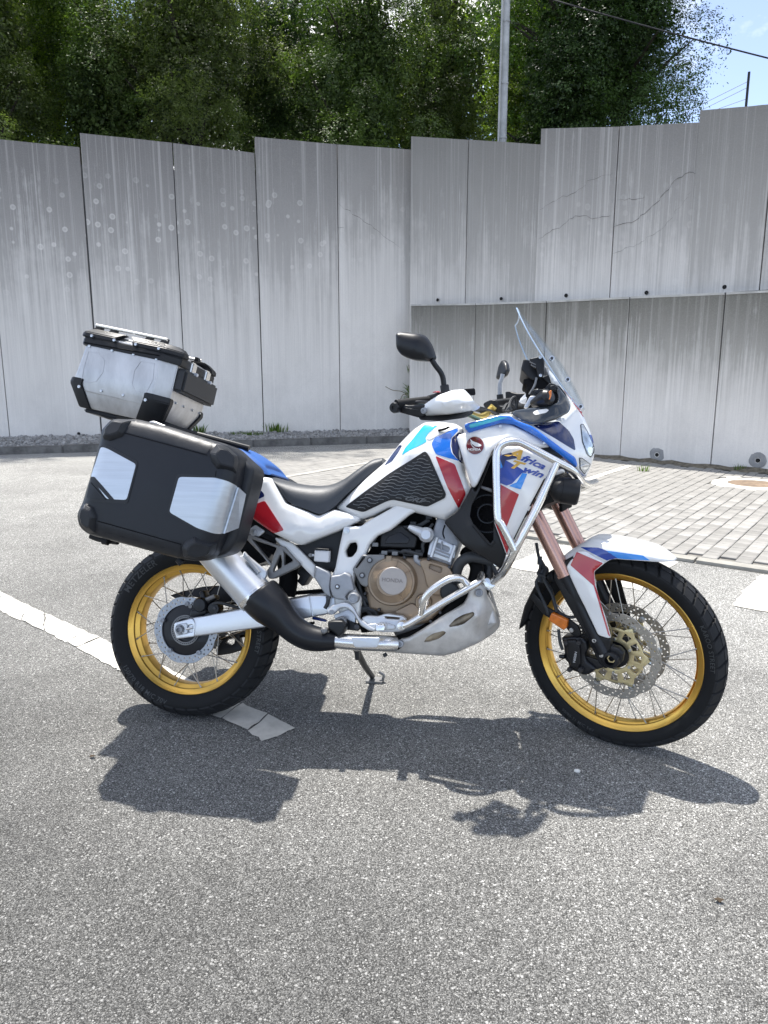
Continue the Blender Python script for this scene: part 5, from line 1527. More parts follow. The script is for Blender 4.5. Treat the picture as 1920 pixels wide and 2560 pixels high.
# side fairing with the round badge
fair = panel('side_fairing', bike, M['white'], 4, [(148, 192), (182, 165), (558, 64), (640, 78), (830, 168), (1018, 275), (905, 292), (780, 262), (700, 222), (620, 215), (540, 258), (470, 312), (400, 480), (335, 620), (305, 648), (280, 628), (235, 480)],
             [(150, 200, -.215), (280, 620, -.235), (558, 80, -.205), (1010, 275, -.205), (480, 290, -.255), (330, 600, -.255), (320, 270, -.245), (740, 180, -.235), (620, 140, -.235)], t=.03, r=.012, h=.012)
mirror(fair)
nose = panel('front_fairing', bike, M['white'], 3, [(1162, 478), (1205, 520), (1250, 570), (1318, 660), (1410, 775), (1452, 862), (1492, 960), (1512, 1050), (1508, 1110), (1482, 1185), (1450, 1255), (1405, 1220), (1330, 1140), (1240, 1060), (1120, 960), (960, 900), (830, 870), (640, 900), (610, 880), (850, 822), (940, 818), (1010, 868), (1085, 888), (1160, 880), (1250, 852), (1325, 808), (1345, 770), (1310, 690), (1262, 628), (1215, 612)],
             [(620, 890, -.19), (850, 835, -.165), (960, 850, -.175), (1000, 870, -.2), (1120, 960, -.222), (1240, 1050, -.215), (1330, 1130, -.18), (1395, 1195, -.14), (1450, 1245, -.08), (1508, 1090, -.075), (1490, 960, -.085), (1452, 870, -.085), (1320, 670, -.08), (1250, 575, -.08), (1170, 485, -.085), (1300, 880, -.175), (1380, 1050, -.16), (1250, 950, -.205), (1330, 780, -.135), (1415, 1000, -.125)], r=.02, solid=True, h=.012)
wing = panel('side_wing', bike, M['blue'], 3, [(605, 895), (640, 876), (850, 824), (930, 828), (962, 856), (1080, 900), (1180, 975), (1290, 1058), (1378, 1114), (1394, 1170), (1384, 1184), (1300, 1118), (1240, 1070), (1120, 975), (950, 886), (860, 876), (640, 950)],
             [(612, 900, -.232), (850, 850, -.226), (960, 870, -.232), (1120, 950, -.245), (1240, 1050, -.238), (1330, 1110, -.212), (1390, 1175, -.185)], t=.05, r=.009, h=.01)
mirror(wing)
decal('wing_sky_sheen', wing, M['sky_sheen'], 3, [(644, 888), (845, 836), (912, 838), (850, 858), (650, 914)], [wing], h=.0012, rnd=3)  # sky highlight painted along the blue wing
decal('fairing_graphic', nose, M['navy'], 3, [(1085, 896), (1260, 866), (1330, 930), (1366, 990), (1378, 1070), (1210, 968)], [nose], h=.0012)
decal('fairing_graphic', nose, M['red'], 3, [(1242, 560), (1262, 575), (1330, 670), (1425, 800), (1434, 838), (1385, 770), (1300, 655)], [nose], rnd=2)
decal('fairing_graphic', nose, M['royal'], 3, [(1474, 958), (1490, 962), (1512, 1042), (1504, 1050), (1482, 1000)], [nose], rnd=2)
decal('fairing_graphic', nose, M['blue'], 3, [(1390, 1205), (1402, 1208), (1450, 1248), (1444, 1258), (1395, 1222)], [nose], rnd=2)
hl = decal('headlight', nose, M['lens'], 3, [(1416, 892), (1430, 890), (1462, 950), (1496, 1030), (1505, 1070), (1482, 1112), (1462, 1092), (1430, 1010)], [nose], h=.002)
decal('headlight_rim', hl, M['smoke'], 3, [(1410, 886), (1432, 883), (1466, 945), (1502, 1028), (1511, 1072), (1484, 1120), (1458, 1098), (1424, 1012)], [nose], h=.0012)
decal('reflector', hl, M['steel'], 3, [(1450, 1050), (1480, 1040), (1500, 1060), (1484, 1100), (1465, 1088)], [nose], h=.003)
cl2 = decal('position_lamp', nose, M['lens'], 3, [(1408, 1122), (1424, 1126), (1478, 1166), (1440, 1226), (1412, 1190)], [nose], h=.0022, rnd=3)
decal('lamp_rim', cl2, M['smoke'], 3, [(1402, 1116), (1424, 1119), (1484, 1164), (1441, 1234), (1406, 1194)], [nose], h=.0014, rnd=3)
tube('lamp_rib', cl2, M['steel'], 3, [(1412, 1180, -.13), (1445, 1168, -.12), (1470, 1165, -.11)], .002)
for u, v in ((545, 92), (938, 245), (300, 567)):
    bolt(fair, 4, u, v, -.236 if u < 500 else -.228, .0045)
# dark vent under the blue wing
plate('fairing_vent', bike, M['black'], 4, [(880, 292), (1020, 285), (1120, 330), (1105, 382), (1010, 345)], -.20, .05, bevel=.003)
# badge
bv_f = bvh_of([fair])
def circ_px(k, c, r, n=36): return [(c[0]+r*math.cos(a), c[1]+r*math.sin(a)) for a in np.linspace(0, 2*math.pi, n+1)[:-1]]
bdg = decal('badge', fair, M['silver'], 4, circ_px(4, (318, 268), 85), bv_f, h=.0014, rnd=0)
M['maroon'] = mat('maroon_enamel', (.085, .006, .014), .18, coat=.8, col2=(.14, .012, .022), vscale=70)
bd2 = decal('badge_face', bdg, M['maroon'], 4, circ_px(4, (318, 268), 78), bv_f, h=.0022, rnd=0)
for f_ in ([(272, 210), (300, 232), (340, 246), (370, 260), (376, 272), (352, 280), (320, 276), (288, 254)], [(275, 228), (292, 268), (318, 286), (300, 284), (284, 264)], [(282, 252), (300, 284), (330, 292), (312, 296), (294, 280)]):
    decal('badge_wing', bdg, M['white'], 4, f_, bv_f, h=.003, rnd=2, res=3)
text_on('badge_lettering', bdg, M['white'], 'HONDA', 4, (257, 312), (368, 312), 19, bv_f, h=.003, bold=.03)

# radiator shroud, fan and lower fairing
shr = panel('radiator_shroud', bike, M['black'], 4, [(300, 645), (318, 690), (345, 640), (470, 345), (488, 300), (500, 500), (500, 960), (600, 1255), (548, 1382), (478, 1330), (205, 1162), (120, 1060), (38, 962), (62, 930), (170, 850), (242, 720), (280, 640)],
            [(300, 650, -.235), (480, 310, -.245), (500, 960, -.235), (600, 1250, -.225), (545, 1380, -.21), (205, 1160, -.215), (40, 960, -.175), (170, 850, -.20), (240, 720, -.22), (250, 1000, -.225), (400, 1180, -.235)], t=.02, r=.008, h=.012,
            holes=[[(345, 690), (478, 345), (486, 700), (482, 1120), (462, 1148), (440, 1142), (300, 975), (268, 905), (285, 800)]])
mirror(shr)
plate('radiator', bike, M['void'], 4, [(250, 640), (520, 280), (540, 1000), (590, 1240), (460, 1220), (240, 960)], -.14, .04)
for r_o in (.062, .03):
    q = xz_of(*zz(4, 425, 880), -.165); b = B(); b.add(*lathe_vf([(r_o, -.003), (r_o+.004, -.003), (r_o+.004, .003), (r_o, .003)], (q[0], -.165, q[1]), (0, 1, 0), 30, True)); b.obj('fan_guard', M['satin'], bike)
for i in range(8):
    a = 2*math.pi*i/8; q = xz_of(*zz(4, 425, 880), -.163)
    b = B(); b.add(*tube_vf([(q[0]+.015*math.cos(a), -.163, q[1]+.015*math.sin(a)), (q[0]+.064*math.cos(a+.35), -.163, q[1]+.064*math.sin(a+.35))], .0028, 6, 1)); b.obj('fan_blade', M['void'], bike)
plate('shroud_bar', bike, M['cast_dark'], 4, [(370, 625), (470, 655), (470, 690), (365, 650)], -.215, .02)
tube('shroud_lip', shr, M['black'], 4, [(300, 985, -.236), (440, 1150, -.241), (462, 1156, -.241), (487, 1128, -.241)], .005)
lf = panel('lower_fairing', bike, M['white'], 4, [(486, 300), (560, 272), (720, 272), (1040, 430), (985, 530), (940, 585), (800, 860), (660, 1132), (622, 1250), (600, 1258), (488, 962)],
           [(486, 300, -.25), (720, 280, -.255), (1040, 430, -.235), (940, 580, -.245), (660, 1130, -.24), (605, 1250, -.235), (490, 960, -.25), (700, 600, -.27)], t=.012, r=.01, h=.012)
mirror(lf)
bvl = bvh_of([lf])
decal('lower_graphic', lf, M['royal'], 4, [(494, 310), (545, 290), (560, 380), (720, 470), (785, 515), (742, 512), (650, 610), (600, 628), (494, 585)], bvl, rnd=2)
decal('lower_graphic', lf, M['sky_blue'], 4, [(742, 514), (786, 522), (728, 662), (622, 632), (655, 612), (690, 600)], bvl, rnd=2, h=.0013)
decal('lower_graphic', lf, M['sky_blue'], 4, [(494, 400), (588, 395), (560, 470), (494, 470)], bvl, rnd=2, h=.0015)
decal('lower_graphic', lf, M['red'], 4, [(494, 602), (556, 622), (712, 706), (600, 1000), (618, 1190), (606, 1246), (494, 955)], bvl, rnd=2)
decal('fairing_slot', lf, M['void'], 4, [(935, 570), (948, 562), (820, 815), (806, 812)], bvl, rnd=1)
decal('fairing_slot', lf, M['void'], 4, [(790, 850), (800, 858), (672, 1115), (660, 1110)], bvl, rnd=1)
M['orange_gold'] = mat('gold_lettering', (.68, .40, .06), .25, coat=.5)
kw = dict(shear=.42, bold=.035)
text_on('fairing_lettering', lf, M['orange_gold'], 'A', 4, (578, 352), (724, 398), 88, bvl, h=.0022, **kw)
text_on('fairing_lettering', lf, M['royal'], 'frica', 4, (722, 396), (936, 487), 60, bvl, h=.0026, **kw)
text_on('fairing_lettering', lf, M['orange_gold'], 'T', 4, (640, 466), (760, 500), 74, bvl, h=.0022, **kw)
text_on('fairing_lettering', lf, M['royal'], 'win', 4, (752, 500), (925, 562), 56, bvl, h=.0026, **kw)
decal('lettering_outline', lf, M['navy'], 4, [(560, 350), (640, 330), (700, 380), (590, 400), (570, 470), (545, 400)], bvl, rnd=2, h=.0018)
text_on('engine_lettering', cc_, M['engrave'], 'HONDA', 6, (537, 532), (697, 545), 30, [o for o in bpy.data.objects if o.name.startswith('clutch_cap')], h=.0008)
# crash bars
def bars(s):
    def tb(nm, pts, r=.0125):
        P = []
        for u, v, y in pts:
            q = xz_of(*zz(4, u, v), y); P.append((q[0], y*s, q[1]))
        b = B(); b.add(*tube_vf(P, r, 14, 4)); return b.obj(nm, M['steel'], bike)
    c = tb('crash_bar', [(665, 1210, -.272), (600, 1070, -.285), (545, 965, -.292), (520, 925, -.294), (512, 700, -.295), (508, 420, -.295), (514, 330, -.295), (538, 278, -.295), (585, 245, -.295), (650, 230, -.295), (718, 236, -.293), (800, 275, -.29), (930, 345, -.285), (1060, 415, -.275), (1180, 482, -.255), (1240, 540, -.225), (1290, 598, -.175), (1340, 612, -.115), (1385, 602, -.05), (1400, 596, 0)] if s > 0 else
           [(665, 1210, -.272), (545, 965, -.292), (512, 700, -.295), (508, 420, -.295), (538, 278, -.295), (650, 230, -.295), (930, 345, -.285), (1180, 482, -.255), (1290, 598, -.175), (1340, 612, -.115), (1400, 596, 0)])
    tb('crash_bar', [(1052, 425, -.277), (900, 770, -.278), (760, 1050, -.276), (680, 1205, -.268), (625, 1320, -.245), (570, 1410, -.21), (520, 1460, -.17), (465, 1505, -.12)])
    return c
bars(1); bars(-1)
for st in ([(690, 872, -.235), (750, 856, -.245), (1000, 700, -.26), (1250, 555, -.24), (1292, 520, -.20), (1300, 480, -.15)], [(840, 800, -.25), (850, 720, -.27), (880, 640, -.28), (950, 575, -.285), (1040, 520, -.28), (1110, 505, -.265), (1160, 520, -.25), (1200, 560, -.25)]):
    tube('engine_guard_bar', bike, M['steel'], 6, st, .0122, n=14)
lathe_at('guard_clamp', bike, M['steel'], 6, 690, 872, -.235, [(.001, -.016), (.014, -.014), (.017, 0), (.017, .03)])
# fog lamp on the crash bar
def axis_lathe(name, parent, m, k, a, bq, prof, n=28, st=False):
    A = np.array([*xz_of(*zz(k, a[0], a[1]), a[2], st)]); A = np.array([A[0], a[2], A[1]])
    Q = np.array([*xz_of(*zz(k, bq[0], bq[1]), bq[2], st)]); Q = np.array([Q[0], bq[2], Q[1]])
    d = Q-A; L_ = np.linalg.norm(d)
    b = B(); b.add(*lathe_vf([(r, h*L_) for r, h in prof], A, d, n)); return b.obj(name, m, parent, fn=steer if st else None)
fog = axis_lathe('fog_lamp', bike, M['black'], 4, (1005, 655, -.235), (1252, 690, -.235), [(.001, -.05), (.018, -.03), (.032, .08), (.039, .2), (.0415, .35), (.0415, .37), (.0435, .38), (.0435, .9), (.041, .97), (.038, 1.0)])
axis_lathe('fog_lens', fog, M['lens'], 4, (1005, 655, -.235), (1252, 690, -.235), [(.001, 1.06), (.025, 1.04), (.038, 1.0)])
plate('lamp_bracket', bike, M['black'], 4, [(985, 520), (1130, 490), (1200, 560), (1080, 590), (1000, 720), (960, 760), (950, 700)], -.19, .03)
plate('lamp_cowl', bike, M['white'], 4, [(985, 510), (1110, 468), (1135, 505), (1030, 540)], -.2, .06, bevel=.008)
fog2 = mirror(fog, 'fog_lamp')

# ------------------------------------------------------------------ windscreen
def screen():
    # rows from the top: (photo point of the near edge, half width at the edge, bulge forwards)
    rows = [((972, 84), .105, .012), ((1000, 150), .128, .03), ((1050, 250), .148, .05), ((1115, 360), .16, .06), ((1180, 460), .165, .066), ((1250, 570), .155, .06), ((1320, 670), .13, .05), ((1400, 770), .10, .03)]
    V = []; F = []; n = 15
    R = np.array([[*xz_of(*zz(3, *p), -w), w, bq] for p, w, bq in rows])
    R = catmull(R, 4)
    for x, z_, w, bq in R:
        for j in range(n):
            t = -1+2*j/(n-1)
            V.append((x+bq*(1-abs(t)**2.4), w*t, z_+bq*.28*(1-abs(t)**2.4)))
    m_ = len(R)
    for i in range(m_-1):
        for j in range(n-1): F.append((i*n+j, i*n+j+1, (i+1)*n+j+1, (i+1)*n+j))
    o = mesh('windscreen', V, F, M['clear'], bike, 60)
    md = o.modifiers.new('thickness', 'SOLIDIFY'); md.thickness = .004; md.offset = 0
    # polished edge
    for s in (0, n-1):
        P = [V[i*n+s] for i in range(m_)]
        b = B(); b.add(*tube_vf(P, .0024, 8, 1)); b.obj('screen_edge', M['edge'], o)
    P = [V[j] for j in range(n)]; b = B(); b.add(*tube_vf(P, .0028, 8, 1)); b.obj('screen_edge', M['edge'], o)
    return o
M['edge'] = mat('polished_edge', (.42, .53, .66), .15, coat=.5)
ws_ = screen()
for u, v, y in ((1215, 432, -.155), (1325, 578, -.12), (1414, 765, -.09)):
    bolt(ws_, 3, u, v, y-.012, .009, d=.008); bolt(ws_, 3, u, v, y-.02, .005, 'bolt_dark')
# dark wind deflector and cockpit
dfl = panel('wind_deflector', bike, M['smoke'], 3, [(928, 812), (958, 790), (1100, 770), (1252, 742), (1262, 700), (1240, 612), (1262, 628), (1310, 690), (1348, 772), (1330, 808), (1250, 850), (1160, 880), (1075, 886), (1005, 868)],
            [(928, 812, -.17), (1250, 745, -.21), (1240, 612, -.16), (1348, 772, -.17), (1075, 880, -.225), (1160, 820, -.225), (1250, 840, -.215)], r=.008, h=.012)
mirror(dfl)
decal('deflector_highlight', dfl, M['white'], 3, [(1082, 806), (1110, 790), (1180, 780), (1196, 790), (1175, 808), (1100, 824)], [dfl], h=.001, rnd=4)  # painted highlight on the dark deflector
dash = plate('instrument_display', bike, M['black'], 3, [(1002, 505), (1020, 432), (1058, 440), (1110, 470), (1130, 560), (1090, 585), (1050, 560)], -.085, .19, bevel=.006)
plate('screen_bracket', bike, M['black'], 3, [(1060, 432), (1115, 420), (1138, 412), (1162, 432), (1164, 540), (1148, 562), (1122, 556), (1110, 500), (1085, 490)], -.125, .02, bevel=.004)
mirror(bpy.data.objects['screen_bracket'])
for u, v in ((1135, 425), (1137, 550)): bolt(dash, 3, u, v, -.127, .0055)
plate('screen_ribs', dash, M['cast_dark'], 3, [(1062, 450), (1105, 470), (1105, 478), (1066, 460)], -.128, .01, rnd=.001); plate('screen_ribs', dash, M['cast_dark'], 3, [(1070, 470), (1105, 488), (1105, 496), (1074, 480)], -.128, .01, rnd=.001)
plate('cockpit_frame', bike, M['void'], 3, [(1018, 575), (1060, 570), (1105, 600), (1130, 560), (1160, 560), (1250, 640), (1340, 760), (1250, 760), (1060, 770), (1022, 782), (1040, 720), (1062, 660), (1046, 645), (1044, 612), (1020, 605)], -.07, .14)
plate('fairing_stay', bike, M['black'], 3, [(1150, 560), (1200, 540), (1300, 660), (1420, 800), (1440, 850), (1380, 800), (1270, 690)], -.075, .15)
tube('cockpit_stay', bike, M['cast_dark'], 3, [(1110, 565, -.12), (1095, 620, -.12), (1060, 680, -.12)], .004)
plate('usb_block', bike, M['black'], 3, [(1068, 660), (1100, 642), (1160, 645), (1200, 600), (1245, 610), (1250, 640), (1200, 660), (1140, 690), (1080, 690)], -.14, .05)
lathe_at('round_boss', bike, M['satin'], 3, 1118, 662, -.145, [(.001, -.006), (.006, -.006), (.010, -.003), (.011, .01)])
blk = axis_lathe('turn_signal', bike, M['satin'], 3, (1085, 745, -.17), (1208, 690, -.225), [(.001, -.1), (.014, 0), (.02, .3), (.027, .6), (.028, .85), (.02, 1.0), (.001, 1.02)], n=16)
plate('signal_lens', blk, M['amber'], 3, [(1193, 662), (1206, 650), (1215, 652), (1213, 690), (1202, 718), (1196, 712), (1201, 690)], -.252, .008, bevel=.002, rnd=.002)
plate('fairing_lug', bike, M['silver'], 3, [(1020, 770), (1065, 690), (1120, 690), (1150, 680), (1135, 710), (1080, 730), (1045, 775)], -.155, .02)
plate('screen_knob', bike, M['black'], 3, [(1198, 622), (1240, 612), (1245, 645), (1225, 652), (1205, 645)], -.165, .03)
# far hand guard shows as a white corner in the cockpit
# ------------------------------------------------------------------ handlebars (turned with the front wheel)
tube('handlebar', bike, M['yellow_metal'], 3, [(560, 770, -.34), (640, 812, -.24), (720, 838, -.16), (790, 790, -.06), (815, 770, .02), (850, 760, .10)], .0125, st=True, n=12)
axis_lathe('bar_clamp', bike, M['yellow_metal'], 3, (792, 765, -.03), (835, 805, -.03), [(.001, -.02), (.017, 0), (.018, .3), (.018, .8), (.001, 1.0)], st=True)
plate('top_yoke', bike, M['black'], 3, [(740, 742), (790, 718), (830, 722), (850, 760), (900, 770), (925, 800), (820, 820), (770, 812)], -.04, .18, st=True)
for P_ in ([(660, 770, -.2), (720, 775, -.14), (800, 800, -.08), (850, 830, -.05)], [(650, 785, -.2), (700, 790, -.15), (780, 815, -.1)], [(915, 800, -.05), (930, 730, 0), (960, 700, .02), (972, 740, .03), (960, 800, .02)], [(880, 790, -.05), (905, 750, -.02), (945, 760, 0), (940, 800, 0)], [(900, 800, -.05), (920, 770, -.04), (935, 790, -.04)], [(560, 750, -.3), (640, 760, -.22), (740, 790, -.12)]):
    tube('control_cable', bike, M['hose'], 3, P_, .0062, st=True, n=8)
gp = tube('grip', bike, M['rubber'], 3, [(140, 752, -.44), (340, 728, -.34), (420, 720, -.29)], .0165, st=True, n=14)
arm = plate('guard_arm', bike, M['black'], 3, [(118, 738), (160, 742), (215, 756), (335, 752), (330, 840), (290, 842), (160, 806), (122, 806)], -.43, .022, st=True, bevel=.005)
plate('arm_slot', arm, M['satin'], 3, [(168, 766), (290, 786), (290, 796), (168, 778)], -.432, .004, st=True, bevel=.001, rnd=.002)
lathe_at('bar_end', bike, M['satin'], 3, 130, 772, -.445, [(.001, -.004), (.006, -.004), (.007, -.008), (.0155, -.008), (.018, -.002), (.018, .03)], st=True)
sw_ = plate('switch_housing', bike, M['black'], 3, [(322, 722), (345, 690), (420, 668), (490, 655), (500, 720), (400, 740), (330, 745)], -.33, .04, st=True, bevel=.006)
plate('kill_switch', sw_, M['red'], 3, [(388, 668), (400, 660), (420, 658), (428, 668)], -.34, .02, st=True)
plate('brake_fluid_cup', bike, M['void'], 3, [(560, 648), (636, 640), (642, 690), (605, 694)], -.27, .05, st=True)
tube('brake_lever', bike, M['satin'], 3, [(200, 745, -.40), (300, 735, -.38), (450, 745, -.32)], .006, st=True, n=8)
hg2 = panel('hand_guard', bike, M['white'], 3, [(288, 800), (345, 742), (440, 682), (550, 644), (598, 690), (604, 700), (636, 735), (672, 776), (640, 800), (480, 822), (300, 834), (288, 825)],
            [(288, 815, -.43), (345, 745, -.43), (550, 650, -.37), (670, 775, -.31), (480, 820, -.41), (300, 830, -.43), (480, 740, -.43), (600, 740, -.375), (598, 690, -.36)], t=.05, r=.02, h=.012, st=True)
panel('guard_lip', bike, M['black'], 3, [(290, 828), (480, 818), (645, 796), (642, 818), (590, 846), (440, 866), (306, 858)], [(290, 830, -.432), (640, 800, -.33), (440, 860, -.42)], t=.03, r=.006, st=True)
lathe_at('guard_screw', hg2, M['cast'], 3, 331, 793, -.442, [(.001, -.003), (.005, -.003), (.0055, -.005), (.0095, -.004), (.01, .006)], st=True, n=16)
hgc = panel('guard_crease', hg2, M['white'], 3, [(360, 750), (450, 700), (590, 700), (600, 712), (470, 742), (380, 778)], [(360, 750, -.435), (590, 700, -.367), (470, 735, -.428)], t=.004, r=.004, st=True)
bpy.data.objects.remove(hgc)
for o in (arm, hg2): mirror_st(o)
mr = panel('mirror', bike, M['satin'], 3, [(145, 268), (155, 252), (182, 248), (300, 262), (340, 280), (382, 340), (408, 428), (398, 446), (370, 456), (270, 450), (182, 412), (147, 362)], [(150, 300, -.43), (400, 430, -.385), (280, 262, -.405), (270, 440, -.41), (270, 350, -.412)], t=.01, r=.03, h=.012, st=True, rnd=.02)
tube('mirror_stem', mr, M['satin'], 3, [(385, 440, -.37), (412, 482, -.36), (445, 525, -.35), (462, 565, -.343), (470, 620, -.34)], .0088, st=True, n=12)
axis_lathe('stem_collar', mr, M['black'], 3, (472, 615, -.34), (480, 672, -.34), [(.001, 0), (.0135, 0), (.0145, .1), (.0145, 1), (.001, 1)], st=True, n=14)
ml = panel('mirror', bike, M['satin'], 3, [(838, 540), (834, 572), (846, 580), (868, 574), (902, 552), (918, 514), (908, 464), (888, 444), (872, 444), (852, 480)], [(840, 560, .40), (910, 500, .36), (880, 450, .40)], t=.012, r=.02, h=.01, st=True, rnd=.008)
tube('mirror_stem', ml, M['cast'], 3, [(876, 540, .35), (868, 575, .345), (856, 615, .34), (856, 690, .335)], .0085, st=True, n=12)
axis_lathe('stem_collar', ml, M['black'], 3, (856, 680, .335), (862, 752, .335), [(.001, 0), (.013, 0), (.014, .1), (.014, 1), (.001, 1)], st=True, n=14)
plate('left_switchgear', bike, M['black'], 3, [(738, 748), (770, 725), (830, 722), (880, 770), (890, 800), (800, 806), (760, 790)], .20, .1, st=True)
plate('far_guard', bike, M['white'], 3, [(985, 725), (1035, 700), (1040, 740), (1020, 780), (985, 775)], .24, .03, st=True)

# ------------------------------------------------------------------ front fork, fender, brakes
for s in (-1, 1):
    A = np.array([1.323, s*.105, .813])-AX*-.12; Bq = np.array([1.323, s*.105, .813])-AX*.50
    if s > 0: A += np.array([.0, 0, 0]); Bq += np.array([-.0, 0, 0])
    up_, lo_ = steer([A])[0], steer([Bq])[0]
    md_ = up_+(lo_-up_)*.525
    b = B(); b.add(*tube_vf([up_, up_+(md_-up_)*.5, md_], .0262, 26, 2)); ft = b.obj('fork_tube', M['copper'], bike)
    b = B(); b.add(*tube_vf([md_, md_+(lo_-md_)*.03], .0285, 22, 1)); b.obj('fork_seal', M['copper'], ft)
    b = B(); b.add(*tube_vf([md_, lo_], .0215, 18, 1)); b.obj('fork_slider', M['satin'], bike)
plate('lower_yoke', bike, M['black'], 4, [(930, 700), (1000, 690), (1040, 740), (1030, 775), (950, 800), (900, 860), (870, 840), (900, 760)], -.13, .26, st=True)
plate('fork_shade_block', bike, M['void'], 4, [(1075, 780), (1105, 790), (1100, 870), (1070, 860)], .05, .1, st=True)  # added black block, painted shade between the fork legs
fen = saddle('front_fender', bike, M['white'], 7, [((1214, 293), (1205, 302)), ((1140, 248), (1130, 310)), ((1050, 202), (1060, 309)), ((940, 172), (960, 302)), ((830, 148), (850, 294)), ((720, 130), (745, 289)), ((640, 121), (690, 318)), ((590, 130), (640, 345)), ((520, 172), (560, 330)), ((450, 218), (470, 300)), ((396, 268), (405, 292))],
             [.012, .045, .066, .078, .082, .084, .086, .09, .094, .096, .096], e=.55, n=9, st=True, close=False, sub=3)
fg = panel('fork_guard', bike, M['white'], 7, [(402, 345), (440, 290), (475, 232), (540, 230), (690, 318), (606, 384), (622, 500), (692, 722), (733, 876), (700, 872), (640, 852), (540, 640)],
           [(402, 345, -.122), (475, 235, -.112), (690, 318, -.098), (606, 384, -.112), (692, 722, -.118), (733, 876, -.12), (640, 850, -.126), (540, 640, -.128), (500, 420, -.125), (600, 600, -.13)], t=.004, r=.006, h=.012, st=True)
bg_ = panel('fork_guard_base', bike, M['black'], 7, [(308, 398), (388, 300), (462, 262), (470, 288), (410, 346), (545, 640), (640, 852), (733, 878), (735, 932), (718, 992), (660, 1012), (600, 935), (530, 820), (322, 452)],
            [(308, 398, -.118), (388, 300, -.115), (470, 288, -.117), (545, 640, -.12), (733, 930, -.112), (600, 935, -.118), (322, 452, -.12), (450, 600, -.128)], t=.02, r=.006, h=.014, st=True)
mirror_st(bg_); mo = mirror_st(fg); mo.data.materials[0] = M['black']
bvg = bvh_of([fg])
decal('guard_graphic', fg, M['red'], 7, [(432, 334), (480, 236), (540, 262), (674, 320), (606, 380), (613, 480), (640, 560), (728, 868), (712, 850), (604, 486), (552, 440)], bvg, rnd=3)
bvfen = bvh_of([fen])
decal('fender_graphic', fen, M['royal'], 7, [(508, 204), (640, 206), (700, 226), (786, 284), (705, 300)], bvfen, rnd=3, h=.0032)
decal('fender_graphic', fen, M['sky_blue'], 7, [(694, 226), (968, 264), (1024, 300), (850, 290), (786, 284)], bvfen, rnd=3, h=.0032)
decal('fender_graphic', fen, M['red'], 7, [(484, 234), (520, 234), (680, 318), (640, 340), (470, 270)], bvfen, rnd=3, h=.0032)
ff = plate('fork_foot', bike, M['satin'], 7, [(600, 860), (640, 856), (735, 935), (790, 950), (826, 990), (812, 1058), (760, 1085), (684, 1105), (640, 1062), (610, 1000), (560, 900)], -.105, .03, st=True, bevel=.007)
mirror_st(ff)
bolt(ff, 7, 611, 892, -.122, .008, st=True); bolt(ff, 7, 662, 1000, -.118, .008, st=True)
axl = lathe_at('axle_end', ff, M['satin'], 7, 738, 1026, -.1, [(.017, -.022), (.026, -.02), (.030, -.014), (.031, .03)], st=True)
b = B(); q = xz_of(*zz(7, 738, 1026), -.11, True); V, F = lathe_vf([(.0105, -.004), (.0145, -.004), (.0145, .02), (.0105, .02)], (q[0], -.11, q[1]), (0, 1, 0), 6, True); b.add(V, F); b.obj('axle_hex', M['gold_pale'], ff, fn=steer)
b = B(); b.add(*lathe_vf([(.001, -.0), (.0104, -.0)], (q[0], -.108, q[1]), (0, 1, 0), 12)); b.obj('axle_bore', M['void'], ff, fn=steer)
cal2 = plate('brake_caliper', bike, M['satin'], 7, [(362, 872), (440, 866), (520, 872), (548, 900), (560, 960), (536, 1000), (552, 1050), (600, 1080), (620, 1110), (560, 1152), (522, 1152), (470, 1128), (420, 1112), (412, 1060), (388, 1036), (380, 950)], -.112, .055, st=True, bevel=.01)
plate('caliper_body', cal2, M['black'], 7, [(400, 890), (470, 890), (500, 940), (505, 1060), (490, 1110), (430, 1095), (425, 1040), (405, 1020)], -.124, .02, st=True, bevel=.007)
for u, v in ((405, 905), (430, 1105), (500, 905), (512, 1105)): lathe_at('caliper_bolt', cal2, M['bolt_dark'], 7, u, v, -.118, [(.001, -.012), (.007, -.012), (.009, -.008), (.009, .01)], st=True, n=12)
axis_lathe('bleed_screw', cal2, M['satin'], 7, (352, 1010, -.112), (392, 1012, -.112), [(.001, 0), (.006, 0), (.008, .5), (.008, 1)], st=True, n=10)
bvc = bvh_of([cal2, bpy.data.objects['caliper_body']])
text_on('caliper_lettering', cal2, M['silver'], 'NISSIN', 7, (468, 1056), (482, 978), 17, bvc, h=.001)
plate('caliper_arm', bike, M['satin'], 7, [(520, 1000), (640, 1040), (690, 1090), (620, 1110), (560, 1090)], -.10, .02, st=True)
rfx = plate('reflector_stay', bike, M['black'], 7, [(130, 570), (160, 540), (260, 650), (420, 735), (490, 790), (510, 850), (490, 872), (440, 850), (400, 800), (230, 700)], -.10, .012, st=True)
am = plate('side_reflector', bike, M['amber'], 7, [(266, 742), (292, 688), (410, 744), (402, 802), (380, 818)], -.118, .02, st=True, bevel=.004, rnd=.003)
bolt(rfx, 7, 441, 815, -.101, .008, st=True)
mf = panel('mud_flap', bike, M['black'], 7, [(50, 812), (80, 690), (92, 640), (140, 540), (200, 430), (300, 370), (330, 450), (240, 540), (170, 640), (130, 740), (70, 800)], [(50, 812, -.05), (300, 380, -.06), (140, 600, -.06)], r=.02, solid=True, st=True)
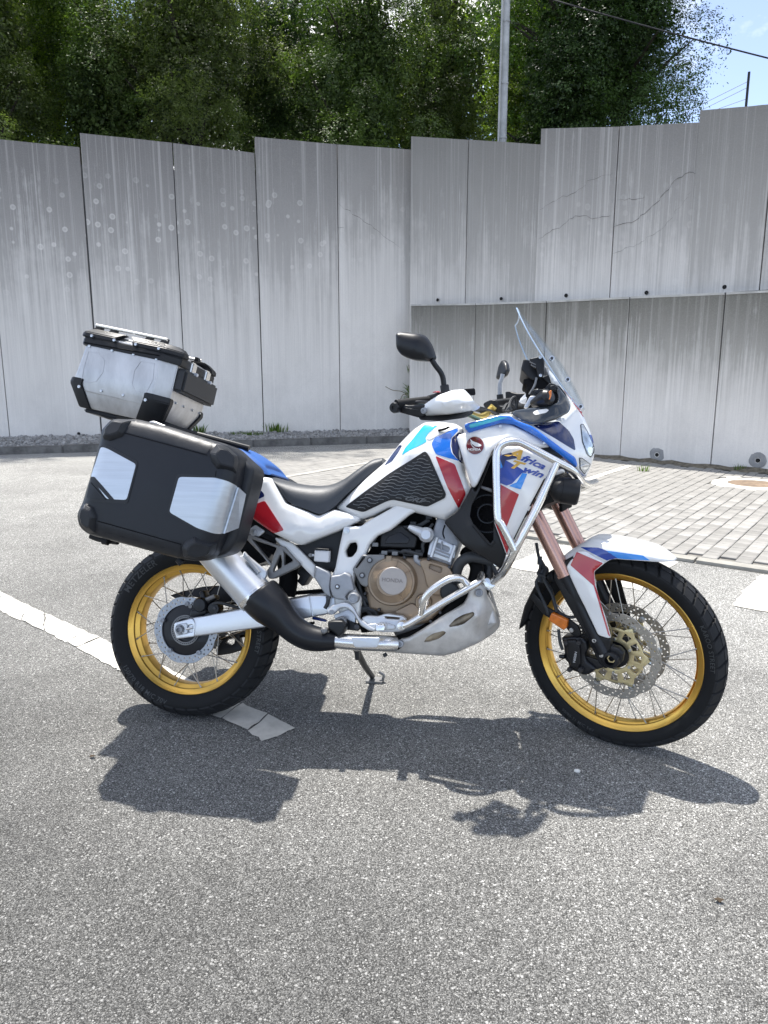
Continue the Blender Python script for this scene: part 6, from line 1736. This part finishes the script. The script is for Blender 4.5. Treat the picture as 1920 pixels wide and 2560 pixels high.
for P_ in ([(180, 170, -.06), (195, 260, -.06), (210, 330, -.06), (200, 420, -.07), (180, 480, -.08), (250, 640, -.1), (270, 700, -.1)], [(215, 300, -.06), (250, 370, -.07), (235, 430, -.08), (300, 560, -.09), (330, 680, -.1)], [(230, 430, -.07), (290, 520, -.08), (330, 660, -.09), (420, 720, -.09), (520, 700, -.09)], [(345, 810, -.11), (355, 900, -.115), (375, 960, -.115)], [(205, 350, -.06), (250, 350, -.06), (262, 380, -.06), (230, 410, -.06)], [(210, 360, -.08), (195, 400, -.08), (240, 420, -.08), (225, 460, -.08)]):
    tube('brake_hose', bike, M['hose'], 7, P_, .0058, st=True, n=8)
for u, v in ((205, 300), (220, 390), (215, 430)):
    q = steer([[*(lambda c: (c[0], -.065, c[1]))(xz_of(*zz(7, u, v), -.065, True))]])[0]
    b = B(); b.add(*box_vf(q, .016, .014, .03)); b.obj('hose_clip', M['satin'], bike)
# ------------------------------------------------------------------ side case
def case_thing(name, label, cat, at_):
    org = np.array(at_, float)
    t = thing(name, label, cat, LM@org, None, RT)
    return t, org
M['case'] = mat('dark_case_plastic', (.011, .013, .018), .38, spec=.36, var=.1, vscale=30, bump=.12, bscale=500)
M['case_lid'] = mat('matt_case_plastic', (.019, .021, .025), .44, spec=.38, var=.1, vscale=30, bump=.15, bscale=500)
M['brushed'] = mat('brushed_aluminium', (.56, .60, .65), .38, metal=.8, var=.10, vscale=26, aniso=(.12, 1, 3.2), bump=.03, bscale=30)
M['case_alu'] = mat('raw_aluminium', (.54, .54, .545), .40, metal=.8, var=.2, vscale=11, aniso=(1.4, 1.4, .5), bump=.05, bscale=60)
M['carbon'] = mat('textured_black_plastic', (.022, .023, .025), .5, bump=.6, bscale=500)
sc_, OS = case_thing('side_case', 'dark hard plastic side case with four corner caps and two brushed silver inlays', 'side case', U(*zz(1, 700, 1800), -.36))
shell = panel('case_shell', sc_, M['case'], 1, [(318, 880), (400, 790), (560, 798), (800, 850), (1160, 962), (1240, 985), (1330, 1060), (1342, 1110), (1325, 1240), (1200, 1690), (1150, 1800), (1040, 1850), (900, 1830), (560, 1740), (225, 1652), (160, 1600), (140, 1500), (190, 1400), (250, 1200), (312, 960)],
              [(320, 900, -.455), (1330, 1090, -.465), (1160, 1780, -.455), (150, 1560, -.445), (740, 1300, -.478), (740, 900, -.468), (700, 1700, -.465), (300, 1300, -.465), (1250, 1400, -.47)], t=.07, r=.05, h=.016, org=OS, rnd=.02)
ORGS[shell.name] = OS
# inner half of the case
inn = panel('case_back', sc_, M['case_lid'], 1, [(400, 800), (560, 792), (800, 845), (1160, 958), (1260, 985), (1360, 1080), (1450, 1160), (1430, 1260), (1370, 1480), (1310, 1700), (1250, 1790), (1100, 1830), (560, 1730), (250, 1640), (180, 1560), (200, 1400), (330, 960)], [(700, 1300, -.37), (1400, 1200, -.372), (300, 1000, -.37)], t=.10, r=.018, h=.03, org=OS, rnd=.02)
bvS = bvh_of([shell])
def sdecal(name, m, pts, h, rnd=6, parent=None, res=9.): 
    o = decal(name, parent or sc_, m, 1, pts, bvS, h, rnd, res, org=OS); return o
# silver inlays in black surrounds
sdecal('inlay_frame', M['case_lid'], [(300, 985), (350, 985), (582, 1112), (502, 1420), (215, 1402), (228, 1260)], .002, 8)
i1 = sdecal('silver_inlay', M['brushed'], [(308, 1000), (350, 1010), (568, 1128), (498, 1392), (350, 1385), (236, 1225)], .004, 7)
sdecal('inlay_stripe', M['case_lid'], [(240, 1222), (262, 1222), (408, 1390), (372, 1388), (236, 1240)], .0052, 2)
sdecal('navy_triangle', M['case'], [(228, 1258), (345, 1390), (225, 1382), (205, 1375)], .0048, 3)
sdecal('inlay_frame', M['case_lid'], [(862, 1210), (900, 1196), (1150, 1218), (1280, 1262), (1330, 1310), (1240, 1640), (1190, 1660), (1020, 1615), (795, 1490)], .002, 8)
sdecal('silver_inlay', M['brushed'], [(884, 1222), (1150, 1228), (1240, 1252), (1312, 1290), (1210, 1640), (1140, 1640), (1020, 1600), (812, 1482)], .004, 8)
# seams along the lid
sdecal('lid_seam', M['void'], [(484, 895), (1092, 1058), (1090, 1064), (482, 901)], .0012, 0)
sdecal('lid_seam', M['void'], [(280, 1545), (900, 1718), (898, 1724), (278, 1552)], .0012, 0)
sdecal('lid_seam', M['void'], [(1153, 1180), (1158, 1180), (1154, 1222), (1149, 1222)], .0012, 0)
sdecal('lid_edge', M['case_lid'], [(565, 800), (800, 852), (1150, 960), (1085, 1050), (490, 890)], .0012, 3)
sdecal('lid_edge', M['case_lid'], [(285, 1555), (895, 1726), (885, 1815), (560, 1732), (280, 1650)], .0012, 3)
# corner caps with chamfered faces
def cap(pts, k_in=.58, h=.019, shift=(0, 0)):
    """faceted corner cap: a flat raised face with sloping sides down to the shell"""
    po = np.array(pts, float); c = po.mean(0)+np.array(shift, float)
    pi_ = c+(po-c)*k_in
    V = []
    nav = Vector((0, 0, 0)); inn_ = []
    for p in pi_:
        l_, n_, _, _ = hit(bvS, *zz(1, *p)); n_ = -n_ if n_.dot(Vector(ol)-l_) < 0 else n_
        inn_.append(l_); nav += n_
    nav.normalize()
    for p in po:
        q = p.copy()
        for _ in range(12):
            l_, n_, _, _ = hit(bvS, *zz(1, *q))
            if l_ is not None: break
            q += (c-q)*.04
        n_ = -n_ if n_.dot(Vector(ol)-l_) < 0 else n_
        V.append(np.array(l_-n_*.003))
    mid = [np.array(V[i])*.80+np.array(inn_[i])*.20+np.array(nav)*h*.62 for i in range(len(po))]
    top = [np.array(l_+nav*h) for l_ in inn_]
    n = len(po)
    F = [(i, (i+1) % n, n+(i+1) % n, n+i) for i in range(n)]+[(n+i, n+(i+1) % n, 2*n+(i+1) % n, 2*n+i) for i in range(n)]+[tuple(range(2*n, 3*n))]
    o = mesh('corner_cap', V+mid+top, F, M['case_lid'], sc_, 12, org=OS)
    bm = bmesh.new(); bm.from_mesh(o.data); bmesh.ops.bevel(bm, geom=[e for e in bm.edges if e.is_manifold], offset=.0022, segments=2, affect='EDGES'); bm.to_mesh(o.data); bm.free(); smooth(o.data, 28)
    return o
cap([(318, 945), (330, 872), (404, 796), (450, 790), (545, 806), (482, 898), (466, 926), (372, 960)], shift=(-12, 10))
cap([(1100, 1046), (1155, 972), (1242, 994), (1322, 1064), (1332, 1110), (1318, 1212), (1156, 1166), (1112, 1098)], shift=(8, 14))
cap([(168, 1420), (200, 1414), (245, 1440), (276, 1520), (268, 1640), (224, 1644), (170, 1594), (148, 1510)], shift=(4, -8))
cap([(896, 1740), (926, 1690), (990, 1657), (1180, 1702), (1166, 1772), (1128, 1812), (1020, 1838), (908, 1818)], shift=(0, -10))
# feet and latch under the case
tube('case_foot', sc_, M['black'], 1, [(230, 1655, -.36), (300, 1680, -.36), (430, 1700, -.36)], .012, org=OS)
tube('case_foot', sc_, M['black'], 1, [(320, 1690, -.38), (360, 1700, -.38)], .014, org=OS)
tube('case_foot', sc_, M['black'], 1, [(880, 1830, -.38), (905, 1860, -.38)], .014, org=OS)
# front face inlay and panel line (on the side facing forwards)
def fr_quad(name, m, pts, dx):
    """pts (u, v, y) on the front side of the case"""
    V = [P3(1, *p)+np.array([dx, 0, 0]) for p in pts]
    V2 = [v-np.array([.006, 0, 0]) for v in V]
    n = len(V)
    return mesh(name, V+V2, [tuple(range(n)), tuple(range(2*n-1, n-1, -1))]+[(i, (i+1) % n, n+(i+1) % n, n+i) for i in range(n)], m, sc_, None, org=OS)
fr_quad('front_inlay', M['brushed'], [(1316, 1300, -.425), (1370, 1350, -.372), (1315, 1600, -.372), (1212, 1640, -.425)], .004)
tube('hasp', sc_, M['silver'], 1, [(650, 832, -.33), (690, 820, -.33), (740, 838, -.33), (790, 858, -.33)], .006, org=OS)

# the twin on the far side, seen only as a corner beyond the seat and in the shadow
OF = OS*np.array([1, -1, 1])
sf_ = thing('side_case', 'second dark side case on the hidden far side, a corner showing past the blue seat', 'side case', LM@OF, None, RT)
for ch in [c for c in bpy.data.objects if c.parent is sc_ and c.name.split('.')[0] in ('case_shell', 'case_back', 'corner_cap', 'case_foot', 'silver_inlay')]:
    V = np.array([v.co[:] for v in ch.data.vertices])*np.array([1, -1, 1])+np.array([-.02, 0, -.04])
    V[:, 1] = .12+(V[:, 1]+OF[1]-.25)*1.72-OF[1]
    mesh(ch.name.split('.')[0], V, [tuple(reversed(p.vertices)) for p in ch.data.polygons], ch.data.materials[0], sf_)
# ------------------------------------------------------------------ top case
tc_, OT = case_thing('top_case', 'raw aluminium top case with black corner caps and a tube rail on its lid', 'top case', U(*zz(1, 560, 790), 0))
YS, YC, YF = -.185, -.150, .145                                       # side face, corner edge, far edge
# longitudinal frame from traced corners of the near side
TL, TR = P3(1, 196, 232, YS), P3(1, 735, 345, YS)
E1 = TR-TL; E1[1] = 0; L1 = np.linalg.norm(E1); E1 /= L1             # towards the front
E2 = np.array([-E1[2], 0, E1[0]])
E2 = E2 if E2[2] > 0 else -E2
def loc(k, u, v, y):
    p = P3(k, u, v, y)-TL; return p@E1, p@E2
sr0, h0 = 0.0, 0.0
srm, hcr = loc(1, 125, 520, YS); _, hb = loc(1, 185, 705, YS+.03)
sfm, _ = loc(1, 690, 640, YS); sfe, _ = loc(1, 830, 500, YC); sfb, _ = loc(1, 800, 670, YC)
def tcp(s, h, y): return TL+E1*s+E2*h+np.array([0, y-TL[1], 0])
HT = .0
def ring8(s0, s1, h, ins, ch, dy=0.0):
    """closed outline seen from above: long side near, chamfered corners"""
    a, bq = s0+ins, s1-ins; yn, yf = YS+ins, YF+.035-ins
    cr = .016
    return [tcp(a+cr, h, yn), tcp(bq-ch, h, yn), tcp(bq, h, yn+ch*.6), tcp(bq, h, yf-ch*.6), tcp(bq-ch, h, yf), tcp(a+cr, h, yf), tcp(a, h, yf-cr), tcp(a, h, yn+cr)]
s_front_top = loc(1, 880, 372, YC)[0]; s_front_cr = loc(1, 806, 690, YC)[0]
s_rear_top = loc(1, 196, 232, YS)[0]-.008; s_rear_cr = loc(1, 104, 535, YS)[0]-.016
chf = s_front_top-loc(1, 735, 345, YS)[0]
def solid_rings(name, m, rings, parent, top=True, bot=True):
    V = []; F = []
    n = len(rings[0])
    for r in rings: V += list(r)
    for i in range(len(rings)-1):
        for j in range(n): F.append((i*n+j, i*n+(j+1) % n, (i+1)*n+(j+1) % n, (i+1)*n+j))
    if bot: F.append(tuple(range(n)))
    if top: F.append(tuple((len(rings)-1)*n+j for j in range(n)))
    o = mesh(name, V, F, m, parent, 25, org=OT); ORGS[o.name] = OT
    bm = bmesh.new(); bm.from_mesh(o.data); bmesh.ops.bevel(bm, geom=[e for e in bm.edges if e.is_manifold and e.calc_face_angle(0) > .3], offset=.003, segments=2, affect='EDGES'); bm.to_mesh(o.data); bm.free(); smooth(o.data, 30)
    return o
body = solid_rings('case_body', M['case_alu'], [ring8(s_rear_cr, s_front_cr, hb, .035, .05), ring8(s_rear_cr, s_front_cr, hcr, 0, .055), ring8((s_rear_cr+s_rear_top)/2, (s_front_cr+s_front_top)/2, hcr*.5, 0, .055), ring8(s_rear_top, s_front_top, 0, 0, .055)], tc_)
hl_ = loc(1, 240, 158, YS+.01)[1]
band = solid_rings('lid_frame', M['black'], [ring8(s_rear_top-.006, s_front_top+.008, -.006, -.007, .055), ring8(s_rear_top-.006, s_front_top+.008, .020, -.007, .055), ring8(s_rear_top-.004, s_front_top+.006, .028, -.003, .055)], tc_)
tube('frame_groove', band, M['void'], 1, [(178, 225, YS-.008), (735, 322, YS-.008)], .0022, org=OT)
htop = hl_+.012
lid = solid_rings('lid', M['case_alu'], [ring8(s_rear_top, s_front_top, .022, .0, .055), ring8(s_rear_top, s_front_top, .034, .002, .055), ring8(s_rear_top+.01, s_front_top-.02, htop, .045, .05)], tc_)
bvB = bvh_of([body]); bvT = bvh_of([band, lid])
def tdecal(name, m, pts, h, bv=None, rnd=4, parent=None): return decal(name, parent or tc_, m, 1, pts, bv or bvB, h, rnd, 9., org=OT)
def corner(name, levels, end, la0, lb, far=False):
    """cap wrapped round one corner; levels are (s0, s1, h, inset, chamfer), la/lb its reach along side and end"""
    R = []; la = la0
    for s0, s1, h, ins, ch in levels:
        yn = (YS+ins) if not far else (YF+.035-ins); k = 1 if not far else -1
        e = s1-ins if end > 0 else s0+ins
        if end < 0: ch = .016; la = la0+.039
        o_ = [(e-end*(ch+la), yn), (e-end*ch, yn), (e, yn+k*ch*.6), (e, yn+k*(ch*.6+lb)), (e-end*.03, yn+k*(ch*.6+lb)), (e-end*(ch+la), yn+k*.03)]
        R.append([tcp(a, h, y) for a, y in o_])
    return solid_rings(name, M['black'], R, tc_)
G0, G1 = s_rear_top-.006, s_front_top+.008
for far in (False, True):
    corner('lid_cap', [(G0, G1, .024, -.011, .055), (G0, G1, .042, -.009, .055), (G0+.004, G1-.006, .062, .012, .052)], 1, .135, .05, far)
    corner('lid_cap', [(G0, G1, .024, -.011, .055), (G0, G1, .042, -.009, .055), (G0+.004, G1-.006, .062, .012, .052)], -1, .085, .05, far)
    corner('corner_cap', [(s_rear_cr, s_front_cr, hcr+.018, -.004, .055), (s_rear_cr, s_front_cr, hcr-.004, -.006, .055), (s_rear_cr, s_front_cr, hb-.002, .030, .05)], 1, .035, .03, far)
    corner('corner_cap', [(s_rear_cr, s_front_cr, hcr+.018, -.004, .055), (s_rear_cr, s_front_cr, hcr-.004, -.006, .055), (s_rear_cr, s_front_cr, hb-.002, .030, .05)], -1, .0, .03, far)
tdecal('side_crease', M['case_alu'], [(165, 574), (615, 680), (614, 688), (164, 582)], .0015, None, 0)
# pressed octagons on the side
def oct_ring(pts):
    V = []; c = np.mean(pts, 0)
    inner = [tuple(np.array(p)+(c-np.array(p))/np.linalg.norm(c-np.array(p))*4.5) for p in pts]
    return decal('pressed_octagon', body, M['case_alu'], 1, pts, bvB, .0013, 0, 9., holes=[inner], org=OT)
oct_ring([(212, 290), (282, 300), (333, 360), (318, 450), (270, 515), (222, 526), (160, 512), (172, 420)]); oct_ring([(600, 362), (700, 378), (690, 500), (640, 598), (560, 590), (532, 540), (550, 430)])
for u, v in ((220, 252), (387, 285), (546, 313), (716, 347), ): bolt(body, 1, u, v, YS-.001, .0052, org=OT)
for u, v in ((237, 177), (402, 209), (562, 240), (733, 271)): bolt(band, 1, u, v, YS-.014, .0055, org=OT)
for u, v in ((306, 584), (468, 615)): bolt(body, 1, u, v, YS+.003, .0052, org=OT)
bolt(tc_, 1, 143, 553, YS-.004, .006, org=OT); bolt(tc_, 1, 634, 652, YS-.008, .006, org=OT)
# rail on the lid: posts with a tube along each side
rail_h = loc(1, 270, 85, YS+.02)[1]
def post(s, y, w=.022):
    b = B(); sg = 1 if y < 0 else -1
    pts = [tcp(s-w, .034, y), tcp(s+w*.7, .034, y), tcp(s+w*.35, rail_h, y+.022*sg), tcp(s-w*.2, rail_h, y+.022*sg)]
    p2 = [p+np.array([0, .026*sg, 0]) for p in pts]
    b.add(pts+p2, [(0, 1, 2, 3), (7, 6, 5, 4), (0, 4, 5, 1), (1, 5, 6, 2), (2, 6, 7, 3), (3, 7, 4, 0)])
    return b.obj('rail_post', M['black'], tc_, org=OT)
ss = [loc(1, u, v, YS+.01)[0] for u, v in ((262, 150), (372, 165), (638, 215), (750, 235))]
for s in ss: post(s, YS+.004); post(s, YF+.03)
for y in (YS+.024, YF+.008):
    b = B(); b.add(*tube_vf([tcp(ss[0]-.012, rail_h-.006, y), tcp(ss[-1]+.012, rail_h-.006, y)], .0058, 10, 1)); b.obj('rail_tube', M['steel'], tc_, org=OT)
# front: lid strap grooves, black back rest with two latches
def tbox(name, m, s0, s1, h0_, h1, y0, y1, parent=None, bev=.006):
    V = [tcp(s, h, y) for s in (s0, s1) for h in (h0_, h1) for y in (y0, y1)]
    o = mesh(name, V, [(0, 1, 3, 2), (4, 6, 7, 5), (0, 4, 5, 1), (2, 3, 7, 6), (0, 2, 6, 4), (1, 5, 7, 3)], m, parent or tc_, 30, org=OT)
    bm = bmesh.new(); bm.from_mesh(o.data); bmesh.ops.bevel(bm, geom=bm.edges[:], offset=bev, segments=2, affect='EDGES'); bm.to_mesh(o.data); bm.free(); smooth(o.data, 35); ORGS[o.name] = OT; return o
sf = (s_front_top+s_front_cr)/2
tbox('back_rest', M['carbon'], sf-.006, s_front_top+.038, -.10, -.012, YC+.005, YF+.015, bev=.009)
for y in (-.06, .075):
    lt = tbox('latch', M['steel'], s_front_top+.004, s_front_top+.024, -.03, .03, y-.022, y+.022, bev=.006)
    tbox('latch_hook', M['silver'], s_front_top+.02, s_front_top+.042, -.02, -.008, y-.008, y+.008, lt, bev=.002)
for y in (-.10, -.03, .05, .12):
    for hh in (hcr*.93,):
        b = B(); b.add(*lathe_vf([(.0005, .004), (.004, .004), (.005, 0)], tcp(s_front_cr+.001, hh, y), E1, 10)); b.obj('rivet', M['bolt'], body, org=OT)
tbox('base_foot', M['black'], s_rear_cr+.04, s_front_cr-.06, hb-.016, hb-.001, YS+.06, YF-.03, bev=.005)
tbox('lid_groove', M['cast_dark'], s_front_top-.06, s_front_top-.01, htop-.03, htop-.012, YF-.03, YF-.015, lid, bev=.003)
